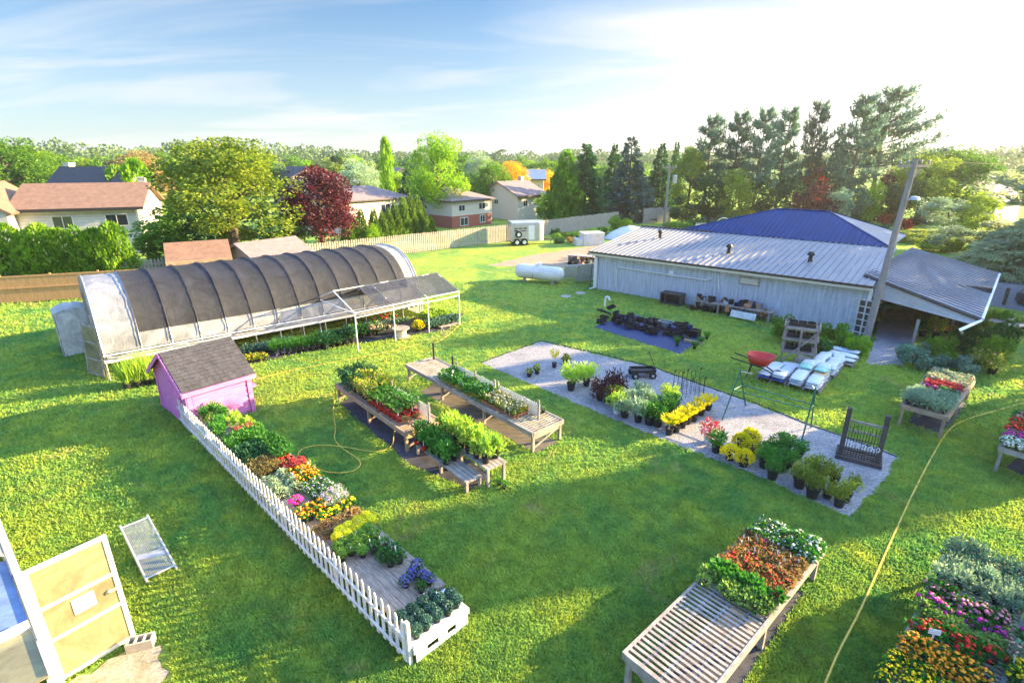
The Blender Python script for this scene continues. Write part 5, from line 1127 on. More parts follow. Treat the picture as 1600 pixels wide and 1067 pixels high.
MB().bar((TL-.1, TW/2-.4, .4), (TL+.9, TW/2, .42), .08).bar((TL-.1, TW/2+.4, .4), (TL+.9, TW/2, .42), .08).tube([(TL+.8, TW/2, .42), (TL+.8, TW/2, 0)], .03).build('hitch', M['trim'], tr)
# ---------------------------------------------------------------- propane tank
pa, pb = at(806, 437), at(881, 446); d = pb-pa
pt = thing('propane_tank', 'large white horizontal propane tank on the lawn beside the store', 'gas tank', (pa.x, pa.y+.3, 0), math.atan2(d.y, d.x)); L = d.length; r = .50
prof = [(.02, 0)] + [(r*math.sin(a), .42 - .42*math.cos(a)) for a in np.linspace(.25, math.pi/2, 8)] + [(r, L-.42)] + [(r*math.cos(a), L-.42 + .42*math.sin(a)) for a in np.linspace(.2, 1.45, 7)] + [(.02, L)]
b = MB().lathe(prof, 22); b.v = [(z, y, x+r+.16) for x, y, z in b.v]; b.build('tank', M['tank'], pt, True)
MB().lathe([(.17, 2*r+.14), (.17, 2*r+.30), (.15, 2*r+.34), (.02, 2*r+.36)], 14, (L*.5, 0, 0)).build('dome', M['whitem'], pt)
for x in (L*.2, L*.8): MB().slab([(x, -.3, .2), (x, .3, .2), (x+.12, .3, .2), (x+.12, -.3, .2)], .2).box(x-.05, x+.17, -.35, .35, -.01, .05).build('foot', M['concrete'], pt)
MB().tube([(L*.45, -.1, 2*r+.2), (L*.43, -r-.02, r+.1), (L*.43, -r+.05, .05)], .012, 5).build('pipe', M['trim'], pt)
# ---------------------------------------------------------------- leaning white panels, ladder, clutter
for i, (px, py, w, h, rz, tl, lab) in enumerate(((915, 440, 1.5, 1.35, 20, 22, 'big white board leaning against the store corner'), (893, 437, 1.3, 1.2, 200, -30, 'narrow white framed board standing next to the leaning white board'))):
    o = thing('panel', lab, 'panel', at(px, py), R(rz)); MB().cbox((0, 0, h/2), w, .04, h, 0, R(tl)).build('board', M['white'], o)
    MB().cbox((-w/2+.03, -.03, h/2), .05, .03, h, 0, R(tl)).cbox((w/2-.03, -.03, h/2), .05, .03, h, 0, R(tl)).build('edge_frame', M['trim'] if i else M['galv'], o)
def ladder(label, P, rz, h, w, m, tilt=8, rungs=8):
    o = thing('ladder', label, 'ladder', P, rz); T = math.tan(R(tilt)); MB().bar((0, 0, 0), (0, h*T, h), .05, .03).bar((w, 0, 0), (w, h*T, h), .05, .03).build('rails', m, o)
    b = MB()
    for k in range(1, rungs): b.bar((0, h*T*k/rungs, h*k/rungs), (w, h*T*k/rungs, h*k/rungs), .03)
    b.build('rungs', M['galv'], o); return o
ladder('dark ladder standing upright against the left corner of the store', at(922, 448), RZ, 2.6, .36, M['woodd'], 5, 9)
rj = random.Random(21)
for i in range(22):
    q = at(rj.uniform(888, 926), rj.uniform(402, 420), 0); o = thing('junk_pot', 'dark pot or bucket in the clutter heap behind the leaning white board', 'pot', q, rj.uniform(0, 6), 'pots and buckets in the clutter heap by the store corner'); s = rj.uniform(.16, .3)
    MB().lathe([(s*.7, 0), (s, s*1.5), (s*.85, s*1.5), (s*.6, .03)], 9).build('pot', M[rj.choice(['black', 'black', 'terra', 'greyp', 'woodd'])], o)
    o.rotation_euler = (rj.uniform(0, 1.5), 0, rj.uniform(0, 6)); o.location.z = .1
tb = thing('work_table', 'rough work table with clutter behind the propane tank', 'table', at(886, 412), R(-25)); MB().box(0, 2.2, 0, .9, .66, .72).build('top', M['wood'], tb)
for x in (.05, 2.05):
    for y in (.05, .75): MB().box(x, x+.08, y, y+.08, 0, .655).build('leg', M['wood'], tb)
# white bins and heaps beyond the store
o = thing('storage_bin', 'big white box with a lower step beside the store corner', 'bin', at(912, 384), R(10)); MB().box(0, 2.1, 0, 1.6, 0, 1.15).box(-.7, -.003, .1, 1.3, 0, .65).build('box', M['white'], o); MB().box(-.04, 2.14, -.04, 1.64, 1.153, 1.22).build('lid', M['whitem'], o); MB().tube([(.45, -.03, .7), (.45, -.004, .7)], .34, 16).build('round_hatch', M['bag'], o)
o = thing('tarp_heap', 'pale grey green tarp covered heap behind the white box', 'heap', at(985, 372), 0)
b = MB(); rgx = np.random.default_rng(2); vs = []; fs = []
for i in range(17):
    for j in range(9): a = 2*math.pi*i/16; t = j/8; vs.append((3.0*math.cos(a)*(1-t)*(1+.05*rgx.normal()), 1.6*math.sin(a)*(1-t), 1.3*(1-(1-t)**2)+.05*rgx.normal()))
for i in range(16):
    for j in range(8): q = i*9+j; fs.append((q, q+9, q+10, q+1))
b.add(vs, fs).build('tarp', M['bagg'] if False else M['bag'], o, True)
shrub('hedge', 967, 366, 48, 26, 'round bright green shrub above the white box')
for i, (x, y, c_) in enumerate(((870, 373, 'pl'), (884, 372, 'olive'), (898, 371, 'pl'), (912, 369, 'pl'), (926, 366, 'pl'), (940, 364, 'hedge'), (875, 380, 'pd'), (892, 379, 'pt'), (906, 377, 'pd'), (868, 366, 'mid'))):
    shrub(c_, x, y, 22, 9, 'low yellow green plant in the garden patch beyond the trailer' if c_ in ('olive', 'pl', 'hedge') else 'low dark plant in the garden patch beyond the trailer', 'yellow green plants in the garden patch' if c_ in ('olive', 'pl', 'hedge') else 'dark plants in the garden patch')
for i, (x, y, w, h, c_, lab) in enumerate(((1062, 362, 60, 16, 'mid', 'low green shrub at the foot of the transformer pole'), (1100, 360, 70, 18, 'dark', 'dark low shrub right of the transformer pole foot'), (1085, 372, 40, 10, 'hedge', 'small pale shrub near the store roof edge'), (1140, 358, 50, 22, 'dark', 'dark shrub left of the yellow shrub'),
   (1178, 352, 58, 30, 'yellow', 'large yellow shrub showing above the blue roof'), (1210, 350, 40, 18, 'dark', 'dark shrub between yellow shrub and blue roof ridge'), (1335, 350, 50, 22, 'hedge', 'yellow green shrub right of the blue roof ridge'), (1377, 352, 22, 22, 'red', 'bright red shrub right of the blue roof'), (1398, 350, 22, 26, 'red', 'second bright red shrub next to the leaning pole'), (1413, 358, 20, 16, 'red', 'small red shrub just behind the leaning pole'), (1432, 352, 30, 14, 'pt', 'orange green flat shrub right of the leaning pole'),
   (1360, 366, 60, 16, 'dark', 'dark hedge shrub behind the hip roof edge'), (1420, 378, 60, 16, 'pm', 'green hedge shrub behind the awning roof'), (1470, 392, 70, 20, 'olive', 'yellowish hedge shrub behind the awning roof'), (1530, 408, 70, 24, 'mid', 'green hedge shrub at the driveway edge'), (1580, 418, 60, 20, 'olive', 'pale hedge shrub at the right end of the driveway'))):
    shrub(c_, x, y, w, h, lab)
# white arch and railing beyond the low roof
o = thing('garden_arch', 'small white round arch behind the low metal roof', 'arch', at(1118, 372), R(-20)); MB().tube([(0, 0, 0), (0, 0, 1.6)] + [(.6-.6*math.cos(a), 0, 1.6+.6*math.sin(a)) for a in np.linspace(.2, 2.94, 9)] + [(1.2, 0, 1.6), (1.2, 0, 0)], .04, 6).build('arch', M['whitem'], o)
o = thing('garden_railing', 'white slatted railing with dark top behind the low metal roof', 'railing', at(1084, 374), R(-15)); b = MB().box(0, 2.6, 0, .04, 1.5, 1.58).box(0, 2.6, 0, .04, 1.05, 1.12).box(0, .08, 0, .08, 0, 1.6).box(2.52, 2.6, 0, .08, 0, 1.6)
for k in range(16): b.box(.1+.15*k, .18+.15*k, .041, .06, 1.0, 1.75)
b.build('railing', M['white'], o)
# ---------------------------------------------------------------- vehicles far right
def car(label, P, rz, m, s=1.0):
    o = thing('parked_car', label, 'car', P, rz); o.scale = (s, s, s)
    pr_ = [(0, .25), (.1, .7), (.9, .85), (1.5, 1.35), (3.1, 1.4), (3.9, .95), (4.3, .85), (4.35, .3)]
    b = MB().prism(pr_, -.85, .85); b.build('body', m, o)
    MB().prism([(1.05, .88), (1.55, 1.30), (3.05, 1.35), (3.7, .97)], -.865, .865).build('windows', M['glass'], o)
    for x in (.85, 3.5):
        for y in (-.8, .8): wheel(o, x, y, .32, .2)
    return o
car('white car far beyond the blue roof, left of the red shrubs', at(1352, 344), R(5), M['whitem']); car('white car far away just right of the leaning pole', at(1430, 348), R(12), M['whitem'])
car('dark car at the right edge on the driveway', at(1612, 480), R(30), M['trim'])
# ---------------------------------------------------------------- utility poles and wires
def pole(label, base, top, r, arm_rz, extras):
    o = thing('utility_pole', label, 'utility pole', base, 0); t = Vector(top) - Vector(base)
    MB().tube([(0, 0, -.2), tuple(t*.5), tuple(t)], [r*1.2, r, r*.8], 10).build('post', M['pole'], o)
    a = Vector((math.cos(arm_rz), math.sin(arm_rz), 0)); c = t*.965
    MB().bar(c - a*.95, c + a*.95, .07, .09).bar(c - a*.6, t*.89, .04).bar(c + a*.6, t*.89, .04).build('crossarm', M['pole'], o)
    for k in (-.88, -.4, .4, .88): q = c + a*k; MB().lathe([(.03, .06), (.05, .12), (.035, .17), (.05, .2), (.02, .24)], 8, tuple(q)).build('insulator', M['greyp'], o)
    return o, c, a
P2 = at(1037, 357); h2 = hgt(1037, 357, 258)
p2, c2, a2 = pole('straight utility pole with a grey transformer can behind the low roof', P2, P2 + Vector((.05, 0, h2)), .15, R(10), 0)
MB().lathe([(.02, 0), (.27, .03), (.27, .85), (.2, .93), (.05, .97)], 14, (.78, -.1, h2*.72)).build('transformer', M['galv'], p2); MB().bar((.3, 0, h2*.80), (.6, -.08, h2*.80), .08).build('bracket', M['trim'], p2)
MB().tube([(.18, -.16, h2*.55), (-.5, -.3, h2*.42), (-.3, -.4, h2*.30), (.1, -.16, h2*.34)], .025, 5).build('cable_loop', M['black'], p2)
P1 = at(1351, 536); h1_ = hgt(1352, 530, 250); topx = at(1425, 250, 0) if False else None
# the near pole really leans to the right
tx = 1426; hh = 8.05; best = P1 + Vector((.72, .45, hh))
p1, c1_, a1 = pole('leaning wooden utility pole standing at the store entrance', P1, best, .14, R(20), 0)
ms0 = Vector(best) - Vector(P1); MB().bar(ms0*.79, ms0*.79 + Vector((.1, -.3, .1)), .05).lathe([(.05, 0), (.2, .02), (.16, .14), (.03, .17)], 10, tuple(ms0*.79 + Vector((.15, -.36, .04)))).build('lamp', M['galv'], p1)
def wire(label, A, B, sag, r=.008):
    A, B = Vector(A), Vector(B); pts = [A.lerp(B, k/20) - Vector((0, 0, sag*4*(k/20)*(1-k/20))) for k in range(21)]
    tag(MB().tube(pts, r, 4, False).build('power_line', M['trim']), label, 'wire')
for k, lab in ((-.88, 'outermost overhead wire between the two utility poles'), (.4, 'inner overhead wire between the two utility poles'), (.88, 'right overhead wire between the two utility poles')):
    wire(lab, Vector(P2) + c2 + a2*k + Vector((0, 0, .2)), Vector(P1) + c1_ + a1*k + Vector((0, 0, .2)), .7)
wire('overhead wire running right from the leaning pole', Vector(P1) + c1_ + Vector((0, 0, .2)), (60, 38, 8.6), .5)
# ---------------------------------------------------------------- gravel bed furniture
# wagon
wgp = at(1003, 588); wg_ = thing('garden_wagon', 'small black flat garden wagon on four wheels with its handle raised', 'wagon', wgp, R(3))
MB().box(-.45, .45, -.22, .22, .24, .28).box(-.45, .45, -.24, -.22, .24, .36).box(-.45, .45, .22, .24, .24, .36).box(-.47, -.45, -.24, .24, .24, .36).box(.45, .47, -.24, .24, .24, .36).build('tray', M['black'], wg_)
for x in (-.34, .34):
    for y in (-.3, .24):
        t = MB().tube([(x, y, .14), (x, y+.07, .14)], .14, 14).build('wheel', M['rubber'], wg_); MB().tube([(x, y-.008, .14), (x, y-.001, .14)], .06, 10).build('rim', M['galv'], t)
MB().bar((-.34, 0, .18), (.34, 0, .18), .05).bar((.34, -.25, .16), (.34, .25, .16), .03).bar((-.34, -.25, .16), (-.34, .25, .16), .03).build('axle', M['trim'], wg_)
MB().tube([(.45, 0, .2), (.52, 0, .3), (.22, .05, .98)], .016, 6).tube([(.16, .05, .98), (.28, .05, .99)], .02, 6).build('handle', M['trim'], wg_)
# ornamental stakes
for i in range(11):
    q = at(1052 + i*4.5 + (i % 3)*1.5, 603 + (i % 4)*5 + i*.6); h = .62 + .1*(i % 3)
    b = MB().tube([(0, 0, 0), (0, 0, h)], .009, 5)
    if i % 2: b.tube([(0, 0, h-.02), (.07, 0, h+.05), (.14, 0, h-.02), (.14, 0, 0)], .008, 5)
    else: b.tube([(0, 0, h), (.05, 0, h+.05), (.03, .02, h-.06)], .014, 5)
    o = b.build('garden_stake', M['iron']); o.location = q; tag(o, 'thin dark metal garden stake in the cluster on the gravel', 'garden stake', 'garden stakes clustered behind the gold shrubs')
# A-frame
a = [at(1128, 656), at(1252, 690), at(1267, 668), at(1165, 634)]; t0 = at(1163, 586, 1.42); t1 = at(1256, 606, 1.5); t0 = (a[0]+a[3])/2 + Vector((0, 0, 1.5)); t1 = (a[1]+a[2])/2 + Vector((0, 0, 1.5))
af = thing('frame_stand', 'empty green metal A frame stand with two long bars on the gravel', 'metal frame', (a[0]+a[1]+a[2]+a[3])/4, 0); o0 = af.location.copy()
for p_, q_ in ((a[0], t0), (a[3], t0), (a[1], t1), (a[2], t1)): MB().tube([p_-o0, q_-o0 + (q_-p_)*.04], .022, 6).build('leg', M['green_metal'], af)
b = MB()
for f_ in (.62,): b.tube([a[0].lerp(t0, f_)-o0, a[1].lerp(t1, f_)-o0], .018, 6).tube([a[3].lerp(t0, f_)-o0, a[2].lerp(t1, f_)-o0], .018, 6).tube([a[0].lerp(t0, f_)-o0, a[3].lerp(t0, f_)-o0], .015, 6).tube([a[1].lerp(t1, f_)-o0, a[2].lerp(t1, f_)-o0], .015, 6)
b.build('bars', M['green_metal'], af); MB().tube([t0-o0, t0-o0+Vector((.3, -.2, .0))], .012, 6).tube([t1-o0, t1-o0+Vector((-.05, .1, .10))], .015, 6).build('top_hook', M['galv'], af)
# iron gate display on a pallet
ga, gb = at(1311, 715), at(1362, 728); d = gb-ga; gz = math.atan2(d.y, d.x)
gt_ = thing('gate_display', 'dark timber stand holding iron gates and garden hooks at the gravel edge', 'display stand', ga, gz); GWd = d.length+.1
for x in (0, GWd): MB().box(x-.06, x+.06, -.0, .12, 0, 1.55).build('post', M['woodd'], gt_)
b = MB().box(-.1, GWd+.12, -.1, -.02, .0, .1).box(-.1, GWd+.12, .55, .63, .0, .1)
for k in range(6): b.box(-.1, GWd+.12, -.1+.13*k, -.02+.13*k, .102, .125)
b.build('pallet', M['woodd'], gt_); MB().box(.061, GWd-.061, .02, .06, 1.16, 1.22).box(.061, GWd-.061, .02, .06, .88, .93).build('rail', M['wood'], gt_)
b = MB()
for k in range(11): x = .1 + (GWd-.2)*k/10; b.bar((x, -.02, .13), (x+.0, -.0, .9+.12*(k % 2)), .014)
for k in range(9): x = .1 + (GWd-.2)*k/8; b.bar((x, .0, .94), (x, .0, 1.14), .012)
b.bar((.07, -.03, .35), (GWd-.07, -.03, .35), .016).bar((.07, -.03, .7), (GWd-.07, -.03, .7), .016); b.build('iron_bars', M['iron'], gt_)
b = MB()
for k in range(5): x = .14+.16*k; b.tube([(x, -.04, .55), (x+.05, -.05, .62), (x+.09, -.05, .55), (x+.05, -.06, .47)], .014, 5)
b.build('scroll_hooks', M['whitem'], gt_)
# wheelbarrow
wb = thing('wheelbarrow', 'red wheelbarrow with a deep tray standing on the grass', 'wheelbarrow', at(1182, 590), R(-35)); wb.scale = (1.15, 1.15, 1.35)
vs = []; 
for (sx, sy, z, ox) in ((.28, .18, .42, 0), (.46, .33, .72, .04)):
    for k in range(16): a_ = 2*math.pi*k/16; vs.append((ox + sx*math.copysign(abs(math.cos(a_))**.7, math.cos(a_)), sy*math.copysign(abs(math.sin(a_))**.7, math.sin(a_)), z))
for (sx, sy, z, ox) in ((.44, .31, .71, .04), (.26, .16, .45, 0)):
    for k in range(16): a_ = 2*math.pi*k/16; vs.append((ox + sx*math.copysign(abs(math.cos(a_))**.7, math.cos(a_)), sy*math.copysign(abs(math.sin(a_))**.7, math.sin(a_)), z))
fs = [(i*16+k, i*16+(k+1) % 16, (i+1)*16+(k+1) % 16, (i+1)*16+k) for i in range(3) for k in range(16)] + [tuple(range(16))[::-1], tuple(48+k for k in range(16))]
MB().add(vs, fs).build('tray', M['red'], wb, True)
MB().tube([(.62, .06, .2), (.1, .2, .4), (-.85, .28, .55)], .02, 6).tube([(.62, -.06, .2), (.1, -.2, .4), (-.85, -.28, .55)], .02, 6).build('handles', M['trim'], wb)
MB().tube([(-.2, .2, .42), (-.3, .2, 0)], .018, 6).build('leg', M['trim'], wb); MB().tube([(-.2, -.2, .42), (-.3, -.2, 0)], .018, 6).build('leg', M['trim'], wb); MB().tube([(.62, -.04, .18), (.62, .04, .18)], .18, 16).build('wheel', M['rubber'], wb)
# pallets and soil bags
pl_o = at(1181, 592); pl_x = (at(1275, 615) - pl_o); PRZ = math.atan2(pl_x.y, pl_x.x); PM = Matrix.Translation(pl_o) @ Matrix.Rotation(PRZ, 4, 'Z')
def LP(x, y, z=0): return PM @ Vector((x, y, z))
def pallet(label, x, y, L, W):
    o = thing('wooden_pallet', label, 'pallet', LP(x, y), PRZ); b = MB()
    for k in range(int(W/.13)): b.box(0, L, .13*k, .13*k+.09, .11, .13)
    b.build('deck_boards', M['wood'], o); MB().box(0, .06, 0, W, 0, .109).box(L/2-.03, L/2+.03, 0, W, 0, .109).box(L-.06, L, 0, W, 0, .109).build('stringers', M['wood'], o)
pallet('wooden pallet under the left rows of soil bags', 0, 0, 1.05, 1.9); pallet('wooden pallet under the tall stacks of soil bags', 1.1, 0, 1.1, 1.9); pallet('wooden pallet under the rear soil bags and the plant rack', .6, 1.95, 1.7, 1.7); pallet('wooden pallet under the last soil bags by the path', 1.4, 3.7, 1.2, 1.6)
def bag_mesh(m, seed):
    rg = np.random.default_rng(seed); vs = []; fs = []; n_, k_ = 14, 10
    for i in range(n_+1):
        for j in range(k_): u = -1+2*i/n_; a_ = 2*math.pi*j/k_; e_ = (1-abs(u)**4)**.5; vs.append((u*.36, math.cos(a_)*.23*(.75+.25*e_)*(1+.04*rg.normal()), .065+math.sin(a_)*.065*e_*(1+.15*rg.normal())))
    for i in range(n_):
        for j in range(k_): fs.append((i*k_+j, i*k_+(j+1) % k_, (i+1)*k_+(j+1) % k_, (i+1)*k_+j))
    fs += [tuple(range(k_)), tuple(n_*k_+j for j in range(k_))]; return MB().add(vs, fs).mesh('soil_bag', m, True)
BG = {k: [bag_mesh(M[k], s) for s in (1, 2, 3)] for k in ('bag', 'bagb', 'bagg', 'bago')}
rb_ = random.Random(12)
def bag(x, y, z, kind, rz, label, group): o = link(bpy.data.objects.new('soil_bag', BG[kind][rb_.randint(0, 2)])); o.location = LP(x, y, z); o.rotation_euler = (rb_.uniform(-.05, .05), rb_.uniform(-.06, .06), PRZ+rz); tag(o, label, 'soil bag', group)
for i in range(2):
    for j in range(5):
        for k in range(1 + (j < 2) + (i == 1 and j < 1)): bag(.28+i*.48, .25+j*.34 if k < 1 or j < 2 else 0, .13+k*.10, 'bagb' if k == 0 and j == 0 else 'bag', R(90)+rb_.uniform(-.1, .1), 'blue ended soil bag at the bottom of the left bag rows' if k == 0 and j == 0 else 'white soil bag in the low rows left on the pallets', 'blue ended soil bags' if k == 0 and j == 0 else 'white soil bags in the low rows left')
for j in range(5):
    for i in range(2):
        top = 3 + (j > 2)
        for k in range(top):
            kd = 'bag'
            if j == 3 and k == top-1: kd = 'bagg'
            if j == 2 and k == top-1 and i == 1: kd = 'bago'
            lab = {'bag': 'white soil bag in the tall stacks right on the pallets', 'bagg': 'green printed soil bag on top of the tall stacks', 'bago': 'sand coloured soil bag on top of the tall stacks'}[kd]
            bag(1.38+i*.55, .25+j*.36, .13+k*.11, kd, R(90)+rb_.uniform(-.12, .12), lab, lab.replace('bag ', 'bags ', 1))
for j in range(5):
    for i in range(2):
        for k in range(3 if j < 3 else 2): bag(1.55+i*.5, 2.2+j*.42, .13+k*.11, 'bag', rb_.uniform(-.25, .25)+R(90), 'pale soil bag in the rear stacks toward the path', 'pale soil bags in the rear stacks')
for j in range(4):
    for i in range(2): bag(1.75+i*.5, 4.1+j*.33, .13+.11*(j % 2), 'bag', rb_.uniform(-.4, .4), 'loose pale soil bag at the far end of the pallets', 'loose pale soil bags at the far end')
bag(.75, 2.0, .14, 'bag', 0, 'single white soil bag lying in front of the plant rack', None)
# plant rack
rk = thing('plant_rack', 'tall weathered three tier timber rack with diagonal brace behind the soil bags', 'rack', LP(.25, 2.25), PRZ+R(12)); RW, RD, RH = 1.15, .95, 1.85
for x in (0, RW):
    for y in (0, RD): MB().box(x-.03, x+.03, y-.03, y+.03, 0, RH).build('leg', M['deck'], rk)
MB().box(RW/2-.04, RW/2+.04, -.04, .04, 0, RH-.15).bar((.05, -.06, .25), (RW-.05, -.06, 1.5), .04, .06).build('brace', M['deck'], rk)
for z in (.62, 1.15, 1.62):
    b = MB()
    for k in range(8): b.box(-.06, RW+.06, .0+.12*k, .07+.12*k, z, z+.02)
    b.box(-.06, RW+.06, -.06, -.032, z-.04, z+.03).box(-.06, RW+.06, RD+.032, RD+.06, z-.04, z+.03).box(-.075, -.042, -.06, RD+.06, z+.021, z+.09).box(RW+.042, RW+.075, -.06, RD+.06, z+.021, z+.09); b.build('shelf', M['deck'], rk)
def crate_mesh():
    b = MB().box(0, .5, 0, .32, 0, .02)
    b.box(0, .5, 0, .012, .02, .13).box(0, .5, .308, .32, .02, .13).box(0, .012, .012, .308, .02, .13).box(.488, .5, .012, .308, .02, .13)
    for k in range(4): b.box(.1*(k+1)-.004, .1*(k+1)+.004, .012, .308, .02, .09)
    b.box(.012, .488, .156, .164, .02, .088); return b.mesh('nursery_tray', M['black'])
TRAY = crate_mesh()
rt = random.Random(31)
def tray(P, rz, label, group, rx=0, ry=0, s=1): o = link(bpy.data.objects.new('nursery_tray', TRAY)); o.location = P; o.rotation_euler = (rx, ry, rz); o.scale = (s, s, s); tag(o, label, 'tray', group)
for z in (.655, 1.185, 1.655):
    for k in range(3): tray(rk.matrix_basis @ Vector((.0, 0, 0)) if False else Matrix.Translation(rk.location) @ Matrix.Rotation(rk.rotation_euler[2], 4, 'Z') @ Vector((.1+.32*k+.3, .25, z)), rk.rotation_euler[2]+R(90), 'black tray standing on the tall timber rack', 'black trays on the timber rack')
# heap of trays and pots on the weed fabric
for i in range(46):
    f_ = rt.random(); px_ = 945 + f_*135; py_ = 497 + f_*28 + rt.uniform(-6, 9); q = at(px_, py_); hgt_ = rt.random()**1.5*.42*(1 if f_ < .35 or f_ > .8 else .6)
    tray((q.x, q.y, .02+hgt_), rt.uniform(0, 6.28), 'empty black nursery tray in the heap on the blue black fabric', 'empty nursery trays heaped on the fabric', rt.uniform(-.35, .35), rt.uniform(-.5, .5), rt.uniform(.8, 1.1))
def empty_pot(P, r, h, m, label, group, rx=0, rz=0):
    k = ('ep', round(r, 2), round(h, 2), m)
    if k not in _m: _m[k] = MB().lathe([(r*.72, 0), (r, h), (r*1.06, h), (r*1.06, h*.93), (r*.93, h*.93), (r*.7, .02)], 12).mesh('empty_pot', M[m])
    o = link(bpy.data.objects.new('empty_pot', _m[k])); o.location = P; o.rotation_euler = (rx, 0, rz); tag(o, label, 'pot', group)
for i in range(26):
    f_ = rt.random(); px_ = 952 + f_*125; py_ = 500 + f_*26 + rt.uniform(-5, 6); q = at(px_, py_); empty_pot((q.x, q.y, .05+rt.uniform(0, .35)), .14, .24, rt.choice(['black', 'black', 'cloth2']), 'empty dark pot in the heap on the blue black fabric', 'empty dark pots heaped on the fabric', rt.choice([0, 1.4, 3.14, .5]), rt.uniform(0, 6))
for i, (px_, py_, w_) in enumerate(((1040, 512, .75), (1020, 508, .6), (1083, 525, .6))):
    o = thing('storage_tub', ['grey blue tub standing in the middle of the tray heap', 'dark tub left of the grey blue tub in the tray heap', 'dark round topped tub at the right end of the tray heap'][i], 'tub', at(px_, py_), R(-40)); m_ = MB().box(-w_/2, w_/2, -.2, .2, 0, .03)
    m_.box(-w_/2, w_/2, -.2, -.17, .03, .36).box(-w_/2, w_/2, .17, .2, .03, .36).box(-w_/2, -w_/2+.03, -.17, .17, .03, .36).box(w_/2-.03, w_/2, -.17, .17, .03, .36).box(-w_/2-.02, w_/2+.02, -.23, -.2, .3, .36).build('tub', M['greyp' if i == 0 else 'black'], o)
q = at(1068, 534); o = MB().box(0, .9, 0, .12, 0, .14).build('timber', M['woodw']); o.location = q; o.rotation_euler = (0, 0, R(-35)); tag(o, 'pale timber lying at the right end of the weed fabric', 'timber')
for i, (x, y) in enumerate(((1094, 538), (1104, 530), (1085, 545), (1058, 540))): place('grassg', at(x, y), 'weedy grass clump at the right end of the weed fabric', 'weedy grass clumps at the weed fabric', .7, 'plant')
# white bent vent pipe, lids
o = thing('vent_pipe', 'white bent vent pipe rising from the lawn', 'pipe', at(945, 478), R(-15)); MB().tube([(0, 0, 0), (0, 0, .42), (.03, 0, .52), (.12, 0, .58), (.21, 0, .52), (.24, 0, .40)], .055, 10).build('pipe', M['whitem'], o)
MB().tube([(.24, 0, .44), (.24, 0, .385)], .068, 10).build('cap', M['whitem'], o)
for i, (x, y) in enumerate(((884, 463), (907, 458))): o = MB().lathe([(.34, 0), (.34, .035), (.3, .05), (.05, .055)], 18).build('concrete_cover', M['concrete']); o.location = at(x, y); tag(o, ['round concrete lid in the lawn, nearer one', 'round concrete lid in the lawn close to the leaning board'][i], 'lid')
# table by the wall with its clutter
Wst = Matrix.Translation(O) @ Matrix.Rotation(RZ, 4, 'Z')
sx_, _ = wl(1062, 478)
o = thing('potting_stand', 'dark little open fronted stand against the store wall', 'stand', Wst @ Vector((sx_-.9, -.85, 0)), RZ)
MB().box(0, 1.25, 0, .7, .62, .68).box(0, .06, 0, .7, 0, .618).box(1.19, 1.25, 0, .7, 0, .618).box(.06, 1.19, .66, .7, 0, .618).box(.06, 1.19, 0, .66, .05, .08).box(.3, .36, .0, .05, .081, .618).build('body', M['woodd'], o)
x0_ = wl(1092, 470)[0]; x1_ = wl(1212, 500)[0]
o = thing('wall_bench', 'long low bench crowded with pots along the store wall', 'bench', Wst @ Vector((x0_, -.95, 0)), RZ); Lw = x1_-x0_
MB().box(0, Lw, 0, .75, .52, .57).build('top', M['wood'], o)
for x in (.1, Lw*.33, Lw*.66, Lw-.2):
    for y in (.04, .62): MB().box(x, x+.08, y, y+.08, 0, .518).build('leg', M['wood'], o)
for i in range(40):
    f_ = rt.random(); q = Wst @ Vector((x0_+.1+f_*(Lw-.25), -.9+rt.random()*.6, .572)); m_ = rt.choice(['black', 'black', 'black', 'terra', 'greyp', 'cloth2', 'woodw'])
    r_ = rt.choice([.09, .12, .15]); lab = {'black': 'black pot standing on the bench along the store wall', 'terra': 'terracotta pot standing on the bench along the store wall', 'greyp': 'grey pot standing on the bench along the store wall', 'cloth2': 'dark blue pot standing on the bench along the store wall', 'woodw': 'tan pot standing on the bench along the store wall'}[m_]
    empty_pot(q, r_, round(r_*rt.choice([1.6, 2.2]), 2), m_, lab, lab.replace('pot standing', 'pots standing'), rt.choice([0, 0, 3.14, 1.3]), rt.uniform(0, 6))
for i in range(16): q = Wst @ Vector((x0_-.6+rt.random()*(Lw*.7), -1.0+rt.random()*.5, .02)); empty_pot(q, .16, .26, 'black', 'black pot on the ground under the bench along the store wall', 'black pots under the wall bench', rt.choice([0, 1.4]), rt.uniform(0, 6))
q = Wst @ Vector((wl(1165, 490)[0]-.3, -1.25, .0)); o = thing('white_board', 'long white board propped in front of the crowded wall bench', 'board', q, RZ-R(3)); MB().cbox((.55, 0, .28), 1.3, .03, .36, 0, R(-20)).build('board', M['white'], o); MB().box(.1, .16, .02, .3, 0, .03).build('foot', M['wood'], o)
q = Wst @ Vector((wl(1170, 485)[0], -.55, .572)); o = MB().lathe([(.05, 0), (.16, .03), (.18, .14), (.12, .22), (.02, .24)], 12).build('yellow_tub', M['yelp']); o.location = q; o.rotation_euler = (.9, 0, 1); tag(o, 'bright yellow tub lying on the bench along the store wall', 'tub')
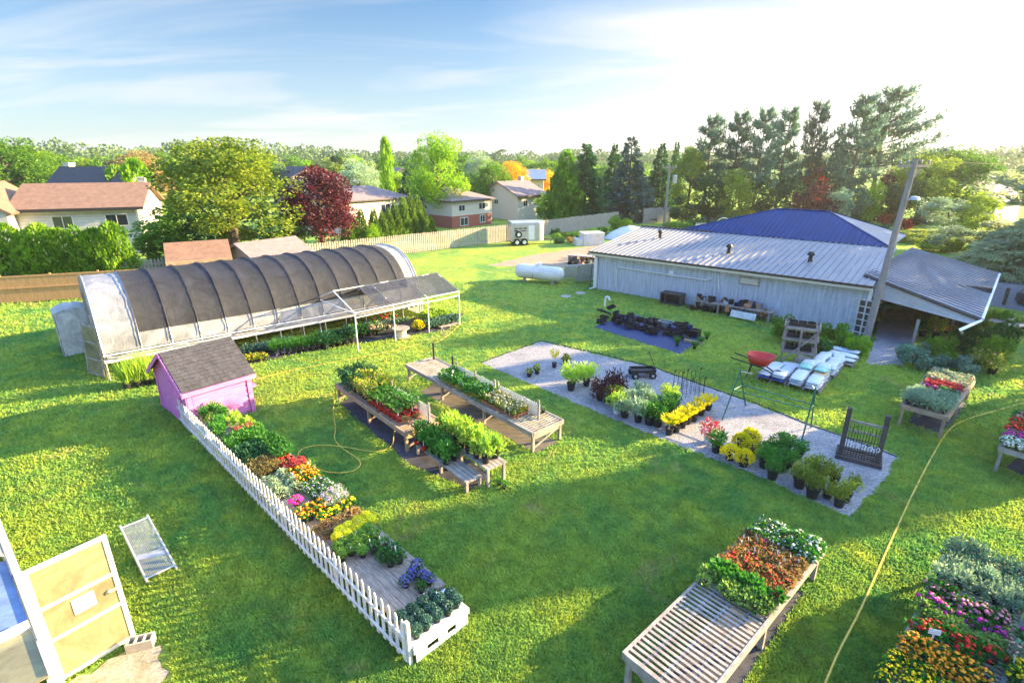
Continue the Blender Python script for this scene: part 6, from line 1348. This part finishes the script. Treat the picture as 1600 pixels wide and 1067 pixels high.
# white grid panel left of the pole, timber prop
ga_, gb_ = at(1322, 518), at(1345, 524); d = gb_-ga_
o = thing('grid_trellis', 'white grid panel of twelve openings beside the leaning pole', 'trellis', ga_, math.atan2(d.y, d.x)); Wp = .95; b = MB()
for k in range(4): b.box(Wp*k/3-.03, Wp*k/3+.03, -.02, .02, 0, 1.75)
for k in range(6): b.box(.031, Wp-.031, .021, .05, .1+.32*k, .15+.32*k)
b.build('grid', M['white'], o); MB().box(0, Wp, .06, .08, .0, 1.7).build('backing', M['woodd'], o)
o = thing('timber_prop', 'dark board leaning against the store wall beside the grid panel', 'board', at(1308, 512), R(-20)); MB().bar((0, 0, 0), (.35, .3, .95), .16, .05).build('board', M['woodd'], o)
# inside the entrance
o = thing('tarp_roll', 'green tarpaulin roll lying on a table under the awning', 'tarp', at(1400, 478, .8), R(10)); rgq = np.random.default_rng(5)
pts = [(-1+.2*k, .04*math.sin(k), .03*math.cos(k*1.7)) for k in range(11)]; MB().tube(pts, [.12+.06*rgq.random() for _ in pts], 12).build('roll', M['green_metal'], o, True)
o = thing('counter_table', 'dark table in the shade under the awning', 'table', at(1378, 485), R(10)); MB().box(-.9, 1.7, -.2, .7, .6, .66).build('top', M['woodd'], o)
for x in (-.85, 1.6):
    for y in (-.15, .6): MB().box(x, x+.07, y, y+.07, 0, .598).build('leg', M['woodd'], o)
for i, (x, y, k_, s_, lab) in enumerate(((1368, 508, 'rosebush', 1.0, 'terracotta toned plant left of the entrance path'), (1440, 525, 'tomato', 1.6, 'leafy plant just inside the awning right of the post'), (1460, 530, 'rosebush', 1.8, 'flowering plant right of the awning post'), (1452, 512, 'darkbush', 1.7, 'dark bush plant under the awning edge'), (1478, 520, 'petuniared', 1.8, 'red flowered plant under the awning edge'))): place(k_, at(x, y), lab, None, s_)
for i, (x, y, w, h, lm, lab) in enumerate(((1230, 532, 60, 36, 'mid', 'loose green shrub against the store wall left of the rack'), (1262, 540, 50, 34, 'olive', 'yellowish weedy shrub behind the plant rack'), (1300, 545, 60, 38, 'mid', 'green shrub below the grid panel'), (1335, 556, 44, 34, 'hedge', 'bright green shrub between bags and leaning pole'), (1280, 556, 40, 26, 'dark', 'dark green shrub between rack and pole'),
    (1428, 572, 70, 34, 'pb', 'spreading grey green shrub right of the path'), (1465, 570, 60, 44, 'mid', 'green shrub in front of the awning opening'), (1490, 588, 70, 30, 'pb', 'low blue green shrub behind the small bench'), (1508, 556, 60, 52, 'dark', 'dark leafy shrub below the awning corner'), (1540, 575, 60, 50, 'mid', 'bright rose bush in a black tub right of the awning'), (1560, 548, 50, 44, 'dark', 'dark rose bush at the right behind the bright one'),
    (1530, 530, 50, 30, 'olive', 'yellow green shrub under the awning gutter'), (1575, 515, 60, 26, 'mid', 'green shrub on the display at the right edge'), (1550, 505, 40, 20, 'hedge', 'small leafy shrub right of the awning corner'))): shrub(lm, x, y, w, h, lab)
for i, (x, y) in enumerate(((1548, 520), (1580, 528))):
    o = thing('display_bench', ['grey plank display bench right of the awning corner', 'second grey plank display bench at the right edge'][i], 'bench', at(x, y), R(15)); MB().box(0, 1.6, 0, .5, .5, .56).build('top', M['wood'], o)
    for xx in (.05, 1.45): MB().box(xx, xx+.08, .05, .45, 0, .498).build('leg', M['wood'], o)
for i, (x, y) in enumerate(((1520, 560), (1535, 548), (1548, 585), (1557, 560), (1528, 578))): place('petuniawhite' if i % 2 else 'rosebush', at(x, y), ['salmon rose in a pot among the awning shrubs', 'white flowers in a pot among the awning shrubs'][i % 2], ['salmon roses among the awning shrubs', 'white flowers among the awning shrubs'][i % 2], 1.7)
o = MB().box(-.06, .06, -.06, .06, 0, 1.0).build('bollard', M['woodd']); o.location = at(1568, 476); tag(o, 'short dark post beside the driveway at the right', 'post')
# ---------------------------------------------------------------- hoses
def hose(label, px_, r=.022, sub=6):
    pts = [at(*p[:2], p[2] if len(p) > 2 else .03) for p in px_]; out_ = []
    for i in range(len(pts)-1):
        p0, p1_, p2_, p3 = pts[max(i-1, 0)], pts[i], pts[i+1], pts[min(i+2, len(pts)-1)]
        for k in range(sub): t = k/sub; out_.append(.5*((2*p1_) + (p2_-p0)*t + (2*p0-5*p1_+4*p2_-p3)*t*t + (3*p1_-p0-3*p2_+p3)*t**3))
    out_.append(pts[-1]); tag(MB().tube(out_, r, 6).build('garden_hose', M['hose']), label, 'hose')
hose('long pale yellow hose running straight across the right lawn', [(1284, 1080), (1310, 1018), (1345, 950), (1385, 860), (1424, 775), (1455, 715), (1482, 672), (1510, 655), (1560, 640), (1610, 626)])
hose('yellow hose looped on the grass between the fence table and the flower bench', [(524, 607, .6), (523, 625, .1), (521, 640), (524, 668), (523, 685), (535, 700), (556, 714), (563, 725), (552, 735), (525, 738), (495, 732), (470, 718), (467, 706), (480, 698), (505, 695), (540, 698), (575, 704), (600, 703), (613, 694), (615, 680, .2), (617, 673, .66)], .018)
hose('thin yellow hose stretched along the lit grass before the hoop greenhouse', [(400, 592), (460, 577), (540, 562), (620, 546), (660, 536), (680, 535), (700, 523), (716, 509)], .012)
# ---------------------------------------------------------------- plants on the gravel
def at1(kind, pts, label, group=None, s=1.0):
    for p in pts: place(kind, at(p[0], p[1], .012), label, group if len(pts) > 1 else None, s)
at1('goldsmall', [(827, 588), (839, 583.5)], 'one of two small yellow topped pots alone on the gravel', 'two small yellow topped pots on the gravel')
at1('goldtall', [(866, 573.5)], 'tall narrow yellow plant in a black pot on the gravel'); at1('goldsmall', [(884, 568)], 'small yellow plant in a pot right of the tall narrow one', None, 1.25)
at1('limeshrub', [(892, 609)], 'nearer light green shrub in a black pot, left of the purple shrubs'); at1('limeshrub', [(916, 602)], 'farther light green shrub next to the purple shrubs', None, .9)
at1('purpleshrub', [(937, 624), (949, 628), (958, 616), (968, 620)], 'dark purple leaved shrub in a black pot on the gravel', 'dark purple shrubs on the gravel', .86)
at1('greenshrubw', [(960, 632), (964, 645)], 'lime shrub in a white pot beside the purple shrubs', 'lime shrubs in white pots')
at1('greenshrub', [(976, 651), (997, 658), (984, 636), (1000, 628), (1010, 640)], 'silvery green shrub in the left half of the green group', 'silvery green shrubs on the gravel', .95)
at1('deepshrub', [(1014, 662), (1027, 665), (1030, 650), (1042, 655), (1050, 645)], 'fresh green shrub next to the gold shrubs', 'fresh green shrubs next to the gold ones', 1.1); at1('limeshrub', [(1046, 633)], 'pale lime shrub behind the green group, nearest the garden stakes', None, .8)
at1('goldspirea', [(1045, 678), (1056, 674), (1066, 667), (1074, 661), (1084, 657), (1095, 648), (1106, 640)], 'bright golden shrub in the diagonal row on the gravel', 'golden shrubs in the diagonal row', .8)
at1('redshrub', [(1106, 690)], 'crimson leaved thin shrub in a white pot'); at1('deepshrub', [(1119, 705)], 'dark green shrub between the crimson shrub and gold mounds', None, 1.05)
at1('goldmound', [(1140, 717), (1161, 727), (1172, 710), (1158, 699), (1172, 692)], 'round golden mound shrub in a black pot', 'round golden mound shrubs on the gravel', .95)
at1('deepshrub', [(1193, 729), (1206, 747), (1218, 735), (1230, 730), (1210, 712), (1228, 704), (1246, 715), (1200, 718)], 'dark green shrub in the group left of the mottled shrubs', 'dark green shrubs left of the mottled ones', .95)
at1('mottled', [(1248, 760), (1268, 776), (1280, 752), (1264, 748)], 'green and amber shrub in the large mottled group', 'larger green and amber shrubs on the gravel', 1.15)
at1('mottled', [(1302, 755), (1292, 776), (1310, 790), (1320, 782)], 'smaller green and amber shrub at the end of the gravel', 'smaller green and amber shrubs at the gravel end', .9); at1('mottled', [(1332, 762)], 'lone smallest green pot at the near end of the gravel', None, .72)
for x, y in ((1146, 722), (1212, 742), (1262, 768), (1290, 772)):
    o = MB().slab([(-.02, 0, .1), (.02, 0, .1), (.02, .05, .26), (-.02, .05, .26)], .004).build('plant_tag', M['tag_']); o.location = at(x, y, .12); o.rotation_euler = (0, 0, random.uniform(-.5, 1)); tag(o, 'white tag sticking from a shrub pot on the gravel', 'tag', 'white tags in the shrub pots')
# ---------------------------------------------------------------- bench with lattice (long one)
block('seedling', LB(2.25, .22), LB(4.55, .22), LB(2.25, .66), 12, 3, 'green seedling in a yellow pot on the far part of the long bench', 'green seedlings in yellow pots on the long bench', .015, 1.6)
block('bigleaf', LB(2.3, .92), LB(4.5, .92), LB(2.3, 1.12), 8, 2, 'broad leaved green plant behind the lattice of the long bench', 'broad leaved plants behind the lattice', .03, .8)
block('orangecup', LB(4.65, .18), LB(6.05, .18), LB(4.65, .68), 12, 5, 'cream and orange sleeved bulb pot on the near part of the long bench', 'cream and orange sleeved bulb pots', .01, 1.3)
block('pansy', LB(4.7, .92), LB(6.3, .92), LB(4.7, 1.12), 8, 2, 'grey blue tagged pot behind the near lattice of the long bench', 'tagged pots behind the near lattice', .03, .9)
# ---------------------------------------------------------------- flower bench A
block('darkbush', LA(.15, .25), LA(1.0, .25), LA(.15, .95), 4, 3, 'dark grey green shrub at the far end of the flower bench', 'dark shrubs at the far end of the flower bench', .05, 1.1)
block('rosebush', LA(1.05, .25), LA(2.1, .25), LA(1.05, .95), 4, 3, 'salmon flowered shrub in the middle of the flower bench', 'salmon flowered shrubs on the flower bench', .05, 1.15)
block('redpot', LA(2.2, .2), LA(3.9, .2), LA(2.2, .75), 8, 3, 'small green plant in a red pot on the flower bench', 'green plants in red pots on the flower bench', .03, 1.2)
block('redpot', LA(2.4, 1.02), LA(3.9, 1.02), LA(2.4, 1.1), 5, 1, 'red potted plant behind the lattice of the flower bench', 'red pots behind the lattice', .03, .9)
place('succulent', LA(4.1, .35), 'small succulent in a terracotta pot on bare slats of the flower bench', None, 1.3); place('succulent', LA(4.05, .75), 'second small succulent nearer the lattice of the flower bench', None, 1.2)
block('tomatolime', LCc(.35, .75, .58), LCc(2.4, .75, .58), LCc(.35, 1.05, .58), 7, 2, 'tall lime green vegetable plant on the upper step of the low stand', 'lime green vegetable plants on the upper step', .06, 1.05)
block('tomato', LCc(.1, .12, .36), LCc(1.5, .12, .36), LCc(.1, .38, .36), 5, 2, 'dark leaved vegetable plant on the lower step of the stand', 'dark leaved vegetable plants on the lower step', .04, .9)
block('redpot', LCc(.1, .02, .36), LCc(.5, .02, .36), LCc(.1, .02, .36), 2, 1, 'red pot on the lower step of the stand', 'red pots on the lower step', .02, .9)
for x in (2.75, 2.95): q = LCc(x, .9, .01); place('herb', q, 'dark small pot on the ground at the near end of the stand', 'dark small pots at the near end of the stand', .9)
# ---------------------------------------------------------------- foreground bench C
block('coleus', LT(2.22, .12), LT(2.3, 1.14), LT(2.42, .10), 8, 2, 'bright green coleus in the front rows of the big bench', 'bright green coleus in front rows of the big bench', .045, 1.0, .06)
block('bigleaf', LT(2.55, .12), LT(2.6, 1.12), LT(2.72, .12), 8, 2, 'yellow green leafy plant in the second rows of the big bench', 'yellow green leafy plants on the big bench', .045, .95, .06)
block('begoniared', LT(2.95, .12), LT(2.95, 1.12), LT(3.35, .12), 9, 4, 'red flowered dark begonia on the big bench', 'red flowered dark begonias on the big bench', .045, .95, .08)
block('begonia', LT(3.45, .12), LT(3.45, 1.12), LT(4.0, .12), 9, 5, 'bronze leaved begonia on the big bench', 'bronze leaved begonias on the big bench', .045, .95, .08)
block('impatiens', LT(4.15, .15), LT(4.15, .5), LT(4.7, .15), 3, 4, 'white flowered plant at the far left corner of the big bench', 'white flowered plants at the far left corner of the big bench', .03, 1.0)
block('impatiens', LT(4.25, .82), LT(4.25, 1.14), LT(4.7, .82), 3, 4, 'white flowered plant at the far right corner of the big bench', 'white flowered plants at the far right corner of the big bench', .03, 1.15)
place('magenta', LT(4.05, .42), 'single magenta flower near the far end of the big bench', None, .7)
for x in (2.35, 3.0, 3.65, 4.3): tray(LT(x, 1.2), TRZ, 'black tray under plants at the right edge of the big bench', 'black trays at the right edge of the big bench', s=.7)
# ---------------------------------------------------------------- bench D and E
block('dustymiller', LD(.2, .18), LD(.2, 1.05), LD(1.15, .18), 5, 5, 'silver leaved plant on the front of the small pale bench', 'silver leaved plants on the small pale bench', .03, 1.25)
block('pansy', LD(1.5, .2), LD(1.5, .55), LD(2.0, .2), 3, 3, 'purple leaved small plant in the middle of the small pale bench', 'purple leaved plants on the small pale bench', .03, 1.0); block('magenta', LD(1.6, .75), LD(1.6, 1.0), LD(2.1, .75), 2, 2, 'magenta flowered pot in the middle of the small pale bench', 'magenta flowered pots on the small pale bench', .03, .7)
block('redleaf', LD(2.3, .2), LD(2.3, 1.0), LD(2.6, .2), 5, 2, 'reddish plant in the rear middle of the small pale bench', 'reddish plants on the small pale bench', .03, 1.0)
block('geraniumsal', LD(2.9, .2), LD(2.9, 1.05), LD(3.9, .2), 5, 6, 'cream and pink flowered plant at the far end of the small pale bench', 'cream and pink flowered plants on the small pale bench', .04, .95)
block('petuniawhite', LE(.12, .15), LE(1.1, .15), LE(.12, .5), 6, 3, 'white petunia in the first rows of the right edge bench', 'white petunias on the right edge bench', .03)
block('petuniapink', LE(.12, .7), LE(1.1, .7), LE(.12, 1.0), 6, 2, 'magenta petunia behind the white petunias at the right edge', 'magenta petunias at the right edge', .03, 1.1)
block('petuniared', LE(.12, 1.3), LE(1.1, 1.3), LE(.12, 1.9), 6, 3, 'red petunia behind the magenta ones at the right edge', 'red petunias at the right edge', .03, 1.15)
block('geraniumpink', LE(.12, 2.1), LE(1.1, 2.1), LE(.12, 2.7), 6, 3, 'pale pink flowered plant at the back of the right edge bench', 'pale pink flowered plants at the right edge', .03, 1.1)
# ---------------------------------------------------------------- double bench F  (x along, y across from the left edge)
rf_ = [  # kind, x0, x1, y0, y1, nx, ny, label, scale
 ('nemesia', 4.55, 5.15, .12, 1.1, 4, 6, 'creamy bushy plant in the far left of the wide flower bench', 1.15), ('dustymiller', 3.95, 4.4, .12, 1.1, 3, 6, 'grey green bushy plant, second block of the wide flower bench', 1.15),
 ('geraniumpink', 3.35, 3.5, .10, .95, 2, 6, 'pink geranium in the far left row of the wide flower bench', 1.0), ('geraniummag', 3.0, 3.1, .10, .95, 1, 6, 'rose flowered geranium, single row on the wide flower bench', 1.0),
 ('coleus', 2.62, 2.75, .08, 1.0, 2, 7, 'green leafy plant row in front of the rose geraniums', .95), ('geraniumred', 2.2, 2.4, .12, 1.0, 2, 6, 'red and white flowered plant on the left of the wide flower bench', 1.05),
 ('marigoldbig', 1.45, 1.95, .12, 1.0, 4, 7, 'deep orange marigold in the left front block', .95), ('marigoldgold', .75, 1.3, .10, .95, 4, 7, 'golden marigold in the left front block', .95), ('ferny', .1, .6, .10, .9, 3, 5, 'feathery green plant in the lower left of the wide flower bench', .8),
 ('ferny', 4.9, 5.1, 1.35, 1.75, 2, 3, 'feathery lime plant at the far end of the wide flower bench', .95), ('pansy', 4.85, 5.1, 1.95, 2.35, 2, 3, 'lavender flowered plant at the far right of the wide flower bench', 1.2), ('nemesia', 4.1, 4.7, 1.35, 2.35, 4, 6, 'blue green bushy plant on the right half of the wide flower bench', 1.1),
 ('ferny', 3.6, 3.85, 1.35, 2.35, 2, 6, 'lime feathery row on the right half of the wide flower bench', .9), ('geraniummag', 3.1, 3.3, 1.4, 2.35, 2, 6, 'magenta geranium on the right half of the wide flower bench', 1.1), ('geraniumsal', 2.7, 2.85, 1.35, 2.35, 2, 6, 'salmon and white geranium on the right half of the wide flower bench', 1.1),
 ('goldbloom', 2.15, 2.45, 1.35, 2.0, 3, 5, 'yellow flowered green plant on the right half of the wide flower bench', 1.4), ('geraniumwhite', 2.1, 2.45, 2.15, 2.38, 3, 2, 'white flowered plant at the right margin of the wide flower bench', 1.0),
 ('marigoldbig', 1.3, 1.8, 1.3, 2.3, 4, 7, 'orange marigold on the right half of the wide flower bench', .95), ('geraniumred', .3, 1.0, 1.35, 2.3, 4, 6, 'red flowered plant at the near right of the wide flower bench', 1.0)]
for k_, x0, x1, y0, y1, nx_, ny_, lab, s_ in rf_: block(k_, LF(x0, y0), LF(x1, y0), LF(x0, y1), nx_, max(1, ny_-1), lab, lab + ' group', .045, s_*.95, .08)
o = thing('price_sign', 'small white tag sign on a stick among red flowers', 'sign', LF(2.0, .35), FRZ-R(60)); MB().box(-.012, .012, -.006, .006, 0, .34).build('stick', M['white'], o); MB().box(-.08, .08, -.014, -.007, .30, .40).build('card', M['tag_'], o)
# ---------------------------------------------------------------- table along the white fence
def K_(kind, pts, label, group=None, s=1.0, z=.425):
    for x, y in pts: place(kind, LK(x + random.uniform(-.02, .02), y + random.uniform(-.02, .02), z), label, group if len(pts) > 1 else None, s)
G2 = lambda x0, x1, nx_, y0, y1, ny_: [(x0 + (x1-x0)*i/max(1, nx_-1), y0 + (y1-y0)*j/max(1, ny_-1)) for i in range(nx_) for j in range(ny_)]
K_('mumdark', G2(.06, .46, 3, .24, 1.14, 5)[:14], 'dark round mum in a black pot on the pale plastic pallet', 'dark round mums on the pale plastic pallet', .95, .372)
K_('bell', [(1.07, .77), (1.14, .95), (.98, 1.06), (.78, 1.10), (1.22, 1.12)], 'violet bellflower in a pot on the bare planks', 'violet bellflowers on the bare planks', 1.0); K_('herb', [(.74, .86)], 'small green pot in front of the violet bellflowers')
K_('herb', [(1.74, .86), (1.68, 1.05), (1.94, .83), (1.92, 1.08), (2.16, 1.03), (2.28, .84)], 'small green pot with white tag on the bare planks', 'small green pots on the bare planks', 1.25)
K_('mumgreen', [(2.77, .29), (2.81, .48), (2.56, .46), (2.82, .67), (2.59, .65), (2.55, .27), (2.61, .84), (2.83, 1.05), (2.37, .62), (2.60, 1.04), (2.83, .86)], 'green cushion mum behind the bare planks', 'green cushion mums on the plank table', .95, .43)
K_('mumyellow', [(3.04, .44), (3.22, .60), (3.02, .64), (3.22, .80), (3.01, .84), (3.22, 1.0), (3.02, 1.04), (3.2, 1.2), (3.03, 1.22)], 'bright yellow cushion mum on the plank table', 'bright yellow cushion mums on the plank table', .95, .43)
K_('succulent', G2(3.42, 3.70, 2, .35, 1.22, 6), 'peach coloured low succulent pot beyond the yellow mums', 'peach low succulent pots', 1.2, .43)
K_('goldbloom', G2(4.03, 4.03, 1, .60, 1.30, 5), 'yellow pansy in a grey pot on the front edge of the low step', 'yellow pansies on the front edge of the low step', 1.15, .37); K_('marigold', G2(4.30, 4.52, 2, .30, .80, 4), 'orange pansy in a grey pot on the low plank step', 'orange pansies on the low plank step', 1.15, .37)
K_('lavender', G2(4.28, 4.56, 2, .92, 1.30, 3), 'lavender flowered pot on the low plank step', 'lavender flowered pots on the low plank step', 1.1, .37)
K_('magenta', [(4.93, .42)], 'single vivid magenta flower cushion beside the white fence', None, 1.1, .445)
K_('pansy', G2(4.80, 5.35, 4, .82, 1.28, 3), 'pale violet pansy on the outer edge of the flower table', 'pale violet pansies on the flower table', 1.0, .445)
K_('creeper', G2(5.45, 6.2, 4, .32, .68, 2), 'silvery green trailing plant against the white fence', 'silvery trailing plants against the white fence', 1.0, .445); K_('marigold', G2(5.58, 6.1, 4, .84, 1.26, 4), 'orange flowered pot in the dense orange patch', 'orange flowered pots in the dense patch', 1.15, .445)
K_('bronze', G2(6.62, 7.0, 3, .28, .68, 3), 'bronze green plant against the white fence', 'bronze green plants against the white fence', 1.0, .445); K_('redleaf', G2(6.34, 6.56, 2, .88, 1.26, 3), 'pinkish leaved plant beyond the orange patch', 'pinkish leaved plants beyond the orange patch', 1.05, .445)
K_('deepleaf', G2(7.2, 8.1, 5, .3, .78, 3), 'deep green leafy plant in the dark block by the white fence', 'deep green leafy plants in the dark block', .95, .445); K_('redpot', G2(6.82, 7.06, 2, .86, 1.16, 3), 'red pot with a dark plant on the outer edge of the flower table', 'red pots on the outer edge of the flower table', 1.0, .445); K_('greenleaf', G2(7.35, 8.1, 4, .98, 1.22, 2), 'mid green plant on the outer edge beside the dark block', 'mid green plants beside the dark block', .95, .445)
K_('greenleaf', G2(8.55, 8.85, 2, .3, 1.1, 4), 'loose green plant between the dark block and the pink shed', 'loose green plants near the pink shed', .95, .445); K_('redleaf', G2(9.1, 9.28, 2, .7, 1.05, 3), 'dark red leaved plant near the pink shed', 'dark red leaved plants near the pink shed', 1.2, .445)
K_('limeleaf', [(9.62, 1.1), (9.8, .92), (10.25, .7), (10.3, .95), (10.75, .5)], 'lime leaved plant near the pink shed', 'lime leaved plants near the pink shed', 1.0, .445); K_('greenleaf', [(9.6, .35), (9.9, .3), (10.1, .5), (10.6, .8), (10.9, .75), (11.1, .4), (11.25, .7)], 'green plant between the pink shed and the white fence', 'green plants between pink shed and white fence', 1.0, .445)
# ---------------------------------------------------------------- along the hoop greenhouse
def row(kind, p0, p1, n_, label, group=None, s=1.0, z=.012, two=0):
    a_, b_ = at(*p0, z), at(*p1, z); nrm = Vector((-(b_-a_).y, (b_-a_).x, 0)).normalized()
    for k in range(n_):
        for j in range(1+two): q = a_.lerp(b_, k/max(1, n_-1)) + nrm*(.34*j); place(kind, (q.x, q.y, q.z), label, group if n_ > 1 or two else None, s*random.uniform(.9, 1.12))
row('grass', (200, 607), (248, 597), 4, 'tall feathery grass in a pot at the greenhouse corner left of the pink shed', 'tall feathery grasses at the greenhouse corner', 1.1, two=1)
row('goldlily', (385, 565), (412, 562), 4, 'yellow orange flowered pot at the end of the greenhouse row', 'yellow orange flowered pots in the greenhouse row', 1.0); row('hostag', (388, 553), (425, 548), 4, 'blue green leafy plant behind the yellow orange pots', 'blue green leafy plants in the greenhouse row', 1.1)
row('grassg', (430, 553), (498, 543), 8, 'fresh green grassy plant on the pallets before the greenhouse', 'fresh green grassy plants before the greenhouse', .95, two=1, z=.1)
row('bluegrass', (425, 546), (455, 540), 3, 'blue green grassy plant behind the fresh green ones', 'blue green grassy plants before the greenhouse', 1.0)
row('darkbush', (510, 545), (550, 535), 5, 'dark leafy shrub pot left of the shade frame', 'dark leafy shrub pots left of the shade frame', 1.2, two=1); row('tomato', (555, 530), (590, 522), 4, 'green bushy pot inside the shade frame', 'green bushy pots inside the shade frame', 1.0, two=1)
row('geraniumsal', (580, 518), (612, 512), 5, 'salmon flowered pot inside the shade frame', 'salmon flowered pots inside the shade frame', 1.5, two=1, z=.25); row('geraniumred', (590, 508), (618, 500), 5, 'red flowered pot inside the shade frame', 'red flowered pots inside the shade frame', 1.4, two=1, z=.3)
row('goldmound', (654, 517), (658, 516), 1, 'big golden mound plant in the right half of the shade frame', None, 1.05)
row('impatiens', (618, 505), (636, 502), 4, 'white flowered plant on the round spool table', 'white flowered plants on the spool table', 1.1, z=.5)
row('hostag', (672, 512), (712, 502), 6, 'variegated leafy plant at the right end of the shade frame', 'variegated leafy plants at the right end of the shade frame', .9, two=1, z=.1); row('limeleaf', (668, 500), (695, 494), 5, 'lime leafy plant at the back right of the shade frame', 'lime leafy plants at the back of the shade frame', 1.3, two=1, z=.1)
row('geraniumpink', (628, 484), (650, 478), 4, 'pink flowered plant on the rear shelf of the shade frame', 'pink flowered plants on the rear shelf', 1.4, z=.5)
o = thing('spool_table', 'round wooden cable spool table under the shade frame', 'table', at(627, 526), 0); MB().lathe([(.42, .42), (.42, .47)], 22).build('top', M['wood'], o); MB().lathe([(.26, .04), (.25, .42)], 18).build('drum', M['sidingw'], o); MB().lathe([(.42, 0), (.42, .04)], 22).build('base', M['wood'], o)
for i, (x, y, rz_) in enumerate(((432, 556, 38), (458, 551, 40), (690, 514, 40))):
    o = thing('wooden_pallet', ['pale pallet under the green grassy plants, left one', 'pale pallet under the green grassy plants, right one', 'pallet under the variegated plants of the shade frame'][i], 'pallet', at(x, y), R(rz_)); b = MB()
    for k in range(6): b.box(0, 1.1, .1*k+.0, .1*k+.07, .075, .095)
    b.box(0, .06, 0, .6, 0, .074).box(.5, .56, 0, .6, 0, .074).box(1.04, 1.1, 0, .6, 0, .074); b.build('pallet', M['whitem' if i < 2 else 'wood'], o)
for i, (x, y, k_) in enumerate(((-.0, 0, 0),)): pass
for kx, kd, lab in ((2.2, 'darkbush', 'leafy plant on the benches inside the hoop greenhouse'), (4.6, 'geraniumred', 'red flowering plant on the benches inside the hoop greenhouse'), (7.4, 'geraniumsal', 'salmon flowering plant on the benches inside the hoop greenhouse'), (10.4, 'hostag', 'broad leaved plant on the benches inside the hoop greenhouse')):
    for i in range(6):
        for y_ in (1.3, 5.0): q = Matrix.Translation(GH0) @ Matrix.Rotation(GRZ, 4, 'Z') @ Vector((kx + (i-4)*.32, y_, .683)); place(kd, q, lab, lab.replace('plant on', 'plants on'), 1.1)
for i in range(7): place('herb', at(252+i*3, 600-i*1.2, .012), 'small dark pot beside the tall feathery grasses', 'small dark pots beside the feathery grasses', 1.2)
# stray scraps on the grass
for i, (x, y) in enumerate(((232, 1030), (245, 1000))): pass
# ---------------------------------------------------------------- air
hz = MB().box(-750, 750, -60, 1000, -1, 34).build('haze', bpy.data.materials.new('haze')); tag(hz, 'thin evening haze', 'haze', kind='stuff')
m_ = hz.data.materials[0]; m_.use_nodes = True; t_ = m_.node_tree; t_.nodes.remove(t_.nodes['Principled BSDF'])
pv = t_.nodes.new('ShaderNodeVolumePrincipled'); pv.inputs['Color'].default_value = (.92, .95, 1, 1); pv.inputs['Density'].default_value = .0003; pv.inputs['Anisotropy'].default_value = .45
t_.links.new(pv.outputs[0], t_.nodes['Material Output'].inputs['Volume'])
